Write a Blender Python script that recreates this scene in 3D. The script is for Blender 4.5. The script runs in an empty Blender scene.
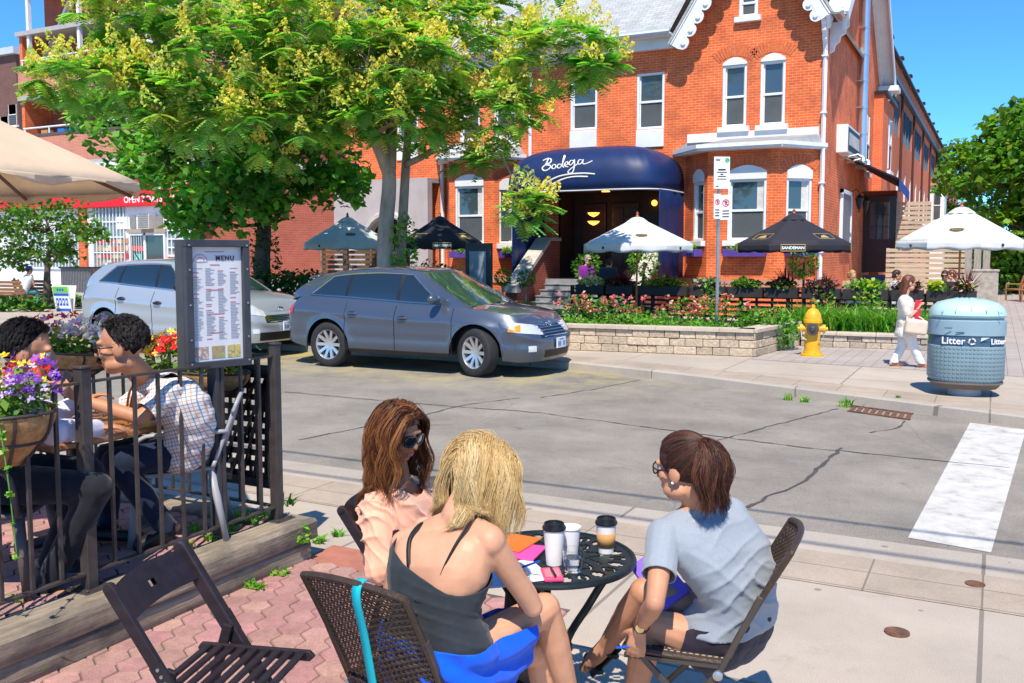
import bpy, bmesh, math, random
import numpy as np
from mathutils import Vector as V, Matrix as M, noise
random.seed(7); rng=np.random.default_rng(7)
R=math.radians; PI=math.pi
scene=bpy.context.scene; COL=scene.collection
# ---------------------------------------------------------------- camera model
F=920.; CX=512.; PIT=R(4.5); HZ=254.; PYC=HZ+F*math.tan(PIT); HC=1.95; TH=R(27.7)
CT,ST=math.cos(TH),math.sin(TH)
def ray(px,py):
    x=(px-CX)/F; y=-(py-PYC)/F
    return x, math.cos(PIT)+y*math.sin(PIT), -math.sin(PIT)+y*math.cos(PIT)
def W(x,d,z=0): return V((x*CT-d*ST, x*ST+d*CT, z))          # right, forward, up -> street axes
def G(px,py,z=0.0):                                            # point of a level plane seen at a pixel
    r=ray(px,py); t=(z-HC)/r[2]; return W(r[0]*t,r[1]*t,z)
def C(px,py,d):                                                # point at a forward distance
    r=ray(px,py); t=d/r[1]; return W(r[0]*t,d,HC+r[2]*t)
def N(px,py,y):
    r=ray(px,py); a=W(r[0],r[1]); t=y/a.y; return V((a.x*t,y,HC+r[2]*t))
def XP(px,py,x):
    r=ray(px,py); a=W(r[0],r[1]); t=x/a.x; return V((x,a.y*t,HC+r[2]*t))
cam=bpy.data.cameras.new('camera'); camo=bpy.data.objects.new('camera',cam); COL.objects.link(camo)
camo.location=(0,0,HC); camo.rotation_euler=(R(90)-PIT,0,TH)
cam.sensor_width=36; cam.lens=F*36/1024; cam.shift_y=(PYC-341.5)/1024.; cam.clip_end=4000; cam.clip_start=.05
scene.camera=camo
# ---------------------------------------------------------------- objects
def mw(o):
    b=o.matrix_basis.copy()
    return b if o.parent is None else mw(o.parent)@o.matrix_parent_inverse@b
def put(o,parent=None):
    COL.objects.link(o)
    if parent is not None:
        m=mw(parent).inverted(); o.parent=parent; o.matrix_parent_inverse=m
    return o
def tag(o,label=None,cat=None,group=None,kind=None):
    if label: o['label']=label
    if cat: o['category']=cat
    if group: o['group']=group
    if kind: o['kind']=kind
    return o
def thing(name,label,cat,loc=(0,0,0),rz=0,group=None):
    o=bpy.data.objects.new(name,None); o.empty_display_size=.1; o.location=loc; o.rotation_euler=(0,0,rz)
    put(o); return tag(o,label,cat,group)
def dup(root,loc,rz=0,label=None,group=None,scale=None):
    def cp(o,par):
        c=o.copy(); COL.objects.link(c)
        if par is not None: c.parent=par
        for ch in list(o.children): cp(ch,c)
        return c
    r=cp(root,None); r.location=loc; r.rotation_euler=(0,0,rz)
    if scale: r.scale=scale if hasattr(scale,'__len__') else (scale,)*3
    if label: r['label']=label
    if group: r['group']=group
    return r
def frame(d,up=(0,0,1)):
    z=V(d).normalized(); u=V(up)
    if abs(z.dot(u))>.98: u=V((0,1,0)) if abs(z.y)<.9 else V((1,0,0))
    x=u.cross(z).normalized(); y=z.cross(x); return x,y,z
class MB:
    def __init__(s): s.v=[]; s.f=[]; s.m=[]; s.c=[]; s.usec=False
    def add(s,vs,fs,m=0,c=None):
        b=len(s.v); s.v.extend([tuple(p) for p in vs]); s.f.extend([tuple(i+b for i in f) for f in fs]); s.m.extend([m]*len(fs))
        if c is not None: s.usec=True
        s.c.extend([c or (1,1,1)]*len(vs)); return s
    def box(s,c,sz,rot=None,m=0,col=None):
        c=V(c); h=[x/2 for x in sz]; vs=[]
        for z in(-1,1):
            for y in(-1,1):
                for x in(-1,1):
                    p=V((x*h[0],y*h[1],z*h[2])); vs.append(c+(rot@p if rot else p))
        return s.add(vs,[(0,2,3,1),(4,5,7,6),(0,1,5,4),(2,6,7,3),(0,4,6,2),(1,3,7,5)],m,col)
    def bx(s,lo,hi,m=0,col=None):
        return s.box([(a+b)/2 for a,b in zip(lo,hi)],[abs(b-a) for a,b in zip(lo,hi)],None,m,col)
    def bar(s,p,q,w,h,up=(0,0,1),m=0,ext=0):
        p,q=V(p),V(q); x,y,z=frame(q-p,up); p=p-z*ext; q=q+z*ext
        vs=[a+x*i*w/2+y*j*h/2 for a in(p,q) for j in(-1,1) for i in(-1,1)]
        return s.add(vs,[(0,2,3,1),(4,5,7,6),(0,1,5,4),(2,6,7,3),(0,4,6,2),(1,3,7,5)],m)
    def tube(s,pts,r,n=8,m=0,cap=True,c=None,flat=1.0,up=(0,0,1)):
        pts=[V(p) for p in pts]; k=len(pts); r=r if hasattr(r,'__len__') else [r]*k; vs=[]; x=None
        for i,p in enumerate(pts):
            t=(pts[min(i+1,k-1)]-pts[max(i-1,0)])
            t=t.normalized() if t.length>1e-9 else V((0,0,1))
            if x is None: x,_,_=frame(t,up)
            x=x-t*x.dot(t)
            x=x.normalized() if x.length>1e-6 else frame(t)[0]
            y=t.cross(x)
            for j in range(n):
                a=2*PI*j/n; vs.append(p+x*math.cos(a)*r[i]+y*math.sin(a)*r[i]*flat)
        fs=[(i*n+j,i*n+(j+1)%n,(i+1)*n+(j+1)%n,(i+1)*n+j) for i in range(k-1) for j in range(n)]
        if cap: fs+=[tuple(range(n-1,-1,-1)),tuple((k-1)*n+j for j in range(n))]
        return s.add(vs,fs,m,c)
    def lathe(s,prof,c=(0,0,0),n=24,ax=(0,0,1),m=0,cap=True,a0=0,sx=1,sy=1):
        x,y,z=frame(ax,(0,1,0)) if abs(V(ax).normalized().z)>.9 else frame(ax)
        c=V(c); k=len(prof); vs=[c+x*r*math.cos(a0+2*PI*j/n)*sx+y*r*math.sin(a0+2*PI*j/n)*sy+z*h for r,h in prof for j in range(n)]
        fs=[(i*n+j,i*n+(j+1)%n,(i+1)*n+(j+1)%n,(i+1)*n+j) for i in range(k-1) for j in range(n)]
        if cap: fs+=[tuple(range(n-1,-1,-1)),tuple((k-1)*n+j for j in range(n))]
        return s.add(vs,fs,m)
    def prism(s,poly,o,ux,uy,t,m=0):
        o,ux,uy,t=V(o),V(ux),V(uy),V(t); n=len(poly)
        a=[o+ux*p[0]+uy*p[1] for p in poly]
        if ux.cross(uy).dot(t)<0: a=a[::-1]
        return s.add(a+[p+t for p in a],[tuple(range(n-1,-1,-1)),tuple(range(n,2*n))]+[(i,(i+1)%n,n+(i+1)%n,n+i) for i in range(n)],m)
    def quad(s,a,b,c,d,m=0,col=None): return s.add([a,b,c,d],[(0,1,2,3)],m,col)
    def grid(s,fn,nu,nv,m=0,closeu=False,flip=False,c=None):
        vs=[fn(i/(nu if closeu else nu-1),j/(nv-1)) for j in range(nv) for i in range(nu)]
        fs=[]
        for j in range(nv-1):
            for i in range(nu if closeu else nu-1):
                q=(j*nu+i,j*nu+(i+1)%nu,(j+1)*nu+(i+1)%nu,(j+1)*nu+i); fs.append(q[::-1] if flip else q)
        return s.add(vs,fs,m,c)
    def ell(s,c,r,rot=None,n=12,m=0,col=None):
        r=r if hasattr(r,'__len__') else (r,)*3; c=V(c); h=max(6,n*2//3); vs=[]; 
        for j in range(1,h):
            for i in range(n):
                t=PI*j/h; a=2*PI*i/n; p=V((r[0]*math.sin(t)*math.cos(a),r[1]*math.sin(t)*math.sin(a),r[2]*math.cos(t)))
                vs.append(c+(rot@p if rot else p))
        k=len(vs)
        for z in(1,-1):
            p=V((0,0,r[2]*z)); vs.append(c+(rot@p if rot else p))
        fs=[(j*n+i,(j+1)*n+i,(j+1)*n+(i+1)%n,j*n+(i+1)%n) for j in range(h-2) for i in range(n)]
        fs+=[(k,i,(i+1)%n) for i in range(n)]+[(k+1,(h-2)*n+(i+1)%n,(h-2)*n+i) for i in range(n)]
        return s.add(vs,fs,m,col)
    def xf(s,m): s.v=[tuple(m@V(p)) for p in s.v]; return s
    def mesh(s,name):
        me=bpy.data.meshes.new(name); me.from_pydata(s.v,[],s.f); me.polygons.foreach_set('material_index',s.m)
        if s.usec:
            at=me.color_attributes.new('Col','FLOAT_COLOR','POINT')
            at.data.foreach_set('color',np.array([(c[0],c[1],c[2],1) for c in s.c],dtype=np.float32).ravel())
        return me
    def build(s,name,mats,parent=None,smooth=35,bevel=0,seg=2,subd=0,solid=0,recalc=False):
        me=s.mesh(name)
        if recalc or bevel:
            bm=bmesh.new(); bm.from_mesh(me)
            if recalc: bmesh.ops.recalc_face_normals(bm,faces=bm.faces)
            if bevel:
                ed=[e for e in bm.edges if len(e.link_faces)==2 and e.calc_face_angle(0)>R(30)]
                bmesh.ops.bevel(bm,geom=ed,offset=bevel,segments=seg,profile=.5,affect='EDGES',clamp_overlap=True)
            bm.to_mesh(me); bm.free()
        for x in (mats if isinstance(mats,(list,tuple)) else [mats]): me.materials.append(x)
        o=bpy.data.objects.new(name,me); put(o,parent)
        if solid: md=o.modifiers.new('t','SOLIDIFY'); md.thickness=solid; md.offset=0
        if subd: md=o.modifiers.new('s','SUBSURF'); md.levels=md.render_levels=subd
        if smooth: 
            me.polygons.foreach_set('use_smooth',[True]*len(me.polygons))
            if smooth<180: me.set_sharp_from_angle(angle=R(smooth))
        return o
def quads(name,vs,cols,mt,parent=None,idx=None,smooth=False):
    """vs (n,4,3), cols (n,3): loose leaf faces as one mesh"""
    vs=np.asarray(vs,np.float32); n=len(vs); me=bpy.data.meshes.new(name)
    me.vertices.add(4*n); me.vertices.foreach_set('co',vs.reshape(-1))
    me.loops.add(4*n); me.loops.foreach_set('vertex_index',np.arange(4*n,dtype=np.int32))
    me.polygons.add(n); me.polygons.foreach_set('loop_start',np.arange(0,4*n,4,dtype=np.int32))
    me.update(calc_edges=True)
    at=me.color_attributes.new('Col','FLOAT_COLOR','POINT')
    c=np.ones((n,4,4),np.float32); c[:,:,:3]=np.asarray(cols,np.float32)[:,None,:]
    at.data.foreach_set('color',c.reshape(-1))
    me.materials.append(mt); me.validate()
    o=bpy.data.objects.new(name,me); return put(o,parent)
def text(name,s,size,mt,loc,ux,uy,parent=None,depth=.004,align='CENTER',shear=0,sx=1.0,bold=0,sp=1.0):
    cu=bpy.data.curves.new(name,'FONT'); cu.body=s; cu.size=size; cu.align_x=align; cu.align_y='CENTER'; cu.extrude=depth; cu.shear=shear; cu.offset=bold; cu.resolution_u=3; cu.space_character=sp
    o=bpy.data.objects.new(name,cu); COL.objects.link(o); dg=bpy.context.evaluated_depsgraph_get(); dg.update()
    me=bpy.data.meshes.new_from_object(o.evaluated_get(dg)); bpy.data.objects.remove(o); bpy.data.curves.remove(cu)
    ux,uy=V(ux).normalized(),V(uy).normalized(); uz=ux.cross(uy)
    m=M((ux,uy,uz)).transposed().to_4x4(); m.translation=V(loc)
    me.transform(m@M.Diagonal((sx,1,1,1))); me.materials.clear(); me.materials.append(mt)
    o=bpy.data.objects.new(name,me); return put(o,parent)
# ---------------------------------------------------------------- materials
MATS={}
def nodes(name):
    m=bpy.data.materials.new(name); m.use_nodes=True; nt=m.node_tree; b=nt.nodes['Principled BSDF']
    return m,nt,b
def nd(nt,t,**k):
    n=nt.nodes.new(t)
    for a,v in k.items():
        if a in n.inputs: n.inputs[a].default_value=v
        else: setattr(n,a,v)
    return n
def ramp(nt,stops):
    r=nt.nodes.new('ShaderNodeValToRGB'); e=r.color_ramp.elements
    while len(e)<len(stops): e.new(.5)
    for i,(p,c) in enumerate(stops): e[i].position=p; e[i].color=(c[0],c[1],c[2],1) if hasattr(c,'__len__') else (c,c,c,1)
    return r
def mix(nt,a,b,f,mode='MIX'):
    m=nt.nodes.new('ShaderNodeMix'); m.data_type='RGBA'; m.blend_type=mode
    for s,x in((6,a),(7,b),(0,f)):
        if hasattr(x,'links') or isinstance(x,bpy.types.NodeSocket): nt.links.new(x,m.inputs[s])
        elif hasattr(x,'__len__'): m.inputs[s].default_value=(x[0],x[1],x[2],1)
        else: m.inputs[s].default_value=x
    return m.outputs[2]
def geo(nt,sc=None):
    g=nt.nodes.new('ShaderNodeTexCoord').outputs['Object']
    if sc:
        mp=nt.nodes.new('ShaderNodeMapping'); mp.inputs['Scale'].default_value=sc; nt.links.new(g,mp.inputs[0]); return mp.outputs[0]
    return g
def noi(nt,co,scale,detail=4,rough=.6,out='Fac'):
    n=nd(nt,'ShaderNodeTexNoise',Scale=scale,Detail=detail,Roughness=rough); nt.links.new(co,n.inputs['Vector']); return n.outputs[out]
def bump(nt,b,h,st,dist=.01,prev=None):
    n=nd(nt,'ShaderNodeBump',Strength=st,Distance=dist); nt.links.new(h,n.inputs['Height'])
    if prev is not None: nt.links.new(prev,n.inputs['Normal'])
    nt.links.new(n.outputs[0],b.inputs['Normal']); return n.outputs[0]
def mat(name,col,rough=.6,metal=0,var=.12,vs=6,bmp=0,bs=60,coat=0,spec=.5,trans=0,emit=0,sc=None,sss=0,sheen=0,stain=None,ior=1.45):
    if name in MATS: return MATS[name]
    m,nt,b=nodes(name); L=nt.links
    b.inputs['Roughness'].default_value=rough; b.inputs['Metallic'].default_value=metal
    b.inputs['Coat Weight'].default_value=coat; b.inputs['Specular IOR Level'].default_value=spec
    b.inputs['Transmission Weight'].default_value=trans; b.inputs['Coat Roughness'].default_value=.04; b.inputs['IOR'].default_value=ior
    if sss: b.inputs['Subsurface Weight'].default_value=sss; b.inputs['Subsurface Radius'].default_value=(.02,.008,.004); b.inputs['Subsurface Scale'].default_value=.6
    if sheen: b.inputs['Sheen Weight'].default_value=sheen
    co=geo(nt,sc)
    if var:
        f=noi(nt,co,vs,5); r=ramp(nt,[(.3,[c*(1-var) for c in col]),(.7,[min(1,c*(1+var)) for c in col])]); L.new(f,r.inputs[0]); out=r.outputs[0]
        if stain:
            f2=noi(nt,co,stain[1],6,.7); r2=ramp(nt,[(stain[2],(0,0,0)),(stain[3],(1,1,1))]); L.new(f2,r2.inputs[0]); out=mix(nt,out,stain[0],r2.outputs[0])
        L.new(out,b.inputs['Base Color'])
        if emit: L.new(out,b.inputs['Emission Color'])
    else: b.inputs['Base Color'].default_value=(*col,1); b.inputs['Emission Color'].default_value=(*col,1)
    if emit: b.inputs['Emission Strength'].default_value=emit
    if bmp: bump(nt,b,noi(nt,co,bs,4),bmp,.004)
    MATS[name]=m; return m
def wallco(nt):
    s=nt.nodes.new('ShaderNodeSeparateXYZ'); nt.links.new(geo(nt),s.inputs[0])
    a=nd(nt,'ShaderNodeMath',operation='ADD'); nt.links.new(s.outputs[0],a.inputs[0]); nt.links.new(s.outputs[1],a.inputs[1])
    c=nt.nodes.new('ShaderNodeCombineXYZ'); nt.links.new(a.outputs[0],c.inputs[0]); nt.links.new(s.outputs[2],c.inputs[1]); return c.outputs[0]
def bricktex(nt,co,c1,c2,mo,bw,rh,ms,sc=1,off=.5,bias=0,smooth=.1):
    t=nd(nt,'ShaderNodeTexBrick',offset=off); t.inputs['Scale'].default_value=sc; t.inputs['Brick Width'].default_value=bw; t.inputs['Row Height'].default_value=rh
    t.inputs['Mortar Size'].default_value=ms; t.inputs['Mortar Smooth'].default_value=smooth; t.inputs['Bias'].default_value=bias
    for k,c in(('Color1',c1),('Color2',c2),('Mortar',mo)): t.inputs[k].default_value=(*c,1)
    nt.links.new(co,t.inputs['Vector']); return t
def brickmat(name,c1,c2,mo,bw=.22,rh=.075,ms=.007,var=.3,stain=None):
    m,nt,b=nodes(name); L=nt.links; co=wallco(nt)
    t=bricktex(nt,co,c1,c2,mo,bw,rh,ms)
    f=noi(nt,geo(nt),1.3,6,.65); r=ramp(nt,[(.25,1-var),(.75,1+var)]); L.new(f,r.inputs[0])
    mm=nd(nt,'ShaderNodeMix'); mm.data_type='RGBA'; mm.blend_type='MULTIPLY'; mm.inputs[0].default_value=1; L.new(t.outputs[0],mm.inputs[6]); L.new(r.outputs[0],mm.inputs[7]); out=mm.outputs[2]
    if stain:
        f2=noi(nt,geo(nt),stain[1],7,.7); r2=ramp(nt,[(stain[2],0),(stain[3],1)]); L.new(f2,r2.inputs[0]); out=mix(nt,out,stain[0],r2.outputs[0])
    L.new(out,b.inputs['Base Color']); b.inputs['Roughness'].default_value=.85
    b1=bump(nt,b,t.outputs['Fac'],-.5,.008); bump(nt,b,noi(nt,geo(nt),70),.25,.004,b1)
    MATS[name]=m; return m
def leafmat(name,tr=.35,rough=.45):
    m,nt,b=nodes(name); L=nt.links
    a=nd(nt,'ShaderNodeVertexColor',layer_name='Col'); L.new(a.outputs[0],b.inputs['Base Color']); b.inputs['Roughness'].default_value=rough; b.inputs['Specular IOR Level'].default_value=.35
    t=nt.nodes.new('ShaderNodeBsdfTranslucent'); h=nd(nt,'ShaderNodeMix'); h.data_type='RGBA'; h.blend_type='MULTIPLY'; h.inputs[0].default_value=1; L.new(a.outputs[0],h.inputs[6]); h.inputs[7].default_value=(1.5,1.6,.6,1); L.new(h.outputs[2],t.inputs[0])
    s=nt.nodes.new('ShaderNodeMixShader'); s.inputs[0].default_value=tr; L.new(b.outputs[0],s.inputs[1]); L.new(t.outputs[0],s.inputs[2]); L.new(s.outputs[0],nt.nodes['Material Output'].inputs[0])
    MATS[name]=m; return m
def attrmat(name,rough=.5,spec=.5,aniso=0,sheen=0):
    m,nt,b=nodes(name); a=nd(nt,'ShaderNodeVertexColor',layer_name='Col'); nt.links.new(a.outputs[0],b.inputs['Base Color'])
    b.inputs['Roughness'].default_value=rough; b.inputs['Specular IOR Level'].default_value=spec; b.inputs['Sheen Weight'].default_value=sheen
    MATS[name]=m; return m
def glassmat(name,col=(.02,.025,.03),rough=.03,spec=.9):
    return mat(name,col,rough,0,0,spec=spec,coat=.6)
LEAF=leafmat('leaves',.42); PETAL=leafmat('petals',.25,.6)
M_white=mat('white_paint',(.8,.8,.78),.5,var=.05,vs=3,bmp=.06,bs=30,stain=((.55,.53,.48),2.5,.58,.85))
M_black=mat('black_metal',(.018,.018,.02),.42,.0,var=.3,vs=12,bmp=.1,bs=80)
M_glass=glassmat('window_glass',(.05,.075,.09))
M_steel=mat('galvanised_steel',(.45,.46,.47),.4,.8,var=.1,bmp=.05)
M_navy=mat('navy_canvas',(.004,.022,.10),.5,var=.2,vs=2,bmp=.12,bs=200)
M_soil=mat('soil',(.03,.022,.015),.95,var=.4,bmp=.8,bs=40)
M_txtw=mat('white_lettering',(.8,.8,.8),.6,var=0)
M_txtk=mat('black_lettering',(.015,.015,.02),.6,var=0)
# ---------------------------------------------------------------- light and air
SEL=R(57); SX=.38
sd=V((SX,-1,0)).normalized(); sund=V((sd.x*math.cos(SEL),sd.y*math.cos(SEL),math.sin(SEL)))   # towards the sun
wd=bpy.data.worlds.new('World'); scene.world=wd; wd.use_nodes=True; nt=wd.node_tree
sky=nt.nodes.new('ShaderNodeTexSky'); sky.sky_type='NISHITA'; sky.sun_disc=False; sky.sun_elevation=SEL; sky.sun_rotation=math.atan2(sund.x,sund.y)
sky.altitude=2500; sky.air_density=1.0; sky.dust_density=.15; sky.ozone_density=4.5
nt.links.new(mix(nt,sky.outputs[0],(.30,.79,1.12),.88,'MULTIPLY'),nt.nodes['Background'].inputs[0]); nt.nodes['Background'].inputs[1].default_value=.15
sl=bpy.data.lights.new('sun','SUN'); sl.energy=4.3; sl.angle=R(.5); sl.color=(1,.92,.79)
so=bpy.data.objects.new('sun',sl); so.rotation_euler=sund.to_track_quat('Z','Y').to_euler(); COL.objects.link(so)
vs=scene.view_settings; vs.view_transform='Standard'; vs.look='None'; vs.gamma=1; vs.exposure=.55
scene.cycles.max_bounces=10; scene.cycles.diffuse_bounces=3; scene.cycles.transparent_max_bounces=12; scene.cycles.use_denoising=True
scene.cycles.sample_clamp_indirect=6
# ---------------------------------------------------------------- ground
def groundmat(name,base,var,vs,crack=None,patch=None):
    m,nt,b=nodes(name); L=nt.links; co=geo(nt)
    f=noi(nt,co,vs,8,.7); r=ramp(nt,[(.3,[c*(1-var) for c in base]),(.7,[c*(1+var) for c in base])]); L.new(f,r.inputs[0]); out=r.outputs[0]
    f=noi(nt,co,160,2); r=ramp(nt,[(.3,.45),(.5,1),(.7,1.5)]); L.new(f,r.inputs[0]); out=mix(nt,out,r.outputs[0],1,'MULTIPLY')
    if patch:
        for (col,s,a,bb,st) in patch:
            f=noi(nt,co,s,6,.65); r=ramp(nt,[(a,0),(bb,st)]); L.new(f,r.inputs[0]); out=mix(nt,out,col,r.outputs[0])
    if crack:
        v=nd(nt,'ShaderNodeTexVoronoi',feature='DISTANCE_TO_EDGE',Scale=crack[0]); mp=mix(nt,co,noi(nt,co,1.5,4,.6,'Color'),.12); L.new(mp,v.inputs['Vector'])
        r=ramp(nt,[(0,crack[2]),(crack[1],0)]); L.new(v.outputs[0],r.inputs[0]); out=mix(nt,out,[c*.35 for c in base],r.outputs[0])
    L.new(out,b.inputs['Base Color']); b.inputs['Roughness'].default_value=.9
    bump(nt,b,noi(nt,co,110,3),.35,.004); MATS[name]=m; return m
M_asph=groundmat('asphalt',(.25,.22,.185),.3,.8,crack=(.35,.0035,.3),patch=[((.12,.115,.11),.5,.58,.75,.55),((.27,.255,.23),.9,.55,.8,.6),((.09,.088,.085),2.2,.62,.72,.55),((.33,.31,.28),14,.62,.7,.35),((.12,.115,.11),9,.64,.7,.4)])
# pollen and dust collecting at the parked cars' kerb
nt=M_asph.node_tree; b=nt.nodes['Principled BSDF']; prev=b.inputs['Base Color'].links[0].from_socket
sp=nt.nodes.new('ShaderNodeSeparateXYZ'); nt.links.new(geo(nt),sp.inputs[0])
mr=nd(nt,'ShaderNodeMapRange'); mr.inputs['From Min'].default_value=11.2; mr.inputs['From Max'].default_value=13.6; nt.links.new(sp.outputs[1],mr.inputs[0])
mx=nd(nt,'ShaderNodeMapRange'); mx.inputs['From Min'].default_value=-3.5; mx.inputs['From Max'].default_value=-7; nt.links.new(sp.outputs[0],mx.inputs[0])
mm=nd(nt,'ShaderNodeMath',operation='MULTIPLY'); nt.links.new(mr.outputs[0],mm.inputs[0]); nt.links.new(mx.outputs[0],mm.inputs[1])
f=noi(nt,geo(nt),1.6,7,.72); r=ramp(nt,[(.42,0),(.62,.85)]); nt.links.new(f,r.inputs[0])
m2=nd(nt,'ShaderNodeMath',operation='MULTIPLY'); nt.links.new(mm.outputs[0],m2.inputs[0]); nt.links.new(r.outputs[0],m2.inputs[1])
nt.links.new(mix(nt,prev,(.42,.34,.08),m2.outputs[0]),b.inputs['Base Color'])
def slabmat(name,base,size,joint,var=.13):
    m,nt,b=nodes(name); L=nt.links; co=geo(nt)
    t=bricktex(nt,co,[c*1.04 for c in base],[c*.94 for c in base],[c*.5 for c in base],size[0],size[1],joint,off=0)
    f=noi(nt,co,.9,8,.7); r=ramp(nt,[(.3,1-var),(.7,1+var)]); L.new(f,r.inputs[0]); out=mix(nt,t.outputs[0],r.outputs[0],1,'MULTIPLY')
    f=noi(nt,co,140,2); r=ramp(nt,[(.25,.78),(.75,1.16)]); L.new(f,r.inputs[0]); out=mix(nt,out,r.outputs[0],1,'MULTIPLY')
    v=nd(nt,'ShaderNodeTexVoronoi',Scale=2.3); L.new(co,v.inputs['Vector']); r=ramp(nt,[(.045,.75),(.06,0)]); L.new(v.outputs[0],r.inputs[0]); out=mix(nt,out,[c*.42 for c in base],r.outputs[0])
    f=noi(nt,co,2.2,8,.75); r=ramp(nt,[(.56,0),(.72,.5)]); L.new(f,r.inputs[0]); out=mix(nt,out,[c*.62 for c in base],r.outputs[0])
    L.new(out,b.inputs['Base Color']); b.inputs['Roughness'].default_value=.9
    b1=bump(nt,b,t.outputs['Fac'],-.6,.006); bump(nt,b,noi(nt,co,120,3),.25,.003,b1); MATS[name]=m; return m
M_conc=slabmat('concrete_slabs',(.45,.38,.31),(1.9,2.05),.012)
M_kerb=slabmat('kerb_concrete',(.41,.355,.295),(2.4,4.1),.012)
M_band=slabmat('brick_band',(.41,.33,.255),(.62,.31),.006,.2)
M_pave=slabmat('grey_pavers',(.42,.36,.32),(.22,.11),.006,.16)
def sheet(name,poly,z,mt,kind='structure',side=0):
    s=MB(); n=len(poly)
    if side: s.prism(poly,(0,0,z-side),(1,0,0),(0,1,0),(0,0,side))
    else: s.add([(p[0],p[1],z) for p in poly],[tuple(range(n))])
    return tag(s.build(name,mt,smooth=0),kind=kind)
M_far=groundmat('far_ground',(.3,.28,.24),.2,.2)
sheet('ground',[(-1500,-1500),(1500,-1500),(1500,1500),(-1500,1500)],-.2,M_far)
sheet('road',[(-300,6.5),(300,6.5),(300,16),(-300,16)],-.03,M_asph)
KP=[(-90,14.55),(-14,14.5),(-9,14.48),(-6.4,14.36),(-5.1,14.02),(-3.9,13.62),(-2.7,13.13),(-1.5,12.66),(-.5,12.26),(.4,11.9),(2.2,11.3),(4,11),(40,10.9)]
def offs(k): return [(x,y+k) for x,y in KP]
sheet('sidewalk',offs(.0)[0:1]+[(x,y+.17) for x,y in KP]+[(40,70),(-90,70)],.1,M_conc,side=.25)
s=MB()
for i in range(len(KP)-1):
    a,b2=V((*KP[i],0)),V((*KP[i+1],0)); up=V((0,0,1))
    pr=[(0,-.1),(.006,.085),(.025,.104),(.17,.104),(.17,-.1)]
    va=[a+V((0,p[0],p[1])) for p in pr]; vb=[b2+V((0,p[0],p[1])) for p in pr]
    s.add(va+vb,[(j,j+5,(j+1)%5+5,(j+1)%5) for j in range(5)])
tag(s.build('kerb',M_kerb,smooth=30),kind='structure')
sheet('brick_strip',[(x,y+.17) for x,y in KP[1:]]+[(x,y+.85) for x,y in KP[1:]][::-1],.104,M_band)
sheet('paving',[(-3.75,16.2),(2.2,15.6),(40,15.6),(40,70),(-2,70),(-2,23),(-3.75,19)],.104,M_pave)
# near side
sheet('near_sidewalk',[(-60,-12),(40,-12),(40,6.32),(-60,6.32)],0,M_conc,side=.15)
sheet('near_kerb',[(-60,6.32),(40,6.32),(40,6.6),(-60,6.6)],.003,M_kerb,side=.17)
sheet('near_brick_strip',[(-60,5.55),(40,5.55),(40,6.17),(-60,6.17)],.004,M_band)
M_hex=attrmat('clay_paver',.92,.3)
nt=M_hex.node_tree; b=nt.nodes['Principled BSDF']; pv=b.inputs['Base Color'].links[0].from_socket
f=noi(nt,geo(nt),6,8,.75); r=ramp(nt,[(.3,.72),(.7,1.22)]); nt.links.new(f,r.inputs[0]); o1=mix(nt,pv,r.outputs[0],1,'MULTIPLY')
f=noi(nt,geo(nt),120,3); r=ramp(nt,[(.3,.8),(.7,1.2)]); nt.links.new(f,r.inputs[0]); nt.links.new(mix(nt,o1,r.outputs[0],1,'MULTIPLY'),b.inputs['Base Color']); bump(nt,b,noi(nt,geo(nt),90,4),.4,.004)
def hexpave(name,x0,x1,y0,y1,z,R0=.09,seed=1):
    r_=random.Random(seed); s=MB(); dx=R0*math.sqrt(3); dy=R0*1.5; j=0; y=y0
    base=(.40,.215,.19)
    while y<y1:
        x=x0+(dx/2 if j%2 else 0)
        while x<x1:
            g=R0*.955; c=[b_*q for b_,q in zip(base,[r_.uniform(.88,1.12)]*3)]; c[1]*=r_.uniform(.92,1.1); k=r_.uniform(-.0025,.0025); tx,ty=r_.gauss(0,.008),r_.gauss(0,.008)
            top=[];low=[]
            for q in range(6):
                a=PI/6+q*PI/3; 
                ux,uy=math.cos(a),math.sin(a); 
                top.append((x+ux*g*.95,y+uy*g*.95,z+k+tx*ux*g+ty*uy*g)); low.append((x+ux*g,y+uy*g,z-.008))
            s.add(top+low,[tuple(range(6))]+[(q+6,(q+1)%6+6,(q+1)%6,q) for q in range(6)],0,c); x+=dx
        y+=dy; j+=1
    return tag(s.build(name,M_hex,smooth=0),kind='structure')
sheet('paver_joints',[(-7.6,-1.5),(-2.0,-1.5),(-2.0,4.5),(-7.6,4.5)],.003,groundmat('joint_sand',(.13,.1,.075),.3,9))
hexpave('clay_paving',-6.2,-2.05,-.6,4.47,.012)
sheet('clay_slab',[(-3.86,4.45),(-3.35,4.45),(-3.35,4.78),(-3.86,4.78)],.008,mat('red_clay_slab',(.4,.15,.1),.9,var=.2,bmp=.3))
# crosswalk stripe, worn
m,nt,b=nodes('worn_road_paint'); f=noi(nt,geo(nt),5,8,.72); r=ramp(nt,[(.33,(.30,.28,.25)),(.44,(.50,.48,.44)),(.62,(.62,.60,.56)),(.8,(.52,.50,.46))]); nt.links.new(f,r.inputs[0]); nt.links.new(r.outputs[0],b.inputs['Base Color']); b.inputs['Roughness'].default_value=.8
def roadq(pts,z=-.03): return [tuple(G(px,py,z))[:2] for px,py in pts]
sheet('crosswalk_stripe',roadq([(970,423),(1026,430),(991,553),(908,538)]),-.026,m)
sheet('crosswalk_stripe',[(1.35,6.62),(1.95,6.62),(1.95,11.3),(1.35,11.4)],-.026,m)
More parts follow.
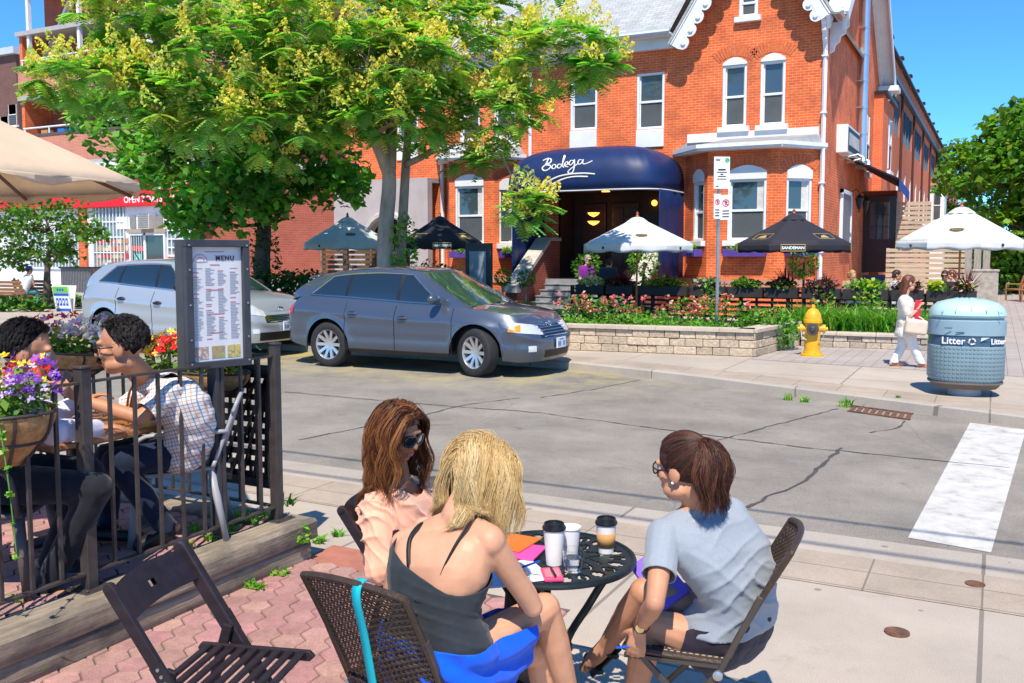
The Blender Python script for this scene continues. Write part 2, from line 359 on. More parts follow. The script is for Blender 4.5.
# tar seams and cracks
s=MB(); rr=random.Random(3)
def seam(pts,w):
    q=[]; P=[G(px,py,-.03) for px,py in pts]
    for i in range(len(P)-1):
        n=max(2,int((P[i+1]-P[i]).length/.13))
        for k in range(n): q.append(P[i].lerp(P[i+1],k/n)+V((rr.uniform(-.022,.022),rr.uniform(-.022,.022),0)))
    q.append(P[-1])
    for a,c in zip(q,q[1:]):
        t=(c-a).normalized(); u=V((-t.y,t.x,0))*w*rr.uniform(.35,1.45)
        s.quad(*[p+V((0,0,.004)) for p in (a-u,c-u,c+u,a+u)])
seam([(748,508),(775,494),(805,481),(820,466),(842,448)],.015); seam([(742,434),(790,421),(838,409)],.011); seam([(870,433),(900,428),(905,421)],.012)
seam([(285,392),(420,404),(540,413),(680,432),(800,447),(1010,468)],.014); seam([(300,440),(330,434),(410,418),(470,404),(520,398)],.012)
seam([(540,398),(590,390),(640,380)],.01); seam([(700,470),(720,440),(742,434)],.01)
tag(s.build('road_seams',mat('tar',(.075,.07,.066),.75,var=.2),smooth=0),kind='structure')
# lawn patches and weeds
def blades(n,c,rx,ry,h,cols,w=.006,spread=.5,rnd=random):
    vs=[];cs=[]
    for _ in range(n):
        a=rnd.uniform(0,2*PI); q=math.sqrt(rnd.random()); p=V(c)+V((math.cos(a)*rx*q,math.sin(a)*ry*q,0)); d=V((rnd.gauss(0,1),rnd.gauss(0,1),0))*spread; H=h*rnd.uniform(.5,1.1)
        u=V((rnd.gauss(0,1),rnd.gauss(0,1),0)).normalized()*w; col=[x*rnd.uniform(.75,1.25) for x in rnd.choice(cols)]
        m1=p+V((0,0,H*.62))+d*H*.35; t=p+V((0,0,H*rnd.uniform(.75,1)))+d*H
        vs+=[(p-u,p+u,m1+u*.9,m1-u*.9),(m1-u*.9,m1+u*.9,t+u*.1,t-u*.1)]; cs+=[col,col]
    return vs,cs
def leaves(n,c,r,size,cols,rnd=random,shell=.55,up=.5,asp=.5,flat=False):
    """leaf quads (folded pairs) through an ellipsoid"""
    vs=[];cs=[]; c=V(c)
    for _ in range(n):
        d=V((rnd.gauss(0,1),rnd.gauss(0,1),rnd.gauss(0,1))).normalized(); q=shell+(1-shell)*rnd.random()**.6
        p=c+V((d.x*r[0],d.y*r[1],d.z*r[2]))*q
        ax=(d*.6+V((rnd.gauss(0,.6),rnd.gauss(0,.6),rnd.gauss(0,.5)))).normalized(); nn=(V((rnd.gauss(0,.5),rnd.gauss(0,.5),up+rnd.random()))+d*.4); sd_=ax.cross(nn)
        if sd_.length<1e-4: continue
        sd_.normalize(); L=size*rnd.uniform(.6,1.25); w=sd_*L*asp*.5; b0=p-ax*L*.5; t=p+ax*L*.5; k=sd_.cross(ax)*L*.1
        col=[x*rnd.uniform(.75,1.25) for x in rnd.choice(cols)]
        vs+=[(b0,p-w-ax*L*.05+k,t,p+w-ax*L*.05+k)]; cs+=[col]
    return vs,cs
GREENS=[(.075,.19,.025),(.10,.26,.03),(.14,.33,.04),(.055,.15,.025)]
BRIGHT=[(.13,.34,.03),(.19,.44,.04),(.10,.27,.03),(.26,.5,.06)]
DARKG=[(.02,.065,.015),(.03,.09,.02),(.045,.12,.025)]
for i,(px,py,z,sz) in enumerate([(690,371,-.03,.05),(787,400,-.03,.1),(804,402,-.03,.09),(846,407,-.03,.13),(898,398,.1,.04),(262,554,0,.05),(270,538,0,.09),(320,543,0,.06),(338,536,0,.05),(256,590,0,.05),(30,676,0,.09),(625,372,-.03,.04)]):
    a,c=blades(26,G(px,py,z),sz*.7,sz*.7,sz*1.2,BRIGHT,.006+sz*.03,.7)
    quads('weed',a,c,LEAF)
    o=bpy.data.objects[-1] if False else COL.objects[-1]
    tag(o,'low green weeds growing in cracks of the paving and kerbs','weed','weeds in the cracks')
# drain grate, manhole covers
M_rust=mat('rusty_iron',(.16,.07,.04),.85,var=.45,vs=14,bmp=.4,bs=60,stain=((.05,.045,.04),8,.5,.65))
g=G(880,413,-.03); t=thing('storm_drain','rusty storm drain grate set in the road against the far kerb','drain',(g.x,g.y,-.03))
s=MB(); 
for k in range(9): s.box((g.x-.34+k*.085,g.y-(k-4)*.034,-.024),(.05,.42,.012))
s.box((g.x,g.y-.22,-.022),(.8,.05,.016),M.Rotation(-.38,3,'Z')); s.box((g.x,g.y+.22,-.022),(.8,.05,.016),M.Rotation(-.38,3,'Z'))
s.build('grate',M_rust,t,0)
s=MB(); s.box((g.x+.12,g.y+.42,.03),(.9,.12,.1),M.Rotation(-.38,3,'Z')); s.build('inlet',M_black,t,0)
for (px,py,r,lab) in((975,584,.055,'small round rusty valve cover in the pink paver strip'),(897,632,.062,'small round rusty valve cover in the pale sidewalk slab')):
    g=G(px,py,.006); s=MB(); s.lathe([(r,-.01),(r,.004),(r*.9,.006),(r*.82,.003),(.01,.005)],g,24); tag(s.build('valve_cover',M_rust),lab,'valve cover')
g=G(428,486,.006); s=MB(); s.lathe([(.33,-.01),(.33,.004),(.3,.007),(.01,.006)],g,32); tag(s.build('manhole_cover',mat('dark_iron',(.11,.09,.08),.7,.3,var=.3,bmp=.3)),'round dark manhole cover in the sidewalk behind the woman in peach','manhole cover')
# overhead cables along the near side of the road
s_=[]
for (py,hh) in((497,7.2),(524,7.9)):
    p=G(640,py,-.03); k=hh/math.tan(SEL); y=p.y+sd.y*k
    s=MB(); s.tube([(-60+i*3,y,hh+.05*math.sin(i*1.3)) for i in range(40)],.022,6); o=s.build('overhead_cable',M_black); tag(o,'black overhead cable running along the street above the sidewalk','cable','overhead cables')
# ---------------------------------------------------------------- buildings
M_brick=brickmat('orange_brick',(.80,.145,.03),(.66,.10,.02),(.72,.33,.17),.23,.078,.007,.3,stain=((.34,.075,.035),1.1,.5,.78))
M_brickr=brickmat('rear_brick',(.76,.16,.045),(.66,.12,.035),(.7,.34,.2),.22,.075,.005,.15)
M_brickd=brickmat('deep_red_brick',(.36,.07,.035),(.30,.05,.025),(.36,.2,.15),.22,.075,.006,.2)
M_brickp=brickmat('pink_brick',(.56,.19,.12),(.48,.15,.09),(.6,.4,.3),.22,.075,.006,.15)
M_brickb=brickmat('brown_brick',(.17,.075,.055),(.13,.055,.04),(.2,.14,.12),.22,.075,.006,.2)
M_shingle=None
m,nt,b=nodes('grey_shingles'); s_=nt.nodes.new('ShaderNodeSeparateXYZ'); nt.links.new(geo(nt),s_.inputs[0]); cc=nt.nodes.new('ShaderNodeCombineXYZ'); nt.links.new(s_.outputs[0],cc.inputs[0])
q=nd(nt,'ShaderNodeMath',operation='MULTIPLY'); nt.links.new(s_.outputs[2],q.inputs[0]); q.inputs[1].default_value=1.5; nt.links.new(q.outputs[0],cc.inputs[1])
t=bricktex(nt,cc.outputs[0],(.44,.45,.44),(.36,.37,.365),(.22,.23,.23),.32,.15,.008); f=noi(nt,geo(nt),2,7,.7); r=ramp(nt,[(.3,.8),(.7,1.15)]); nt.links.new(f,r.inputs[0])
nt.links.new(mix(nt,t.outputs[0],r.outputs[0],1,'MULTIPLY'),b.inputs['Base Color']); b.inputs['Roughness'].default_value=.9; bump(nt,b,t.outputs['Fac'],-.5,.01); M_shingle=m
M_trim=mat('white_trim',(.76,.77,.78),.55,var=.07,vs=2.5,bmp=.1,bs=25,stain=((.5,.49,.46),3,.6,.85))
M_curtain=mat('pale_curtain',(.62,.6,.55),.9,var=.15,vs=8)
M_dkwood=mat('dark_door_wood',(.05,.018,.014),.4,var=.3,vs=6,sc=(6,6,.6),coat=.2)
M_stone=mat('grey_step_stone',(.26,.27,.28),.85,var=.18,vs=3,bmp=.3,bs=25)
M_lamp=mat('amber_lamp',(1,.42,.06),.5,var=0,emit=2.2)
M_stucco=mat('mauve_stucco',(.46,.40,.40),.9,var=.1,vs=2,bmp=.3,bs=30)
M_purple=mat('purple_planter_wood',(.09,.05,.28),.6,var=.15)
Z=V((0,0,1))
def wallpanel(parent,name,o,ux,w,h,holes,mt,reveal=.14,back=None):
    """brick wall face with real openings and reveals; outward = ux x Z"""
    o=V(o); ux=V(ux).normalized(); out=ux.cross(Z); s=MB()
    xs=sorted({0,w,*[a for q in holes for a in q[:2]]}); zs=sorted({0,h,*[a for q in holes for a in q[2:4]]})
    P=lambda x,z,d=0:o+ux*x+Z*z-out*d
    for i in range(len(xs)-1):
        for j in range(len(zs)-1):
            x0,x1,z0,z1=xs[i],xs[i+1],zs[j],zs[j+1]; cx,cz=(x0+x1)/2,(z0+z1)/2
            if any(q[0]<cx<q[1] and q[2]<cz<q[3] for q in holes): continue
            s.quad(P(x0,z0),P(x1,z0),P(x1,z1),P(x0,z1))
    for a,b_,c,d in holes:
        for p,q in(((a,c),(b_,c)),((b_,c),(b_,d)),((b_,d),(a,d)),((a,d),(a,c))):
            s.quad(P(*q),P(*p),P(*p,reveal),P(*q,reveal))
    return s.build(name,mt,parent,0)
def arcpoly(w,z0,rise,n=10):      # segmental arch top from (0,z0) to (w,z0)
    return [(w*i/n, z0+rise*(1-(2*i/n-1)**2)) for i in range(n+1)]
def window(parent,o,ux,w,h,arch=0,head=.0,sill=True,curt=None,lower=True,rec=.1,dark=None,board=0):
    """sash window filling an opening whose lower left corner is o; arch/head: white arched board above"""
    o=V(o); ux=V(ux).normalized(); out=ux.cross(Z); P=lambda x,z,d:o+ux*x+Z*z+out*d
    s=MB(); f=.075
    def blk(x0,x1,z0,z1,d0,d1): s.box(P((x0+x1)/2,(z0+z1)/2,(d0+d1)/2),(x1-x0,abs(d1-d0),z1-z0),M((ux,-out,Z)).transposed())
    blk(0,f,0,h,-rec-.06,-.015); blk(w-f,w,0,h,-rec-.06,-.015); blk(f,w-f,0,f,-rec-.06,-.018); blk(f,w-f,h-f,h,-rec-.06,-.018)
    if lower: blk(f,w-f,h*.47,h*.47+.07,-rec-.05,-rec+.03)
    i=f+.035
    blk(f,i,f,h-f,-rec-.05,-rec+.012); blk(w-i,w-f,f,h-f,-rec-.05,-rec+.012)
    fr=s.build('window',M_trim,parent,0,bevel=.006,seg=1)
    s=MB(); s.quad(P(f,f,-rec-.02),P(w-f,f,-rec-.02),P(w-f,h-f,-rec-.02),P(f,h-f,-rec-.02)); s.build('pane',dark or M_glass,fr,0)
    if lower:
        s=MB(); s.quad(P(i,i,-rec-.005),P(w-i,i,-rec-.005),P(w-i,h*.47,-rec-.005),P(i,h*.47,-rec-.005)); s.build('insect_screen',mat('insect_screen',(.075,.085,.09),.7,var=.15,vs=2),fr,0)
    if curt:
        s=MB(); x0,x1=curt; s.quad(P(f+.035+x0*(w-.2),f,-rec-.016),P(f+.035+x1*(w-.2),f,-rec-.016),P(f+.035+x1*(w-.2),h-f,-rec-.016),P(f+.035+x0*(w-.2),h-f,-rec-.016)); s.build('curtain',M_curtain,fr,0)
    if head:
        s=MB(); pl=[(0,h)]+[(w,h)]+[(x,z) for x,z in arcpoly(w,h+head,arch)[::-1]]
        s.prism(pl,P(0,0,-.05),ux,Z,out*.075); s.build('head_board',M_trim,fr,0)
    if sill:
        s=MB(); s.box(P(w/2,-.09,.045),(w+.22,.2,.16),M((ux,-out,Z)).transposed()); s.build('sill',M_trim,fr,0,bevel=.012)
    if board:
        s=MB(); s.box(P(w/2,-board/2-.02,.02),(w,.07,board),M((ux,-out,Z)).transposed()); s.build('panel_board',M_trim,fr,0,bevel=.01)
    return fr
def voussoirs(parent,o,ux,w,z0,rise,hh=.3,n=15):
    o=V(o); ux=V(ux).normalized(); out=ux.cross(Z); s=MB()
    for i in range(n):
        u=(i+.5)/n; x=-.12+(w+.24)*u; z=z0+rise*(1-(2*u-1)**2); tx=-8*rise*(u-.5)/w; nrm=V((-tx,0,1)).normalized(); a=math.atan2(nrm.x,1)
        rot=M((ux,-out,Z)).transposed()@M.Rotation(math.atan2(nrm.x,nrm.z),3,'Y')
        s.box(o+ux*(x+nrm.x*hh/2)+Z*(z+nrm.z*hh/2)+out*.004,((w+.24)/n*.86,.02,hh),rot)
    s.build('brick_arch',mat('arch_brick',(.6,.15,.055),.85,var=.2,vs=9,bmp=.3),parent,0)
FY=28.; XR=-4.48; XL=-21.75; EZ=8.62
house=thing('brick_house','large orange red brick house with white gable trim and blue dome awning over the entrance','house',(-12,FY,.1))
ex=(1,0,0)
def opening(p0,p1,y): a=N(*p0,y); b_=N(*p1,y); return [a.x,b_.x,b_.z,a.z]
H_up=[opening((637,74),(664,128),FY),opening((570.5,78),(597,129),FY),[-15.4,-14.55,5.9,7.6],[-16.75,-15.95,5.9,7.6],[-19.4,-18.5,5.9,7.6]]
H_g=[opening((723,66),(746,126),FY),opening((761,62),(784.5,124),FY)]
H_att=[[-7.06,-6.5,8.98,9.75]]
HD=[-12.95,-8.98,1.15,4.0]
def H2(h): return [h[0]-XL,h[1]-XL,h[2]-.1,h[3]-.1]
wallpanel(house,'wall',(XL,FY,.1),ex,XR-XL,EZ-.1,[H2(h) for h in H_up+H_g+[HD]],M_brick)
for k,h in enumerate(H_up): window(house,(h[0],FY,h[2]),ex,h[1]-h[0],h[3]-h[2],sill=False,board=.55)
for h in H_g:
    window(house,(h[0],FY,h[2]),ex,h[1]-h[0],h[3]-h[2],arch=.16,head=.06); voussoirs(house,(h[0],FY,0),ex,h[1]-h[0],h[3]+.09,.17,.34)
# gable
GX0,GX1=-8.58,-4.5; GC=(GX0+GX1)/2; GS=1.62; GZ=EZ+(GX1-GX0)/2*GS
s=MB(); hx0,hx1,hz0,hz1=H_att[0]
zg=lambda x:EZ+(min(x-GX0,GX1-x))*GS
for a,b_ in((GX0,hx0),(hx0,GC),(GC,hx1),(hx1,GX1)):
    if a in(hx0,) or b_ in(hx1,):
        s.add([(a,FY,EZ),(b_,FY,EZ),(b_,FY,hz0),(a,FY,hz0)],[(0,1,2,3)]); s.add([(a,FY,hz1),(b_,FY,hz1),(b_,FY,zg(b_)),(a,FY,zg(a))],[(0,1,2,3)])
    else: s.add([(a,FY,EZ),(b_,FY,EZ),(b_,FY,zg(b_)),(a,FY,zg(a))],[(0,1,2,3)])
for a,b_,c,d in(((hx0,hz0)),)if 0 else (): pass
s.build('gable_wall',M_brick,house,0)
window(house,(hx0,FY,hz0),ex,hx1-hx0,hz1-hz0,rec=.06)
# scalloped bargeboards
M_sof=M_trim
def barge(sgn):
    x0=GX0-.4 if sgn<0 else GX1+.16; e_=.4 if sgn<0 else .16; s=MB(); a=V((x0,FY-.62,EZ-e_*GS+.3)); d=V((-sgn*1,0,GS)).normalized(); L=((GX1-GX0)/2+e_)*math.sqrt(1+GS*GS)
    dn=V((-sgn*GS,0,-1)).normalized()*1.0
    dn=V((d.z*(-sgn),0,-abs(d.x))).normalized() if False else V((-sgn*d.z,0,-abs(d.x)))
    s.prism([(0,0),(L,0),(L,.3),(0,.3)],a,d,dn,V((0,.06,0)))
    pl=[(0,.3)]; n=11
    for i in range(n):
        c=(i+.5)*L/n; rr_=L/n/2*.92
        for k in range(9): an=PI*k/8; pl.append((c-rr_*math.cos(an),.3+.05+.17*math.sin(an)))
    pl.append((L,.3)); s.prism(pl,a+V((0,.01,0)),d,dn,V((0,.035,0)))
    for i in range(n):
        c=(i+.5)*L/n; p=a+d*c+dn*.36+V((0,-.012,0)); s.lathe([(.07,0),(.07,.02),(.045,.025)],p,10,(0,-1,0))
    s.build('bargeboard',M_trim,house,0)
    # soffit under the overhang and the gable roof slope on top
    s=MB(); q=a-dn*.02; s.prism([(-.02,0),(L+.0,0),(L,.07),(-.02,.07)],q-dn*.07,d,dn,V((0,7.4,0))); s.build('gable_roof',M_shingle,house,0)
    s=MB(); s.prism([(0,0),(L,0),(L,.02),(0,.02)],q+dn*.06,d,dn,V((0,.62,0))); s.build('soffit',M_trim,house,0)
barge(-1); barge(1)
# main roof, eaves, rakes
RY,RZ=34.5,14.2; BY=41.
s=MB(); sl_=(RZ-EZ)/(RY-FY); fy=FY-.55; fz=EZ+.14-.55*sl_*.35
pts=[(fy,fz),(RY,RZ+.1),(BY+.5,EZ)]
for (a,b_) in(((XL-.4),GX0-.5),((GX1+.5-.05),XR+.55)):
    s.add([(a,fy,fz),(b_,fy,fz),(b_,RY,RZ+.1),(a,RY,RZ+.1)],[(0,1,2,3)])
s.add([(GX0-.5,31.5,fz+(31.5-fy)/(RY-fy)*(RZ+.1-fz)),(GX1+.45,31.5,fz+(31.5-fy)/(RY-fy)*(RZ+.1-fz)),(GX1+.45,RY,RZ+.1),(GX0-.5,RY,RZ+.1)],[(0,1,2,3)])
s.add([(XL-.4,RY,RZ+.1),(XR+.55,RY,RZ+.1),(XR+.55,BY+.5,EZ),(XL-.4,BY+.5,EZ)],[(0,1,2,3)])
s.build('roof',M_shingle,house,0)
def eave(x0,x1,y=FY):
    s=MB(); s.bx((x0,y-.6,EZ-.02),(x1,y-.02,EZ+.05)); s.bx((x0,y-.16,EZ-.34),(x1,y-.003,EZ-.02))
    s.build('eave_cornice',M_trim,house,0,bevel=.01)
    s=MB(); s.grid(lambda u,v:(x0+(x1-x0)*u,y-.6-.07*math.sin(v*PI)-.01,EZ+.13-.15*v),2,7); s.bx((x0,y-.64,EZ+.06),(x1,y-.58,EZ+.16)); s.build('gutter',mat('grey_gutter',(.55,.6,.68),.4,var=.08),house,40)
eave(XL-.3,GX0-.42); eave(GX1+.42,XR+.5)
# side of the house: wall with pitched top, raking cornice, bracket
s=MB(); s.add([(XR,FY,.1),(XR,BY,.1),(XR,BY,EZ),(XR,RY,RZ),(XR,FY,EZ)],[(0,1,2,3,4)]); s.build('side_wall',M_brick,house,0)
s=MB()
for (y0,z0,y1,z1) in((FY-.5,EZ+.05,RY,RZ+.05),(RY,RZ+.05,BY+.45,EZ)):
    a,b_=V((XR+.3,y0,z0)),V((XR+.3,y1,z1)); s.bar(a,b_,.6,.06,(0,0,1)); s.bar(a+V((.28,0,-.12)),b_+V((.28,0,-.12)),.05,.3,(0,0,1)); s.bar(a+V((-.24,0,-.22)),b_+V((-.24,0,-.22)),.1,.4,(0,0,1))
s.build('raking_cornice',M_trim,house,0)
def bracket(o,ux,uy,t): 
    s=MB(); pl=[(0,0),(.52,0),(.52,-.14),(.44,-.2),(.42,-.34),(.3,-.4),(.27,-.56),(.16,-.62),(.12,-.8),(0,-.86)]; s.prism(pl,o,ux,uy,t); s.build('bracket',M_trim,house,0,bevel=.01)
bracket((XR-.12,FY-.02,EZ-.04),(0,-1,0),Z,(.12,0,0)); bracket((XR,FY+.2,EZ-.04),(1,0,0),Z,(0,.14,0)); bracket((XR,BY-.4,EZ-.1),(1,0,0),Z,(0,.25,0)); 
s=MB(); s.bx((XR-.05,BY-.5,EZ-.12),(XR+.75,BY+.45,EZ+.1)); s.build('cornice_return',M_trim,house,0,bevel=.02)
# downspouts
s=MB(); s.tube([(XR-.06,FY-.55,EZ+.02),(XR-.06,FY-.3,EZ-.3),(XR-.06,FY-.09,EZ-.5),(XR-.06,FY-.09,5.7),(XR-.06,FY-.09,.3)],.065,4); 
for z in(2,4,6,7.6): s.box((XR-.06,FY-.09,z),(.17,.16,.04))
s.build('downspout',M_trim,house,0)
s=MB(); s.tube([(-17.43,FY-.5,EZ),(-17.43,FY-.1,EZ-.4),(-17.43,FY-.1,.3)],.075,8); s.build('downspout',M_trim,house)
s=MB(); s.tube([(-13.95,FY-.12,EZ-.1),(-13.95,FY-.12,5)],.06,8); s.build('downspout',M_trim,house)
# galvanised flue pipe with seams on the side wall
s=MB(); s.tube([(XR+.2,34.3,5.0),(XR+.2,34.3,12.5)],.15,16)
for z in(5.2,6.1,7,7.9,8.8,9.7): s.lathe([(.15,-.03),(.168,-.03),(.168,.03),(.15,.03)],(XR+.2,34.3,z),16); s.bar((XR,34.1,z),(XR+.25,34.1,z),.03,.03)
s.box((XR+.2,34.3,4.95),(.4,.4,.12)); s.build('flue_pipe',mat('galvanised_flue',(.6,.62,.65),.28,.85,var=.06,vs=3),house)
# bays
def bay(xs,yf,zt,wins,lab):
    (xa,xb,xc,xd)=xs; pts=[V((xa,FY,.1)),V((xb,yf,.1)),V((xc,yf,.1)),V((xd,FY,.1))]
    for k in range(3):
        a,b_=pts[k],pts[k+1]; u=(b_-a); w=u.length; u.normalize(); hs=[]
        for (kk,x0,x1,z0,z1) in wins:
            if kk==k: hs.append((x0*w,x1*w,z0-.1,z1-.1))
        wallpanel(house,'bay_wall',a,u,w,zt-.1,hs,M_brick)
        for h in hs:
            window(house,a+u*h[0]+Z*h[2],u,h[1]-h[0],h[3]-h[2],arch=.18,head=.22,curt=(.78,1) if h[1]-h[0]>1 else (.7,1)); voussoirs(house,a+u*h[0],u,h[1]-h[0],h[3]+.24,.18,.28,11)
            s=MB(); out=u.cross(Z); c=a+u*(h[0]+h[1])/2+Z*(h[2]-.37)+out*.19; R3=M((u,-out,Z)).transposed()
            s.box(c,(h[1]-h[0]+.1,.3,.22),R3); s.build('window_box',M_purple,house,0,bevel=.01)
            vv,cc_=leaves(130,c+Z*.15+out*.03,((h[1]-h[0])*.5*max(abs(u.x),.3),.15+.4*abs(u.y),.13),.13,BRIGHT+[(.5,.5,.4)],up=.3); quads('flowers',vv,cc_,LEAF,house)
    # water table course and flashing roof
    s=MB(); 
    for k in range(3): a,b_=pts[k],pts[k+1]; s.bar(a+Z*1.0-(b_-a).normalized()*0,b_+Z*1.0,.1,.22,ext=.02)
    s.build('plinth',mat('pink_stone',(.5,.24,.17),.85,var=.15,bmp=.2),house,0)
    of=.42; o2=[V((xa-of*.9,FY,zt)),V((xb-of*.45,yf-of,zt)),V((xc+of*.45,yf-of,zt)),V((xd+of*.4,FY,zt))]
    i2=[V((xa+.1,FY,zt+.42)),V((xb+.35,FY-.05,zt+.42)),V((xc-.35,FY-.05,zt+.42)),V((xd-.05,FY,zt+.42))]
    s=MB()
    for k in range(3): s.quad(o2[k]+Z*.13,o2[k+1]+Z*.13,i2[k+1],i2[k])
    s.build('bay_roof',mat('grey_metal_roof',(.34,.34,.35),.6,.3,var=.25,vs=5,bmp=.3,bs=14),house,0)
    s=MB(); n=4
    s.add([p-Z*.04 for p in o2]+[p+Z*.13 for p in o2],[(k,k+1,k+5,k+4) for k in range(3)]); s.add([p-Z*.04 for p in o2]+[p-Z*.04 for p in pts and [V((q.x,q.y,zt)) for q in pts]],[(k+4,k+5,k+1,k) for k in range(3)])
    for k in range(3): s.bar(o2[k]+Z*.08,o2[k+1]+Z*.08,.1,.11)
    s.build('bay_cornice',M_trim,house,0)
    s=MB(); s.bx((xa+.05,FY-.06,zt+.36),(xd-.05,FY-.004,zt+.62)); s.build('flashing_board',M_trim,house,0)
bay((-8.62,-7.66,-5.62,-4.62),27.05,5.0,[(0,.38,.86,2.35,4.1),(1,.3,.85,2.35,4.12),(2,.22,.82,2.35,4.12)],'r')
bay((-17.3,-16.75,-15.0,-14.35),27.25,5.15,[(1,.14,.78,2.3,4.25),(2,.2,.8,2.3,4.1)],'l')
# entrance: recess, doors, lamps, steps, side walls
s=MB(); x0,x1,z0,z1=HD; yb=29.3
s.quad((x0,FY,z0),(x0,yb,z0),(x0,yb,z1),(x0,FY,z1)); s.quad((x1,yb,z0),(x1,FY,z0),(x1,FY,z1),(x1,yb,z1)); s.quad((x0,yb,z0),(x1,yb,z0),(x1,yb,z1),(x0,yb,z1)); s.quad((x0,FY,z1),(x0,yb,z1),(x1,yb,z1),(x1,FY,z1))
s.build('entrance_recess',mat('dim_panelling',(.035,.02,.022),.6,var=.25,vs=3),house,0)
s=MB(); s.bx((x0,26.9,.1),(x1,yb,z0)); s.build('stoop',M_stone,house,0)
for (dx,w) in((-12.6,.85),(-11.55,.95)):
    s=MB(); s.bx((dx,yb-.08,z0),(dx+w,yb-.02,z0+2.5)); 
    for zz,hh in((.2,.6),(.95,.5),(1.6,.75)):
        for xx in(.1,w/2+.04): s.bx((dx+xx,yb-.105,z0+zz),(dx+xx+w/2-.14,yb-.08,z0+zz+hh))
    d=s.build('door',M_dkwood,house,0,bevel=.008,seg=1); s=MB(); s.ell((dx+w-.1,yb-.14,z0+1.05),.035); s.build('handle',mat('brass',(.5,.33,.1),.3,.9,var=.1),d)
s=MB(); s.bx((-10.45,yb-.06,z0+.9),(-9.5,yb-.02,z0+2.2)); s.build('chalk_board',M_black,house,0)
s=MB()
for zz in(3.0,3.28): s.lathe([(.02,-.1),(.14,-.04),(.2,.03),(.19,.04),(.02,.02)],N(583,210,28.6)*0+V((-11.9,28.5,zz)),16)
s.build('pendant_lamp',M_lamp,house)
s=MB(); s.ell((-10.0,29.1,3.62),(.1,.1,.1)); s.build('wall_lamp',M_lamp,house)
s=MB(); s.lathe([(.05,0),(.12,-.02),(.14,-.05)],(-10.95,27.2,3.95),12); s.build('ceiling_lamp',M_lamp,house)
s=MB()
for k in range(6): s.bx((-12.75,26.9-.34*(k+1),.1),(-9.3,26.9-.34*k,1.15-.175*(k+1)))
for k in range(6): s.bx((-12.78,26.9-.34*(k+1)-.03,1.15-.175*(k+1)),(-9.28,26.9-.34*k-.002,1.15-.175*(k+1)+.028))
s.build('steps',M_stone,house,0,bevel=.01,seg=1)
for xw,nm in((-13.1,0),(-9.12,1)):
    s=MB(); pl=[(FY,.1),(24.9,.1),(24.9,.85),(25.1,.95),(27.2,2.35),(FY,2.35)]; s.prism(pl,(xw-.2,0,0),(0,1,0),Z,(.4,0,0)); w_=s.build('stair_wall',M_brickd,house,0)
    s=MB(); s.bar((xw,24.95,.93),(xw,27.2,2.43),.52,.12); s.bar((xw,27.2,2.43),(xw,FY,2.43),.52,.12); s.bx((xw-.26,24.75,.78),(xw+.26,25.05,1.0)); s.build('coping',mat('pale_coping',(.5,.45,.4),.8,var=.15,bmp=.2),w_,0)
# dome awning
AX0,AX1,AYF,AZ0,AH=-13.95,-8.66,25.5,3.84,1.46; axc=(AX0+AX1)/2; ahw=(AX1-AX0)/2; adp=FY-AYF; E1,E2=.38,.62
def sp_(v,e): return math.copysign(abs(v)**e,v)
def awf(u,v,off=0):
    a=PI*u; t=PI/2*v; return V((axc+(ahw+off)*sp_(math.cos(a),E1)*max(0,math.cos(t))**E2, FY-(adp+off)*max(0,math.sin(a))**E1*max(0,math.cos(t))**E2, AZ0+(AH+off)*math.sin(t)**E2))
def awy(x,z,off=.012):
    t=math.asin(min(1,max(0,((z-AZ0)/AH))**(1/E2))); k=math.cos(t)**E2; ca=min(1,(abs(x-axc)/(ahw*k)))**(1/E1); return FY-adp*math.sqrt(max(0,1-ca*ca))**E1*k-off
s=MB(); NU,NV=61,22
def awr(u,v):
    p=awf(u,v); k=abs(((u*12)%1)-.5); return p+V((0,0,-.022*abs(math.cos(PI*u*14))**6*math.sin(PI*v)))
s.grid(awr,NU,NV); aw=s.build('entrance_awning',M_navy,house,180,solid=.012)
s=MB(); s.tube([awf(i/40,0) +V((0,-.012,.0)) for i in range(41)],.025,6); s.build('piping',mat('awning_piping',(.6,.6,.62),.6,var=.05),aw)
s=MB()
for xx,y0 in((AX1,AYF+.12),(AX0+.5,AYF+.12)):
    n=14; s.grid(lambda u,v:(xx+.03*math.sin(u*PI*6)*(.3+v*.7),y0+(FY-.02-y0)*u,AZ0-.02-(2.6)*v),n*3,6)
    s.build('curtain',M_navy,aw,180,solid=.01); s=MB()
def smooth(pts,n=6):
    P=[V((p[0],p[1],0)) for p in pts]; P=[P[0]*2-P[1]]+P+[P[-1]*2-P[-2]]; out=[]
    for i in range(1,len(P)-2):
        for k in range(n):
            t=k/n; a,b_,c,d=P[i-1:i+3]; out.append(.5*((2*b_)+(c-a)*t+(2*a-5*b_+4*c-d)*t*t+(3*b_-a-3*c+d)*t**3))
    out.append(P[-2]); return out
strokes=[([(178,112),(205,100),(222,106),(218,122),(195,135),(218,138),(216,152),(195,165),(180,163),(176,150),(195,130),(207,102)],.022),([(232,135),(226,150),(236,156),(248,146),(244,134),(233,134)],.018),
 ([(276,132),(262,132),(255,146),(265,152),(278,138),(296,92),(291,86),(284,132),(290,150)],.018),([(294,140),(312,130),(309,118),(297,126),(298,142),(314,146)],.018),
 ([(342,112),(328,112),(318,128),(328,136),(342,120),(348,108),(346,150),(336,176),(318,180),(314,170),(336,150),(364,130)],.018),([(388,108),(374,108),(366,124),(376,132),(390,118),(395,106),(392,124),(402,130),(425,122),(445,112)],.018),
 ([(155,262),(200,228),(260,198),(330,184),(400,180),(458,184)],.026),([(185,272),(230,238),(290,210),(350,198),(420,198)],.026)]
s=MB()
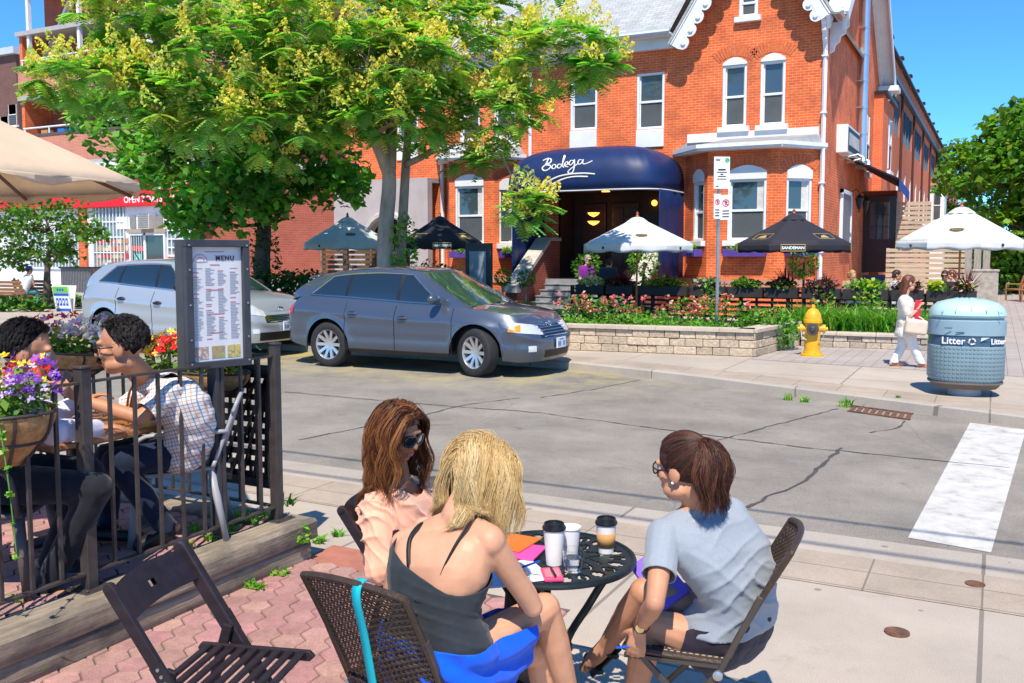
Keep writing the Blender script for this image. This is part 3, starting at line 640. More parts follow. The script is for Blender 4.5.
for pts,rad in strokes:
    q=[]
    for p in smooth(pts):
        px,py=510+p.x/5.39,140+p.y/5.39; w_=N(px,py,25.75); y=awy(w_.x,w_.z); w_=N(px,py,y); y=awy(w_.x,w_.z); q.append(V((w_.x,y,w_.z)))
    s.tube(q,rad,6,flat=.4 if 0 else 1)
s.build('lettering',M_txtw,aw)
# stucco porch at the left end
s=MB(); xp0,xp1=-21.7,-17.6; ac=-19.3; r0=.95
arch=[(ac-r0*math.cos(PI*i/14),2.2+r0*1.1*math.sin(PI*i/14)) for i in range(15)]
s.prism([(xp0,.1),(ac-r0,.1)]+arch+[(ac+r0,.1),(xp1,.1),(xp1,4.6),(xp0,4.6)],(0,27.2,0),(1,0,0),Z,(0,.3,0)); s.bx((xp0,27.5,4.45),(xp1,FY,4.6)); s.build('porch',M_stucco,house,0)
s=MB(); s.tube([(ac-(r0+.12)*math.cos(PI*i/14),27.18,2.2+(r0+.12)*1.1*math.sin(PI*i/14)) for i in range(15)],.12,6); s.build('arch_moulding',mat('pale_moulding',(.55,.5,.46),.8),house)
s=MB(); s.bx((ac-1.1,27.95,.1),(ac+1.1,27.99,3.4)); s.build('porch_door',mat('porch_dark',(.03,.015,.012),.7,var=.2),house,0)
# ---- side yard of the house
s=MB(); s.bx((XR,39.2,.1),(XR+.35,43.2,8.2)); rw=s.build('rear_wing',M_brickr,house,0)
s=MB(); s.bx((XR-.01,39.1,8.2),(XR+.5,43.3,8.32)); s.build('flat_coping',M_black,rw,0)
for (y,z,w,h) in((41.2,5.4,1.1,2.2),): window(house,(XR+.35,y,z),(0,1,0),w,h,sill=True,rec=-.03)
window(house,(XR,36.9,5.0),(0,1,0),.9,2.2,rec=-.03)
def wpt(px,py): return XP(px,py,XR)
s=MB(); a,b_=wpt(836,205),wpt(845,243); 
s.bx((XR,31.05,2.1),(XR+.06,33.1,3.95)); wb=s.build('blind_window',mat('blind_grey',(.2,.19,.2),.5,var=.1),house,0)
s=MB(); 
for q in((31.0,2.05,33.15,2.15),(31.0,3.9,33.15,4.02),(31.0,2.05,31.1,4.02),(33.05,2.05,33.15,4.02)): s.bx((XR+.005,q[0],q[1]),(XR+.1,q[2],q[3]))
s.build('frame',M_trim,wb,0)
s=MB(); s.bx((XR,29.9,5.05),(XR+.34,32.6,5.9)); sg=s.build('sign_box',M_trim,house,0,bevel=.02)
s=MB(); s.bx((XR+.34,30.0,5.13),(XR+.352,32.5,5.82)); 
for k in range(9): s.bx((XR+.352,30.2+k*.26,5.3),(XR+.358,30.3+k*.26,5.68),1)
s.build('sign_face',[M_black,M_trim],sg,0)
s=MB(); 
for y in(30.3,31.6): s.tube([(XR+.1,y,4.9),(XR+.6,y,5.0),(XR+.75,y,4.9)],.035,8); s.lathe([(.05,.0),(.12,-.14),(.02,-.12)],(XR+.75,y,4.93),12)
s.build('flood_lamp',M_steel,house)
s=MB(); A=[(XR+.02,31.6,5.15),(XR+.02,37.2,5.15),(XR+1.55,37.2,4.25),(XR+1.55,31.6+1.5,4.45)]
s.add(A+[(p[0],p[1],p[2]-.05) for p in A],[(0,1,2,3),(7,6,5,4),(0,3,7,4),(1,0,4,5)]); s.quad(A[3],A[2],(A[2][0],A[2][1],A[2][2]-.35),(A[3][0],A[3][1],A[3][2]-.35),1)
s.build('side_awning',[mat('black_canvas',(.012,.012,.03),.7,var=.2),mat('blue_valance',(.02,.07,.33),.6,var=.1)],house,0)
for y in(33.3,35.0):
    s=MB(); c=V((XR+.3,y,3.75)); s.tube([(XR,y,4.0),(XR+.2,y,4.15),(XR+.3,y,4.0)],.02,6); s.lathe([(.06,-.28),(.13,.05),(.15,.08),(.02,.22)],c,6); s.lathe([(.02,-.4),(.03,-.28)],c,6); s.build('wall_lantern',M_black,house,0)
# door vestibule facing the street
s=MB(); vx0,vx1=-4.46,-3.35; s.bx((vx0,37.02,1.3),(vx1,39.1,4.3)); vb=s.build('vestibule',M_brickd,house,0)
s=MB(); s.bx((vx0-.02,36.9,1.25),(vx0+.1,37.02,4.1)); s.bx((vx1-.1,36.9,1.25),(vx1+.02,37.02,4.1)); s.bx((vx0+.1,36.9,3.98),(vx1-.1,37.02,4.1)); s.build('door_frame',M_dkwood,vb,0)
s=MB(); s.bx((vx0+.1,36.95,1.27),(vx1-.1,37.0,2.5)); s.bx((vx0+.1,36.95,2.5),(vx0+.22,37.0,3.98)); s.bx((vx1-.22,36.95,2.5),(vx1-.1,37.0,3.98)); s.bx((vx0+.22,36.95,3.88),(vx1-.22,37.0,3.98))
for k in(1,2): s.bx((vx0+.22+k*.22,36.96,2.5),(vx0+.25+k*.22,36.99,3.88)); s.bx((vx0+.22,36.962,2.5+k*.45),(vx1-.22,36.988,2.53+k*.45))
dd=s.build('side_door',M_dkwood,vb,0); s=MB(); s.bx((vx0+.22,36.975,2.5),(vx1-.22,36.98,3.88)); s.build('pane',M_glass,dd,0)
s=MB()
for k in range(6): s.bx((-4.4,36.9-.32*(k+1),.1),(-2.9,36.9-.32*k,1.27-.19*(k+.5)))
s.build('side_steps',mat('blue_grey_stone',(.1,.12,.16),.8,var=.15),house,0,bevel=.01)
# ---- townhouse row
row=thing('townhouse_row','long three storey red brick terrace with dark strip windows running back from the house','townhouse',(XR,80,.1))
TZ=11.05; Y0,Y1=43.3,122.
hol=[]; strips=[(46.3,49.8)]+[(50.6+k*7.4,57.2+k*7.4) for k in range(9)]
for a,b_ in strips: hol.append((a-Y0,b_-Y0,7.55,9.35))
low=[]
for k in range(10):
    for dy in(1.2,4.6): low.append((44.4+k*7.5+dy,45.5+k*7.5+dy,3.9,6.1))
hol+=[(a-Y0,b_-Y0,c,d) for a,b_,c,d in low]
wallpanel(row,'wall',(XR,Y0,.1),(0,1,0),Y1-Y0,TZ-.1,hol,M_brickr,.2)
s=MB(); s.quad((XR,Y0,.1),(XR-9,Y0,.1),(XR-9,Y0,TZ+.6),(XR,Y0,TZ+.6)); s.quad((XR,Y1,.1),(XR,Y1+6,.1),(XR,Y1+6,TZ),(XR,Y1,TZ)); s.build('end_wall',M_brickr,row,0)
M_tglass=glassmat('blue_window_glass',(.03,.06,.09))
for a,b_ in strips:
    s=MB(); fr=[]
    n=4
    for k in range(n+1): y=a+(b_-a)*k/n; s.bx((XR-.16,y-.035,7.65),(XR-.05,y+.035,9.45))
    s.bx((XR-.16,a,7.62),(XR-.03,b_,7.72)); s.bx((XR-.16,a,9.38),(XR-.05,b_,9.45)); f_=s.build('window',mat('blue_grey_frame',(.12,.17,.22),.5,var=.05),row,0)
    s=MB(); s.quad((XR-.12,a,7.65),(XR-.12,b_,7.65),(XR-.12,b_,9.45),(XR-.12,a,9.45)); s.build('pane',M_tglass,f_,0)
for (a,b_,c,d) in low: window(row,(XR,a,c+.1),(0,1,0),b_-a,d-c,rec=.12,sill=True)
s=MB(); s.bx((XR-.02,Y0,9.75),(XR+.24,Y1,9.95)); s.build('gutter',mat('blue_gutter',(.05,.09,.14),.5,var=.1),row,0)
s=MB()
for k in range(10): y=50.2+k*7.4; s=MB(); s.tube([(XR+.07,y,.2),(XR+.07,y,9.8)],.06,6); s.build('downspout',mat('brown_pipe',(.09,.03,.025),.6),row)
for k in range(15):
    y=Y0+1+k*5.1; s=MB(); s.bx((XR-3,y,TZ-.2),(XR+.05,y+.5,TZ+.42)); s.bx((XR-3.1,y-.06,TZ+.42),(XR+.12,y+.56,TZ+.52),1); s.build('party_wall',[M_brickr,M_black],row,0)
s=MB(); s.add([(XR+.15,Y0,TZ-.06),(XR+.15,Y1,TZ-.06),(XR-4,Y1,TZ+.3),(XR-4,Y0,TZ+.3)],[(0,1,2,3)]); s.bx((XR-.01,Y0,TZ-.1),(XR+.2,Y1,TZ-.01)); s.build('roof',M_black,row,0)
s=MB(); s.bx((XR,74,.1),(XR+1.0,77,6.9)); bb_=s.build('white_bay',M_trim,row,0); s=MB(); s.bx((XR-.02,73.8,6.9),(XR+1.2,77.2,7.1)); s.build('cap',mat('tan_cap',(.5,.3,.12),.7),bb_,0)
window(row,(XR+.2,74,4.4),ex,.65,2.2,rec=-.04,sill=False)
# ---- plain brick building in the maple's shade
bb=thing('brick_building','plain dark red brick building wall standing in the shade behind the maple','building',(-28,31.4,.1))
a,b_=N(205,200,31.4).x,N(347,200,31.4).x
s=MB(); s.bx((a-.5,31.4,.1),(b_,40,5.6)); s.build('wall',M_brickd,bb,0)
s=MB(); s.bx((a-.6,31.3,5.6),(b_+.1,40,5.85)); s.build('parapet_cap',M_trim,bb,0)
s=MB(); s.bx((a+.3,31.2,.1),(b_-.3,31.36,.9)); s.build('base_ledge',M_stucco,bb,0)
# ---- shop with balconies above
shop=thing('apartment_building','brick apartment block with open balconies above a white fronted corner store','building',(-40,31,.1))
sx0,sx1=-45.05,-33.0; sy=31.
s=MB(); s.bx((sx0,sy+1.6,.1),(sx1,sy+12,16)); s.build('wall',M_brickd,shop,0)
s=MB()
for z in(6.6,10.05,13.3): s.bx((sx0-.05,sy-.1,z-.22),(sx1+3,sy+1.7,z))
s.build('balcony_slab',mat('grey_slab',(.4,.38,.37),.8,var=.1),shop,0)
for z in(6.6,10.05):
    s=MB(); s.bx((sx0,sy-.05,z),(sx1+3,sy+.12,z+1.35)); s.build('balcony_parapet',M_brickp,shop,0)
    s=MB(); s.bx((sx0-.02,sy-.09,z+1.35),(sx1+3,sy+.16,z+1.47),0); s.tube([(sx0+.2,sy+.03,z+1.8),(sx1+3,sy+.03,z+1.8)],.05,6,1)
    for k in range(7): s.tube([(sx0+.3+k*1.9,sy+.03,z+1.4),(sx0+.3+k*1.9,sy+.03,z+1.8)],.04,6,1)
    s.build('balcony_rail',[mat('dark_coping',(.1,.08,.08),.7),M_trim],shop,0)
s=MB(); s.bx((sx0,sy+.1,6.6),(sx0+.22,sy+1.6,13.3)); s.build('balcony_wall',M_brick,shop,0)
s=MB(); s.prism([(0,0),(2.6,0),(2.6,3.2),(2.2,3.2)],(sx0,sy+1.5,11.5),(1,0,0),Z,(0,.15,0)); s.build('dormer_wall',M_brickd,shop,0)
s=MB(); s.bar((sx0-.2,sy+1.4,11.4),(sx0+2.4,sy+1.4,14.9),.35,.12); s.build('rake',M_trim,shop,0)
s=MB()
for x in(sx0+.75,sx0+4.6,sx0+9.4): s.bx((x,sy,11.4),(x+.18,sy+.18,15.4))
s.bx((sx0-.2,sy-.3,15.35),(sx1+3,sy+2,15.6)); s.build('balcony_post',M_trim,shop,0)
for z in(6.7,10.15):
    for x in(sx0+3.9,sx0+7.5): window(shop,(x,sy+1.6,z),ex,1.8,2.3,rec=-.02,sill=False)
s=MB()
for k,(x,c) in enumerate(((sx0+.9,0),(sx0+2.2,1),(sx0+3.1,1))): s.bx((x,sy+.5,8.0),(x+.5,sy+.9,8.35),c)
s.build('balcony_clutter',[mat('tan_crate',(.5,.28,.1),.7),mat('blue_tub',(.02,.2,.6),.5)],shop,0)
# store front
fy_=sy-.25
s=MB(); s.bx((sx0-6,fy_,.1),(sx1+.3,sy+1.6,6.4)); s.build('store_wall',M_trim,shop,0)
a=N(85,205,fy_-.3).x
s=MB(); s.bx((sx0-6,fy_-.3,4.2),(sx1+1.2,fy_-.02,5.6)); sg=s.build('store_sign',mat('red_sign',(.72,.01,.02),.45,var=.04),shop,0,bevel=.02)
text('lettering','OPEN 7 DAYS A WEEK',.42,M_txtw,(N(155,201,fy_-.31).x,fy_-.305,4.5),ex,Z,sg,.004,bold=.006)
s=MB(); rr=random.Random(5)
for k in range(22):
    x=-40+k*.42; s.bx((x,fy_-.325,4.95),(x+.2,fy_-.302,5.35 if k%3 else 5.25))
s.build('sign_emblem',M_txtw,sg,0)
M_sglass=glassmat('shop_glass',(.2,.28,.28),.08)
def barred(px0,px1,py0,py1):
    p,q=N(px0,py0,fy_-.03),N(px1,py1,fy_-.03); s=MB(); s.bx((p.x,fy_-.02,q.z),(q.x,fy_-.004,p.z)); w_=s.build('window',M_sglass,shop,0)
    s=MB(); n=int((q.x-p.x)/.24)
    for k in range(n+1): x=p.x+(q.x-p.x)*k/n; s.bx((x-.022,fy_-.1,q.z),(x+.022,fy_-.06,p.z))
    for z in np.linspace(q.z,p.z,5): s.bx((p.x,fy_-.098,z-.03),(q.x,fy_-.062,z+.03))
    s.build('bars',M_trim,w_,0)
    return p,q,w_
p,q,w_=barred(93,126,207,268)
s=MB(); rr=random.Random(4)
cols=[mat('box_%d'%i if 0 else n_,c,.7,var=.1) for i,(n_,c) in enumerate((('tan_carton',(.5,.3,.12)),('red_carton',(.6,.05,.05)),('cream_carton',(.65,.55,.35))))]
for k in range(13):
    for j in range(4):
        s.bx((p.x+.1+k*.18,fy_-.055,q.z+.1+j*.36),(p.x+.26+k*.18,fy_-.025,q.z+.1+j*.36+rr.uniform(.15,.3)),rr.randrange(3))
s.build('goods',cols,w_,0)
barred(168,189,222,256); barred(30,80,232,268)
p=N(80,230,fy_-.05); s=MB(); s.bx((p.x-.02,fy_-.14,.1),(p.x+.5,fy_-.02,4.2)); s.build('brick_pier',M_brick,shop,0)
# door bay
p,q=N(129,233,fy_-.1),N(166,275,fy_-.1)
s=MB(); s.bx((p.x-.1,fy_-.16,p.z),(q.x+.1,fy_-.02,p.z+.18)); s.build('door_lintel',mat('lintel_stone',(.38,.3,.22),.8),shop,0)
s=MB(); s.bx((p.x,fy_-.12,.1),(p.x+.08,fy_-.02,p.z)); s.bx((q.x-.1,fy_-.12,.1),(q.x,fy_-.02,p.z)); s.bx((p.x+1.0,fy_-.12,.1),(p.x+1.12,fy_-.02,p.z)); s.bx((p.x+.08,fy_-.12,p.z-.12),(q.x-.1,fy_-.02,p.z)); dr=s.build('door',M_trim,shop,0)
s=MB(); s.bx((p.x+.08,fy_-.06,.1),(q.x-.1,fy_-.03,p.z-.12)); s.build('pane',glassmat('dark_shop_glass',(.04,.05,.05),.05),dr,0)
o=text('neon','OPEN',.3,mat('neon_red',(1,.05,.05),.5,var=0,emit=1.6),(p.x+.55,fy_-.075,p.z-.75),ex,Z,dr,.004)
s=MB(); s.bx((p.x+.35,fy_-.08,p.z-1.55),(p.x+.75,fy_-.065,p.z-1.0)); s.build('poster',mat('teal_poster',(.1,.5,.45),.6),dr,0)
s=MB()
for k in range(6): s.bx((p.x+.14+k*.16,fy_-.09,.2),(p.x+.16+k*.16,fy_-.07,p.z-.15))
s.build('bars',M_trim,dr,0)
p,q=N(138,214,fy_-.4),N(150,229,fy_-.4); s=MB(); s.bx((p.x,fy_-.45,q.z),(q.x,fy_-.02,p.z)); ac=s.build('air_conditioner',mat('ac_grey',(.5,.48,.45),.6,var=.08),shop,0,bevel=.02)
s=MB()
for k in range(7): s.bx((p.x+.06,fy_-.47,q.z+.08+k*.1),(q.x-.06,fy_-.45,q.z+.13+k*.1))
s.build('grille',mat('grille_grey',(.25,.24,.22),.6),ac,0)
for (a_,b__) in(((130,216),(136,228)),((155,216),(163,228)),((116,217),(128,229))):
    p,q=N(*a_,fy_-.03),N(*b__,fy_-.03); s=MB(); s.bx((p.x,fy_-.06,q.z),(q.x,fy_-.01,p.z)); s.build('vent_panel',[mat('grille_grey',(.25,.24,.22),.6),M_trim][a_[0]==116],shop,0)
p,q=N(166,254,fy_-.03),N(177,268,fy_-.03); s=MB(); s.bx((p.x,fy_-.05,q.z),(q.x,fy_-.008,p.z)); s.build('poster',mat('pink_poster',(.7,.4,.35),.6,var=.3,vs=9),shop,0)
# far brown building
fb=thing('brown_building','dark brown brick building with pale flat roof at the far left edge behind the store','building',(-75,50,.1))
p=N(-60,66,50); q=N(16,66,50); s=MB(); s.bx((p.x-20,50,.1),(q.x,62,p.z)); s.build('wall',M_brickb,fb,0)
s=MB(); s.bx((p.x-20.3,49.6,p.z),(q.x+.3,62,p.z+.55)); s.build('roof_edge',mat('pale_blue_fascia',(.5,.55,.62),.6),fb,0)
for (px,py) in((12,106),(4,118)): 
    w_=N(px,py,49.97); window(fb,(w_.x-.6,50,w_.z-1.6),ex,1.2,1.8,rec=-.02)
# ---------------------------------------------------------------- vegetation
M_bark=mat('grey_bark',(.36,.29,.22),.9,var=.3,vs=5,sc=(1,1,.35),bmp=.6,bs=22)
M_barkd=mat('dark_bark',(.12,.09,.065),.95,var=.35,vs=7,sc=(1,1,.4),bmp=.7,bs=22)
def tree(name,label,trunks,lobes,leaf,mtb,nb=10,group=None,extra=None):
    base=trunks[0][0][0]; t=thing(name,label,'tree',base,0,group); r_=random.Random(len(label)*7)
    s=MB(); nodes_=[]
    for pts,r0,r1 in trunks:
        P=[V(p) for p in pts]; q=smooth3(P,5); n=len(q); s.tube(q,[r0+(r1-r0)*(i/(n-1))**.8 for i in range(n)],10)
        nodes_+=[(q[i],r0+(r1-r0)*(i/(n-1))**.8) for i in range(n//4,n)]
    vs=[];cs=[]; cl=[]
    for (c,rad,num) in lobes:
        c=V(c)
        for k in range(num):
            d=V((r_.gauss(0,1),r_.gauss(0,1),r_.gauss(0,.9)+.25)).normalized(); qq=.5+.5*r_.random()**.55
            cl.append((c+V((d.x*rad[0],d.y*rad[1],d.z*rad[2]))*qq,d,c))
        # a limb into the lobe and branches through it
        if nodes_:
            near=min(nodes_,key=lambda a:(a[0]-c).length+.6*max(0,a[0].z-c.z)); mid=near[0].lerp(c,.5)+V((0,0,-.15*rad[2])); rr=min(near[1]*.7,.03+.03*max(rad))
            q=smooth3([near[0],mid,c],5); s.tube(q,[rr*(1-.6*i/(len(q)-1)) for i in range(len(q))],6)
            mine=[x for x in cl if x[2]==c]; r_.shuffle(mine)
            for (p,d,_) in mine[:max(3,int(num*.22))]:
                a=q[r_.randrange(len(q)//2,len(q))]; m_=a.lerp(p,.55)+V((r_.uniform(-.1,.1),r_.uniform(-.1,.1),.08*(p-a).length)); qq=smooth3([a,m_,p],3)
                s.tube(qq,[max(.006,rr*.36*(1-.8*i/(len(qq)-1))) for i in range(len(qq))],4)
    s.build('trunk',mtb,t,180)
    for p,d,c in cl: 
        a,b_=leaf(p,d,r_); vs+=a; cs+=b_
    quads('crown',vs,cs,LEAF,t)
    return t
def smooth3(P,n):
    if len(P)<3: return [P[0].lerp(P[-1],i/n) for i in range(n+1)]
    P=[P[0]*2-P[1]]+P+[P[-1]*2-P[-2]]; out=[]
    for i in range(1,len(P)-2):
        a,b_,c,d=P[i-1],P[i],P[i+1],P[i+2]
        for k in range(n):
            t=k/n; out.append(.5*((2*b_)+(c-a)*t+(2*a-5*b_+4*c-d)*t*t+(3*b_-a-3*c+d)*t**3))
    out.append(P[-2]); return out
GOLD=[(.78,.66,.14),(.7,.6,.10),(.62,.6,.16)]
GT=[(.20,.44,.09),(.13,.34,.06),(.30,.52,.14),(.38,.54,.10)]
def pinnate(p,d,r_,n=10,L=.38,pan=.95):
    """a spray of feathered leaves with an upright yellow flower panicle"""
    vs=[];cs=[]; tone=r_.choice(GT)
    for k in range(n):
        a=r_.uniform(0,2*PI); ax=(V((math.cos(a),math.sin(a),r_.uniform(-.45,.25)))+d*.55); ax.normalize()
        side=ax.cross(V((0,0,1))); side.normalize(); up=side.cross(ax); l=L*r_.uniform(.7,1.15); col=[x*r_.uniform(.75,1.3) for x in tone]
        m=7
        for j in range(1,m+1):
            u=j/m; q=p+ax*l*u-V((0,0,1))*l*.22*u*u; w=l*.24*(1-.55*abs(u-.45)); h=l*.075
            for sg in(-1,1):
                tip=q+side*sg*w+ax*w*.35-up*w*.25; b0=q-ax*h; b1=q+ax*h
                vs.append((b0,tip-ax*h*.7,tip+ax*h*.7,b1)); cs.append([x*r_.uniform(.88,1.12) for x in col])
    if r_.random()<pan:
        h=r_.uniform(.3,.55); col=r_.choice(GOLD); ax=(V((0,0,1))+d*.5+V((r_.gauss(0,.2),r_.gauss(0,.2),0))).normalized()
        for k in range(58):
            u=r_.random(); a=r_.uniform(0,2*PI); rr=h*.46*(1-u)+.02; q=p+ax*h*(.25+u)+V((math.cos(a)*rr,math.sin(a)*rr,0)); e=V((r_.gauss(0,1),r_.gauss(0,1),r_.gauss(0,1))).normalized()*.036; f=V((r_.gauss(0,1),r_.gauss(0,1),r_.gauss(0,1))).normalized()*.036
            vs.append((q-e,q-f,q+e,q+f)); cs.append([x*r_.uniform(.75,1.25) for x in col])
    return vs,cs
def broad(cols,n=9,sz=.17,rad=.26,asp=.9):
    def f(p,d,r_):
        tone=r_.choice(cols); return leaves(n,p,(rad,rad,rad*.75),sz,[[x*r_.uniform(.85,1.2) for x in tone]],r_,.2,.7,asp)
    return f
D=21.0
tb=C(386,300,D); tb.z=.1
def T(px,py,dd=0): return C(px,py,D+dd)
trunks=[([tb,T(385,262),T(386,225),T(389,190),T(389,165)],.21,.15),
 ([T(389,172),T(376,142,-.2),T(359,119,-.4),T(338,82,-.6),T(300,40,-.8),T(262,-5,-1)],.17,.05),([T(389,168),T(392,123,.2),T(396,82,.4),T(380,41,.6),T(372,-30,.9)],.16,.05),
 ([T(399,262,.5)-V((0,0,.1)),T(402,230,.5),T(406,164,.5),T(409,123,.7),T(412,82,.9),T(432,35,1.1),T(440,-30,1.3)],.14,.045),
 ([T(405,165,.4),T(432,150,0),T(462,112,-.4),T(505,80,-.8),T(560,62,-1.2)],.08,.03),([T(338,82,-.6),T(290,78,-1),T(230,72,-1.6),T(150,78,-2),T(90,86,-2.4)],.08,.025),([T(452,110,-.3),T(490,140,-.8),T(514,180,-1.2),T(527,206,-1.4)],.035,.012)]
lobes=[]
for (px,py,dd,rx,ry,rz,n) in [(330,25,0,2.6,2.4,1.5,165),(215,62,-1.2,2.1,2,1.15,120),(95,82,-2.3,1.35,1,.42,40),(55,72,-2.4,.6,.6,.3,12),(255,125,-1.2,1.8,1.7,.85,90),(190,108,-2,1.2,1.2,.7,50),(450,50,.6,2.2,2.2,1.4,120),(560,58,-1,1.3,1.4,.8,56),(600,70,-1.4,.5,.6,.3,12),(505,112,-1,.95,1,.7,44),(527,208,-1.5,.4,.45,.34,17),(490,165,-.8,.5,.5,.4,9),(400,112,-.9,1.5,1.6,.7,80),(330,105,-1,1.3,1.4,.6,60),(290,-60,.5,3.6,3.4,1.8,70),(470,-50,1,2.8,2.6,1.7,55),(150,10,-1.6,1.5,1.4,.9,60),(455,145,0,.8,.8,.5,12),(380,70,-1.2,1.8,1.4,.9,110)]:
    lobes.append((T(px,py,dd),(rx,ry,rz),n))
tree('golden_rain_tree','large spreading tree with feathery leaves and yellow blossom over the parked grey car',trunks,lobes,pinnate,M_bark)
# ivy up the double trunk
vs_,cs_=leaves(260,C(404,250,D-.2),(.35,.3,.85),.15,BRIGHT+GREENS,up=.3); tag(quads('ivy',vs_,cs_,LEAF),'bright green ivy climbing the tree trunk beside the black umbrella','ivy')
# maple
D2=25.; mb=C(263,300,D2); mb.z=.1
trunks=[([mb,C(262,262,D2),C(264,225,D2),C(258,180,D2),C(250,120,D2)],.27,.12),([C(263,215,D2),C(285,175,D2-.5),C(310,140,D2-1)],.1,.04),([C(260,205,D2),C(225,170,D2-.5),C(190,150,D2-1)],.1,.04)]
lobes=[(C(px,py,D2+dd),(rx,ry,rz),n) for (px,py,dd,rx,ry,rz,n) in [(250,95,0,2.6,2.6,1.7,110),(195,150,-1,1.9,1.8,1.3,105),(290,165,-.8,1.9,1.8,1.0,105),(232,198,-1.2,1.9,1.5,.72,110),(205,222,-1.2,1.0,1,.34,36),(330,190,-.5,1.0,1.0,.45,46),(120,120,.2,1.5,1.5,1.0,60),(150,165,.2,1.2,1.2,.8,55)]]
tree('maple_tree','dark green broad leaved tree with an ivy covered trunk behind the silver car',trunks,lobes,broad([(.10,.29,.04),(.14,.36,.05),(.075,.23,.03),(.22,.46,.06)],14,.25,.42),M_barkd)
vs_,cs_=leaves(330,C(266,255,D2-.2),(.42,.4,1.15),.17,DARKG+[(.05,.13,.02)],up=.3); tag(quads('ivy',vs_,cs_,LEAF),'dark ivy wrapped round the maple trunk behind the silver car','ivy')
# small street tree on the left
D3=31.; b3=C(47,300,D3); b3.z=.1
trunks=[([b3,C(47,283,D3),C(48,262,D3),C(52,235,D3)],.16,.06),([C(48,268,D3),C(70,245,D3),C(95,235,D3)],.06,.02),([C(48,266,D3),C(25,240,D3)],.06,.02)]
lobes=[(C(px,py,D3+dd),(rx,ry,rz),n) for (px,py,dd,rx,ry,rz,n) in [(45,225,0,1.5,1.5,.8,90),(15,235,0,1.2,1.2,.8,70),(80,232,-.3,.8,.8,.6,40),(50,255,0,1.0,1,.4,45),(5,262,.3,.7,.7,.45,30),(98,235,-.3,.35,.4,.2,9),(40,200,0,1.6,1.5,.6,60)]]
tree('street_tree','small round headed street tree with light green leaves beside the wooden benches',trunks,lobes,broad([(.09,.22,.03),(.12,.28,.035),(.06,.16,.025),(.17,.3,.05)],9,.17,.3),M_barkd)
# background trees on the right
def bgtree(lab,px,py,d,r,n,cols,base=288,nm='leafy_tree',grp=None):
    c=C(px,py,d); b_=C(px,base,d); b_.z=.1; lob=[]; rr_=random.Random(int(px*3+d))
    for k in range(7): 
        a=rr_.uniform(0,2*PI); lob.append((c+V((math.cos(a)*r*.55,math.sin(a)*r*.55,rr_.uniform(-.75,.7)*r)),(r*.62,r*.62,r*.42),n//7))
    tree(nm,lab,[([b_,b_.lerp(c,.5),c],.3,.08)],lob,broad(cols,12,.36,.55),M_barkd,group=grp)
LG=[(.10,.25,.025),(.14,.32,.03),(.06,.16,.02),(.19,.36,.04)]
bgtree('tall bright green tree right of the terrace, nearest to the street',1016,172,44,3.9,900,LG)
bgtree('rounded pale green tree standing against the end of the brick terrace',978,205,75,4.4,420,[(.07,.19,.025),(.09,.24,.03)])
bgtree('darker green tree right of the terrace reaching past the right picture edge',1085,150,47,5,300,[(.05,.15,.02),(.08,.2,.025)])
s=MB(); c=G(1000,287,.1)
def hedge(lab,px0,px1,d,h,n,cols,w=1.2,sz=.28,nm='hedge'):
    a,b_=C(px0,280,d),C(px1,280,d); vs=[];cs=[]; r_=random.Random(int(px0))
    for k in range(n):
        u=r_.random(); p=a.lerp(b_,u); z=.1+h*r_.random()**.7; e=r_.choice((-1,1))*w*.5*r_.uniform(.6,1); q=V((p.x+r_.uniform(-.2,.2),p.y+e,z))
        v_,c_=leaves(2,q,(.2,.2,.16),sz,cols,r_,.3,.5,.8); vs+=v_; cs+=c_
    return tag(quads(nm,vs,cs,LEAF),lab,nm)
hedge('clipped bright green hedge behind the wooden bench at the end of the paved lane',991,1060,43,2.1,1100,[(.08,.2,.025),(.11,.26,.03)],1.4,.3)
hedge('dark green low hedge between the two parked cars in front of the brick wall',268,312,22.5,1.35,900,DARKG+[(.045,.13,.02)],1.4,.14)
hedge('low dark hedge half hidden behind the roof of the grey car',312,420,24,1.1,800,DARKG+[(.07,.18,.025)],1.0,.13)
bgtree('low dense green tree filling the gap at the far end of the lane',958,243,100,4.5,380,[(.06,.17,.02),(.08,.22,.025)])
hedge('long far hedge closing the end of the lane behind the terrace',930,1000,90,3.2,700,[(.07,.18,.02),(.09,.22,.03)],2,.45)
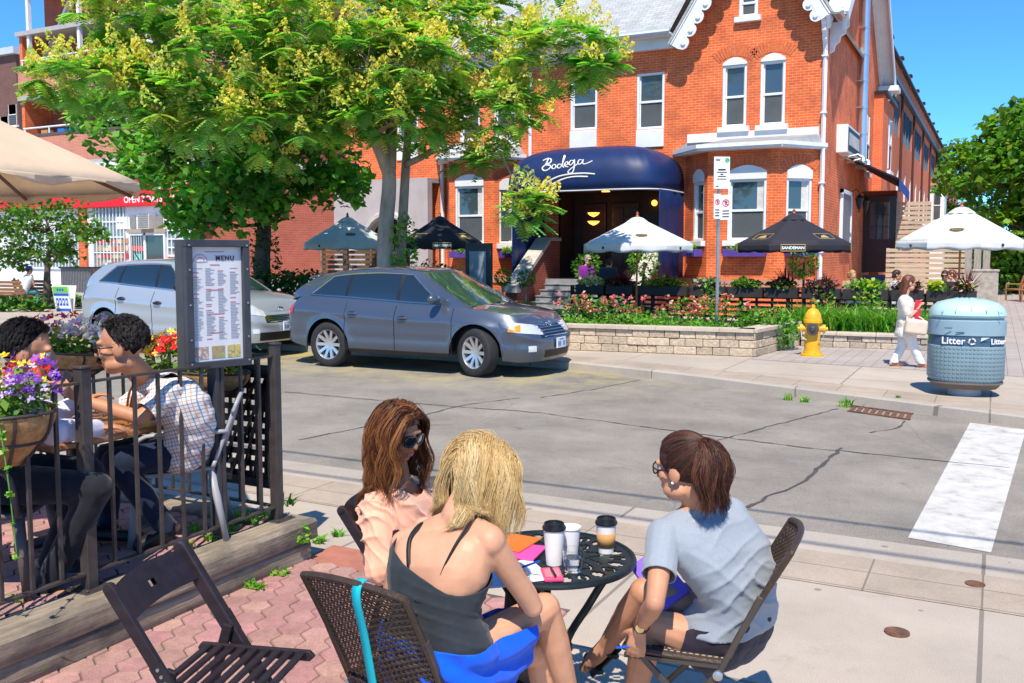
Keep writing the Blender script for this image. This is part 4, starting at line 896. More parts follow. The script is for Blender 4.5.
# ------------ planting between kerb wall and patio fence
M_bed=M_soil
sheet('planting_bed',[(-12,16.5),(-3.95,17.0),(-3.6,19.1),(-1.2,19.3),(-1.2,22.6),(-12,22.4)],.3,M_soil,side=.3)
def rock_wall(name,lab,path,h,courses,bl,col,dep=.32):
    s=MB(); r_=random.Random(9); s2=MB()
    m_,nt,b=nodes('split_stone'); a_=nd(nt,'ShaderNodeVertexColor',layer_name='Col'); f=noi(nt,geo(nt),16,6,.7); r=ramp(nt,[(.25,.68),(.75,1.28)]); nt.links.new(f,r.inputs[0]); nt.links.new(mix(nt,a_.outputs[0],r.outputs[0],1,'MULTIPLY'),b.inputs['Base Color']); b.inputs['Roughness'].default_value=.92; bump(nt,b,noi(nt,geo(nt),20,6,.65),1,.03)
    ch=(h-.06)/courses
    for (a,b_) in zip(path,path[1:]):
        a,b_=V((*a,0)),V((*b_,0)); d=b_-a; L=d.length; d.normalize(); nn=V((-d.y,d.x,0)); yaw=math.atan2(d.y,d.x)
        for c in range(courses):
            x=-(bl*.5 if c%2 else 0)
            while x<L:
                w=bl*r_.uniform(.8,1.25); x0,x1=max(0,x),min(L,x+w)
                if x1-x0>.04: s.box(a+d*(x0+x1)/2+nn*(dep/2-r_.uniform(0,.03))+Z*(.1+ch*(c+.5)),(x1-x0-.008,dep,ch-.007),M.Rotation(yaw+r_.gauss(0,.006),3,'Z'),col=[q_*k_ for q_,k_ in zip(col,[r_.uniform(.78,1.18)]*3)])
                x+=w
        x=0
        while x<L: w=min(.62*r_.uniform(.8,1.2),L-x); s2.box(a+d*(x+w/2)+nn*(dep/2-.02)+Z*(.1+h-.03),(w-.006,dep+.07,.06),M.Rotation(yaw,3,'Z')); x+=w
    t=thing(name,lab,'wall',(path[0][0],path[0][1],.1)); s.build('blocks',m_,t,0,bevel=.014,seg=2); s2.build('cap_stones',mat('cap_stone',(.52,.44,.34),.9,var=.15,vs=4,bmp=.4,bs=20),t,0,bevel=.008,seg=1)
rock_wall('stone_wall','low split stone retaining wall in front of the pink roses',[(-12.2,15.9),(-7.4,16.12),(-3.8,16.62),(-3.48,19.1)],.5,3,.34,(.54,.43,.31))
rock_wall('stone_wall','shorter low stone edging behind the yellow hydrant',[(-3.42,19.0),(-1.1,19.2)],.3,2,.3,(.48,.40,.31))
def shrub(name,lab,c,r,n,sz,cols,grp=None,cat=None,flow=None,asp=.6):
    c=V(c); vs,cs=leaves(n,c+Z*r[2]*.9,r,sz,cols,up=.6,shell=.35,asp=asp)
    t=thing(name,lab,cat or name.replace('_',' '),(c.x,c.y,c.z),0,grp); quads('foliage',vs,cs,LEAF,t)
    s=MB(); 
    for k in range(5): a=k*1.256; s.tube([c-Z*.03,c+V((math.cos(a)*r[0]*.3,math.sin(a)*r[1]*.3,r[2]*.9)),c+V((math.cos(a)*r[0]*.6,math.sin(a)*r[1]*.6,r[2]*1.5))],[.014,.01,.005],4)
    s.build('stems',M_barkd,t,180)
    if flow:
        vs=[];cs=[]; r_=random.Random(int(abs(c.x)*100))
        for k in range(int(flow[0]*.8)):
            a=r_.uniform(0,2*PI); q=math.sqrt(r_.random()); p=c+V((math.cos(a)*r[0]*q,-abs(math.sin(a))*r[1]*q*1.05+.1,r[2]*(1.1+.85*r_.random())))
            v_,c_=leaves(9,p,(flow[1],)*3,flow[1]*1.15,flow[2],r_,.4,.8,.9); vs+=v_; cs+=c_
        quads('blossom',vs,cs,PETAL,t)
    return t
PINK=[(.75,.16,.16),(.8,.25,.22),(.7,.12,.14),(.8,.45,.4)]
for i,(px,py,rx,h,nf,lab) in enumerate([(584,318,.75,.42,34,'leftmost pink rose bush at the grey car end of the stone wall'),(615,320,.75,.4,30,'second pink rose bush from the left above the stone wall'),(648,326,.7,.28,9,'sparsely flowering rose bush in the middle of the stone bed'),(690,322,.75,.42,26,'dense pink rose bush left of the sign pole'),(722,322,.7,.42,24,'pink rose bush right of the sign pole')]):
    g=C(px,py,19.4-i*.28); g.z=.3; shrub('rose_bush',lab,g,(rx,.55,h),420,.1,GREENS+BRIGHT,'pink rose bushes','rose bush',(nf,.055,PINK))
for i,(px,rx,h,lab) in enumerate([(572,.6,.2,'low green ground cover plant at the left end of the stone bed'),(632,.9,.22,'low green ground cover plant spilling over the stone wall centre'),(668,.8,.2,'low bright ground cover plant left of the sign pole foot'),(705,.7,.18,'low bright ground cover plant around the sign pole foot')]):
    g=C(px,330,18.6-i*.3); g.z=.33; shrub('ground_cover',lab,g,(rx,.5,h),520,.09,BRIGHT,'ground cover plants in the stone bed','plant')
g=C(767,335,17.9); g.z=.12; shrub('green_shrub','dense bright green shrub at the corner of the stone wall left of the hydrant',g,(.68,.6,.42),1000,.13,BRIGHT+GREENS,None,'shrub')
g=C(850,330,19.5); 
labs=['daylily clump directly behind the yellow hydrant','daylily clump just right of the yellow hydrant','daylily clump between the hydrant and the walking woman','tall daylily clump left of the walking woman','daylily clump behind the walking woman','daylily clump between the woman and the litter bin']
for i,px in enumerate((806,828,848,868,890,915)):
    g=C(px,345,19.9-.2*i); g.z=.2; vs,cs=blades(330,g,.5,.42,.72,BRIGHT+[(.1,.26,.02)],.016,.42); tag(quads('daylily',vs,cs,LEAF),labs[i],'daylily','daylilies along the patio fence')
# hedge-like greens left under the umbrellas
for i,(px,py,d,rx,h,lab) in enumerate([(455,268,25.5,.8,.8,'leafy green bush under the black umbrella'),(432,262,26,.7,.9,'tall green bush beside the tree trunk'),(490,288,25,.5,.35,'small green bush beside the menu stand'),(322,285,26,.5,.4,'small bush in front of the slatted screen')]):
    g=C(px,py,d); g.z=.1; shrub('garden_bush',lab,g,(rx,.6,h),520,.15,GREENS,'bushes under the trees','bush')
g=C(160,300,26); 
hedge('low dark ground cover bed around the small street tree',-30,72,30.3,.42,420,DARKG+GREENS,2.2,.2,'ground_cover')
sheet('tree_island',[(G(-60,312,.1).x,G(-60,312,.1).y),(G(80,304,.1).x,G(80,304,.1).y),(G(86,298,.1).x,G(86,298,.1).y),(G(-60,292,.1).x,G(-60,292,.1).y)],.2,M_kerb,side=.18)
# ---------------------------------------------------------------- vehicles
M_tyre=mat('tyre_rubber',(.022,.022,.023),.8,var=.2,vs=20,bmp=.2)
M_rim=mat('alloy_rim',(.62,.62,.63),.3,.75,var=.05)
M_chrome=mat('chrome',(.7,.71,.73),.12,1,var=0)
M_dark=mat('dark_plastic',(.012,.012,.014),.5,var=.2)
M_carglass=mat('car_glass',(.012,.02,.024),.02,0,0,spec=1,coat=1)
M_lens=mat('clear_lens',(.75,.76,.78),.1,.3,var=.08,vs=18,coat=1)
M_redl=mat('red_lens',(.6,.01,.012),.15,var=.15,vs=20,coat=1)
M_amber=mat('amber_lens',(.8,.25,.01),.15,var=.1,coat=1)
M_plate=mat('licence_plate',(.66,.72,.78),.4,var=.03)
M_plateb=mat('plate_blue',(.05,.16,.45),.5,var=0)
def interp(tab,x):
    return float(np.interp(x,[a for a,_ in tab],[b for _,b in tab]))
def catm(tab,n=8):
    q=smooth3([V((a,b,0)) for a,b in tab],n); return [(p.x,p.y) for p in q]
def car(name,label,S,paint,loc,scale):
    t=thing(name,label,'car',(0,0,0))
    out=catm(S['plan'],10)              # half plan outline from front centre to rear centre (x,y)
    q=[0.]
    for a,b in zip(out,out[1:]): q.append(q[-1]+math.hypot(b[0]-a[0],b[1]-a[1]))
    ox,oy=[p[0] for p in out],[p[1] for p in out]; QT=q[-1]
    top=sorted(catm(S['top'],8)); roofc=sorted(catm(S['roof'],8)); RW=S['rw']
    WX=S['wheels']; RA=S['arch']; RC=S['wr']
    def zb0(x,q_): return interp(S['sill'],x)
    def pt(q_,z,off=0):
        s=1 if q_>=0 else -1; a=abs(q_); x,y=float(np.interp(a,q,ox)),float(np.interp(a,q,oy)); e=.01
        x1,y1=float(np.interp(min(QT,a+e),q,ox)),float(np.interp(min(QT,a+e),q,oy)); x0,y0=float(np.interp(max(0,a-e),q,ox)),float(np.interp(max(0,a-e),q,oy))
        n=V((y0-y1,x1-x0,0)); n=-n if n.length>1e-9 else V((1,0,0)); n.normalize()
        if a<1e-6: n=V((1,0,0))
        if a>QT-1e-6: n=V((-1,0,0))
        zt=interp(top,x); inz=.09*max(0,(.48-z)/.3)**2+ .10*max(0,(z-(zt-.30))/.30)**2.2*(1+ .9*max(0,(abs(x)-1.9)/.5)) - .018*math.exp(-((z-(zt-.22))/.05)**2)
        inz+=.012*math.exp(-((z-.52)/.05)**2)
        fl=sum(.022*math.exp(-((math.hypot(x-w,z-RC)-RA)/.07)**2) for w in WX) if abs(x)<2.05 else 0
        p=V((x,y,z))-n*(inz-off-fl); p.y=max(0,p.y) if s>0 else max(0,p.y)
        return V((p.x,p.y*s,z))
    def zbot(x):
        z=interp(S['sill'],x)
        for w in WX:
            d=abs(x-w)
            if d<RA: z=max(z,RC+math.sqrt(RA*RA-d*d))
        return z
    # lower body shell
    qs=list(np.linspace(0,QT,150)); NR=16
    s=MB(); ring=[-a for a in qs[::-1]]+qs[1:]
    cols=[]
    for a in ring:
        x=float(np.interp(abs(a),q,ox)); zt=interp(top,x); zb=min(zbot(x),zt-.08)
        cols.append([pt(a,zb+(zt-zb)*(j/(NR-1))) for j in range(NR)])
    n=len(ring)
    vs=[p for c in cols for p in c]; s.add(vs,[(i*NR+j,i*NR+j+1,(i+1)*NR+j+1,(i+1)*NR+j) for i in range(n-1) for j in range(NR-1)])
    # top skin: hood, ledge and tail
    m=len(qs); NC=9; vs=[]
    for i in range(m):
        L=cols[m-1+i][-1]; Rr=cols[m-1-i][-1]
        for k in range(NC):
            u=k/(NC-1); p=Rr.lerp(L,u); p.z+=.055*(1-(2*u-1)**2)*min(1,L.y/.5)*(1 if p.x>0 else .5); vs.append(p)
    s.add(vs,[(i*NC+k,(i+1)*NC+k,(i+1)*NC+k+1,i*NC+k+1) for i in range(m-1) for k in range(NC-1)])
    # greenhouse
    xf0,xf1,xr0,xr1=S['gf0'],S['gf1'],S['gr0'],S['gr1']
    xf=lambda t_:xf0+(xf1-xf0)*(t_**.92); xr=lambda t_:xr0+(xr1-xr0)*t_**1.1
    def yb(x): 
        return interp([(b,c) for b,c in zip(ox[::-1],oy[::-1])],x)-.115
    def roofw(x): return RW*interp([(xr1-.3,.88),(xr1+.3,.95),(-.2,1),(xf1,.93)],x)
    def SP(x,t_,off=0,sd=-1):
        y0,y1=min(yb(x),.86),roofw(x); z0,z1=interp(top,x)-.01,interp(roofc,max(xr1,min(xf1,x)))-.035
        y=y0+(y1-y0)*t_+.045*math.sin(PI*t_*.95)*(1-.3*t_); z=z0+(z1-z0)*t_
        return V((x,sd*(y+off),z+off*.2))
    def side(sv,t_,off=0,sd=-1): return SP(xf(t_)+(xr(t_)-xf(t_))*sv,t_,off,sd)
    for sd in(-1,1): s.grid(lambda u,v:side(u,v,0,sd),40,10,flip=(sd>0))
    def WS(u,t_,off=0):       # windscreen
        p=side(0,t_,0,-1); w=abs(p.y); y=-w+2*w*u; return V((p.x+.13*(1-(2*u-1)**2)*(1-.35*t_)+off*.8,y,p.z+.03*(1-(2*u-1)**2)*t_+off*.6))
    def RS(u,t_,off=0):
        p=side(1,t_,0,-1); w=abs(p.y); y=w-2*w*u; return V((p.x-.09*(1-(2*u-1)**2)-off*.8,y,p.z+.02*(1-(2*u-1)**2)*t_+off*.5))
    s.grid(lambda u,v:WS(u,v),16,8,flip=True); s.grid(lambda u,v:RS(u,v),16,8,flip=True)
    def RF(u,v):
        pf,pr=WS(u,1),RS(1-u,1); L=side(v,1,0,-1); w=abs(L.y); y=-w+2*w*u; x=pf.x+(pr.x-pf.x)*v; k=1-(2*u-1)**2
        return V((x,y,L.z+.042*k**.6*(1 if 0<v<1 else .72)))
    s.grid(RF,18,24)
    s.build('body',paint,t,38,recalc=False)
    body=t.children[0]
    # spoiler
    s=MB(); s.grid(lambda u,v:V((RF(u,.97).x-.0-.24*v,RF(u,.97).y*(1-.06*v),RF(u,.97).z-.035*v*v+.006)),12,5); s.build('spoiler',paint,t,180,solid=.03)
    # side glass
    for sd in(-1,1):
        for (b0,b1,t0x,t1x,ta,tb_) in S['win']:
            s=MB()
            def gp(u,v):
                xb=b0+(b1-b0)*u; xt=t0x+(t1x-t0x)*u; tv=ta+(tb_-ta)*v; x=xb+(xt-xb)*v; return SP(x,tv,.006,sd)
            s.grid(gp,14,8,flip=(sd>0)); w=s.build('side_window',M_carglass,t,180)
        # black pillar strip and bright moulding round the glass
        W0=S['win']; s=MB(); P=[]
        lo=[(W0[0][0],W0[0][4])]+[(W0[-1][1],W0[-1][4])]; hi=[(W0[-1][3],W0[-1][5]),(W0[0][2],W0[0][5])]
        cor=lo+hi; path=[]
        for (a,b) in zip(cor,cor[1:]+cor[:1]): path+=[SP(a[0]+(b[0]-a[0])*k/12,a[1]+(b[1]-a[1])*k/12,.008,sd) for k in range(12)]
        s.tube(path+[path[0]],.011,5); s.build('window_moulding',M_chrome,t)
        for (i,j) in zip(range(len(W0)-1),range(1,len(W0))):
            a,b=W0[i],W0[j]; s=MB(); s.grid(lambda u,v:SP((a[1]+(b[0]-a[1])*u)*(1-v)+(a[3]+(b[2]-a[3])*u)*v,a[4]+(a[5]-a[4])*v,.004,sd),3,6,flip=(sd>0)); s.build('pillar',M_dark,t,180)
    s=MB(); s.grid(lambda u,v:WS(.06+.88*u,.05+.88*v,.008),16,8,flip=True); s.build('windscreen',S.get('ws',M_carglass),t,180)
    s=MB(); s.grid(lambda u,v:RS(.1+.8*u,.12+.74*v,.008),14,6,flip=True); s.build('rear_window',M_carglass,t,180)
    def patch(nm,q0,q1,zlo,zhi,mt,off=.006,nu=14,nv=6,par=t):
        s=MB(); s.grid(lambda u,v:pt(q0+(q1-q0)*u, (zlo(u) if callable(zlo) else zlo)+((zhi(u) if callable(zhi) else zhi)-(zlo(u) if callable(zlo) else zlo))*v,off),nu,nv,flip=False)
        return s.build(nm,mt,par,180)
    qx=lambda x:float(np.interp(-x,[-v for v in ox],q))      # arc position of a side point
    qy=lambda y:float(np.interp(y,oy[:len(oy)//2],q[:len(oy)//2]))
    # doors: shut lines, handles
    for sd in(-1,1):
        for (xa,xb) in S['doors']:
            s=MB()
            za,zb_=.33,lambda x:interp(top,x)-.02
            line=[pt(sd*qx(xa),za+(zb_(xa)-za)*k/14,.001) for k in range(15)]; l2=[pt(sd*qx(xb),za+(zb_(xb)-za)*k/14,.001) for k in range(15)]; bt=[pt(sd*qx(xa+(xb-xa)*k/10),za,.001) for k in range(11)]
            for l in(line,l2,bt): s.tube(l,.006,4)
            d=s.build('door_seam',M_dark,t)
            hx=xb+.16; hz=interp(top,hx)-.2; s=MB(); s.tube([pt(sd*qx(hx+k),hz,.03 if 0<j<3 else .0) for j,k in enumerate((-.09,-.06,.06,.09))],.017,8); s.build('door_handle',S.get('handle',paint),t)
            s=MB(); s.ell(pt(sd*qx(hx),hz,-.004),(.1,.018,.035)); s.build('handle_recess',M_dark,t)
        # mirror
        mx=S['mirror']; p=SP(mx,.12,0,sd); s=MB(); s.ell(p+V((0,sd*.17,.06)),(.075,.13,.085),M.Rotation(.15*sd,3,'Z')); s.tube([p,p+V((0,sd*.1,.02))],[.035,.03],8); mi=s.build('mirror',S.get('mir',paint),t,180)
        # sill strip
        patch('sill_strip',sd*qx(WX[0]+RA+.03),sd*qx(WX[1]-RA-.03),.27,.33,M_dark,.012,24,4)
        # lights
        h0,h1=S['hl']; 
        patch('headlight',sd*h0,sd*h1,lambda u:S['hz'][0]+S['hz'][2]*u,lambda u:S['hz'][1]+S['hz'][3]*u,M_lens,.007)
        patch('indicator',sd*(h1-.14),sd*(h1+.05),lambda u:S['hz'][0]+S['hz'][2]*.85+.01,lambda u:S['hz'][1]+S['hz'][3]*(.85+.1*u)-.02-.06*u,M_amber,.009,8,4)
        a=patch('fog_light',sd*S['fog'][0],sd*S['fog'][1],S['fog'][2],S['fog'][3],M_lens,.006,8,5)
        e0,e1=S['tl']; patch('tail_light',sd*(QT-e0),sd*(QT-e1),lambda u:S['tz'][0],lambda u:S['tz'][1]-.05*u,M_redl,.008)
    G0=S['grille']
    patch('grille',-G0[0],G0[0],G0[1],G0[2],M_dark,.004,20,6)
    for k in range(G0[3]):
        z=G0[1]+.02+(G0[2]-G0[1]-.04)*k/(G0[3]-1); w=G0[0]*(.82+.2*k/(G0[3]-1)); s=MB()
        s.tube([pt(-w+2*w*i/20,z,.012) for i in range(21)],.012,6,flat=1); s.build('grille_bar',M_chrome,t)
    I0=S['intake']; patch('intake',-I0[0],I0[0],I0[1],I0[2],M_dark,.005,20,5)
    zp=S['plate']; c=pt(0,zp,.03); s=MB(); s.box(c,(.02,.31,.16)); pl=s.build('licence_plate',M_plate,t,0,bevel=.004)
    s=MB()
    for k in range(7):
        if k!=3 and k!=4: s.box(c+V((.0115,-.115+k*.036,-.012)),(.003,.022,.07))
    s.box(c+V((.0115,0,.058)),(.003,.12,.014)); s.build('plate_marks',M_plateb,pl,0)
    # badge
    zc=S['badge']; c=pt(0,zc,.03)
    def ringm(s,cy,cz,ry,rz,r=.008): s.tube([c+V((.0+0.002*math.cos(2*k),cy+ry*math.cos(2*PI*k/24),cz+rz*math.sin(2*PI*k/24))) for k in range(25)],r,6)
    s=MB()
    if S['emb']=='ovals': ringm(s,0,0,.085,.058); ringm(s,0,.012,.028,.045); ringm(s,0,.028,.062,.022)
    else:
        ringm(s,0,0,.085,.05); s.tube([c+V((0,-.045,-.03)),c+V((0,-.02,.03))],.009,6); s.tube([c+V((0,.02,-.03)),c+V((0,.045,.03))],.009,6); s.tube([c+V((0,-.035,-.002)),c+V((0,.033,.004))],.008,6)
    s.build('badge',M_chrome,t,180)
    # wipers, aerial
    s=MB()
    for y in(-.45,.15): s.tube([WS(.5+y*.5,.03,.03),WS(.5+y*.5+.28,.09,.02)],.01,5)
    s.build('wiper',M_dark,t)
    s=MB(); p=RF(.5,.82); s.tube([p,p+V((-.16,0,.2))],[.012,.005],6); s.build('aerial',M_dark,t)
    # underside and wheel housings
    s=MB(); s.bx((-2.0,-.72,.3),(2.0,.72,.75)); s.build('underbody',M_dark,t,0)
    for wx in WX:
        for sd in(-1,1):
            s=MB(); arc=[V((wx+(RA+.03)*math.cos(PI*k/16),0,RC+(RA+.03)*math.sin(PI*k/16))) for k in range(17)]
            for a,b in zip(arc,arc[1:]): s.quad(a+V((0,sd*.9,0)),b+V((0,sd*.9,0)),b+V((0,sd*.55,0)),a+V((0,sd*.55,0)))
            s.build('wheel_housing',M_dark,t,0)
    for wi,wx in enumerate(WX):
        for sd in(-1,1):
            steer=S['steer'] if wi==1 else 0
            R_=M.Rotation(steer,3,'Z'); c=V((wx,sd*(S['ty']),RC)); R0=RC
            w=thing_part('wheel',t); s=MB()
            prof=[(R0*.66,-.1),(R0*.7,-.108),(R0*.9,-.112),(R0*.985,-.09),(R0,-.07),(R0,.07),(R0*.985,.09),(R0*.9,.112),(R0*.7,.108),(R0*.66,.1)]
            s.lathe(prof,(0,0,0),40,(0,1,0),cap=False); s.v=[tuple(c+R_@V(p)) for p in s.v]; ty=s.build('tyre',M_tyre,w,50)
            s=MB(); r1=R0*.68; s.lathe([(r1,-.1),(r1*1.0,.1),(r1*.96,.1),(r1*.9,.07),(r1*.9,-.08)],(0,0,0),36,(0,sd,0),cap=False)
            s.lathe([(.001,.05),(r1*.2,.05),(r1*.26,.03),(r1*.26,-.02)],(0,0,0),20,(0,sd,0),cap=False)
            for k in range(S['spokes']):
                a=2*PI*k/S['spokes']; d=V((math.cos(a),0,math.sin(a)))
                for da in((-.09,.09) if S['spokes']<8 else (0,)):
                    d2=V((math.cos(a+da),0,math.sin(a+da))); s.bar(d*r1*.18+V((0,sd*.035,0)),d2*r1*.95+V((0,sd*.075,0)),.05 if S['spokes']>=8 else .035,.03,(0,1,0))
            s.v=[tuple(c+R_@V(p)) for p in s.v]; s.build('rim',M_rim,w,40)
            s=MB(); s.lathe([(.001,-.03),(r1*.88,-.03)],(0,0,0),28,(0,sd,0),cap=False); s.v=[tuple(c+R_@V(p)) for p in s.v]; s.build('brake_disc',mat('brake_dark',(.04,.04,.042),.5,.5,var=.2),w,0)
    t.location=loc; t.scale=(scale,)*3
    return t
def thing_part(name,parent):
    o=bpy.data.objects.new(name,None); o.empty_display_size=.1; return put(o,parent)
def paint(name,col,metal,rough=.32):
    m,nt,b=nodes(name); b.inputs['Base Color'].default_value=(*col,1); b.inputs['Metallic'].default_value=metal; b.inputs['Roughness'].default_value=rough; b.inputs['Coat Weight'].default_value=1; b.inputs['Coat Roughness'].default_value=.03
    f=noi(nt,geo(nt),600,2); r=ramp(nt,[(.35,[c*.85 for c in col]),(.65,[c*1.15 for c in col])]); nt.links.new(f,r.inputs[0]); nt.links.new(r.outputs[0],b.inputs['Base Color']); return m
SV=dict(plan=[(2.4,0),(2.385,.3),(2.32,.58),(2.15,.79),(1.85,.885),(1.4,.925),(.6,.95),(-.4,.955),(-1.3,.945),(-1.9,.905),(-2.25,.82),(-2.43,.6),(-2.5,.3),(-2.51,0)],
 top=[(-2.53,.96),(-2.4,1.06),(-2.05,1.15),(-1.4,1.13),(-.6,1.09),(.3,1.05),(.95,1.05),(1.3,1.03),(1.7,.985),(2.05,.915),(2.25,.84),(2.42,.74)],
 roof=[(-1.95,1.47),(-1.5,1.56),(-1,1.62),(-.4,1.645),(.1,1.625),(.5,1.575)],rw=.64,wheels=(-1.37,1.42),arch=.435,wr=.37,sill=[(-2.4,.42),(-2.0,.34),(-1.7,.3),(1.7,.28),(2.1,.24),(2.4,.25)],
 gf0=1.28,gf1=.28,gr0=-2.36,gr1=-1.86,win=[(.78,.0,.16,.02,.1,.9),(-.06,-1.02,-.04,-.98,.1,.9),(-1.08,-1.82,-1.04,-1.42,.12,.88)],doors=[(1.02,-.03),(-.03,-1.0)],mirror=.74,
 hl=(.40,1.02),hz=(.64,.78,.06,.06),fog=(.62,.76,.40,.49),tl=(.42,1.02),tz=(.86,1.05),grille=(.5,.60,.80,5),intake=(.42,.3,.41),plate=.50,badge=.77,emb='ovals',steer=-.30,ty=.83,spokes=10)
gp=paint('grey_car_paint',(.088,.107,.145),.5)
a,b_=G(327,367,-.03),G(476,377,-.03); sc=(b_.x-a.x)/2.79
m_=mat('windscreen_glass',(.03,.06,.05),.02,0,0,spec=1,coat=1); SV['ws']=m_
car('grey_car','dark grey crossover car parked at the far kerb in front of the stone wall',SV,gp,((a.x+b_.x)/2-.025*sc,(a.y+b_.y)/2+.92*sc-.0,-.03),sc)
SS=dict(SV); SS.update(plan=[(x*.915,y*.955) for x,y in SV['plan']],
 top=[(-2.22,1.0),(-2.1,1.1),(-1.85,1.2),(-1.3,1.19),(-.6,1.14),(.3,1.09),(.85,1.08),(1.2,1.06),(1.55,1.02),(1.85,.95),(2.05,.87),(2.22,.74)],
 roof=[(-1.8,1.56),(-1.4,1.61),(-.9,1.65),(-.3,1.665),(.1,1.645),(.5,1.6)],rw=.61,wheels=(-1.3,1.33),arch=.43,wr=.365,sill=[(-2.2,.44),(-1.9,.36),(-1.6,.3),(1.6,.28),(1.9,.26),(2.2,.27)],
 gf0=1.18,gf1=.2,gr0=-2.08,gr1=-1.7,win=[(.68,-.06,.1,-.04,.1,.9),(-.12,-1.0,-.1,-.95,.1,.9),(-1.06,-1.6,-1.0,-1.25,.16,.86)],doors=[(.92,-.09),(-.09,-1.0)],mirror=.66,
 hl=(.44,1.05),hz=(.70,.86,.09,.08),fog=(.6,.72,.42,.5),tl=(.35,.98),tz=(.92,1.1),grille=(.48,.60,.72,4),intake=(.6,.3,.44),plate=.53,badge=.80,emb='slant',steer=0,ty=.78,spokes=5,handle=M_dark,mir=M_dark)
SS['plan']=SS['plan']
sp2=paint('silver_car_paint',(.46,.49,.52),.45)
car('silver_car','silver compact crossover car parked behind the grey one, half hidden by the menu board',SS,sp2,(N(279,335,13.5).x-2.2*sc*1.06,a.y+.9*sc+.1,-.03),sc*1.06)
# ---------------------------------------------------------------- street furniture and cafe things
M_pole=mat('orange_wood_pole',(.5,.17,.03),.5,var=.2,vs=8,sc=(3,3,.5))
def canopy(mt,Rr,ez,az,n=8,val=.2,par=None,sag=.05,m2=None):
    s=MB()
    def rim(a): return Rr/ max(math.cos(((a+PI/n)%(2*PI/n))-PI/n),.5)*math.cos(PI/n)
    NA=n*8; NR=9
    def fn(u,v):
        a=2*PI*u; r=rim(a)*(.10+.90*v); fr=abs(((u*n)%1)-.5)*2; return V((r*math.cos(a),r*math.sin(a),az+(ez-az)*v -sag*math.sin(PI*v)*fr))
    s.grid(fn,NA,NR,closeu=True,flip=True)
    def fv(u,v):
        a=2*PI*u; fr=abs(((u*n)%1)-.5)*2; r=rim(a)*(1+.012*math.sin(u*2*PI*n*2)*v); return V((r*math.cos(a),r*math.sin(a),ez-(val+.025*math.sin(u*2*PI*n*1.5)*v)*v))
    s.grid(fv,NA,4,closeu=True,flip=True)
    o=s.build('canopy',mt,par,15,solid=.006)
    s=MB(); s.lathe([(Rr*.22,az-.085),(Rr*.16,az-.02),(Rr*.1,az+.04),(.03,az+.07)],(0,0,0),n*2,a0=0); s.build('vent_cap',mt,par,50)
    return o
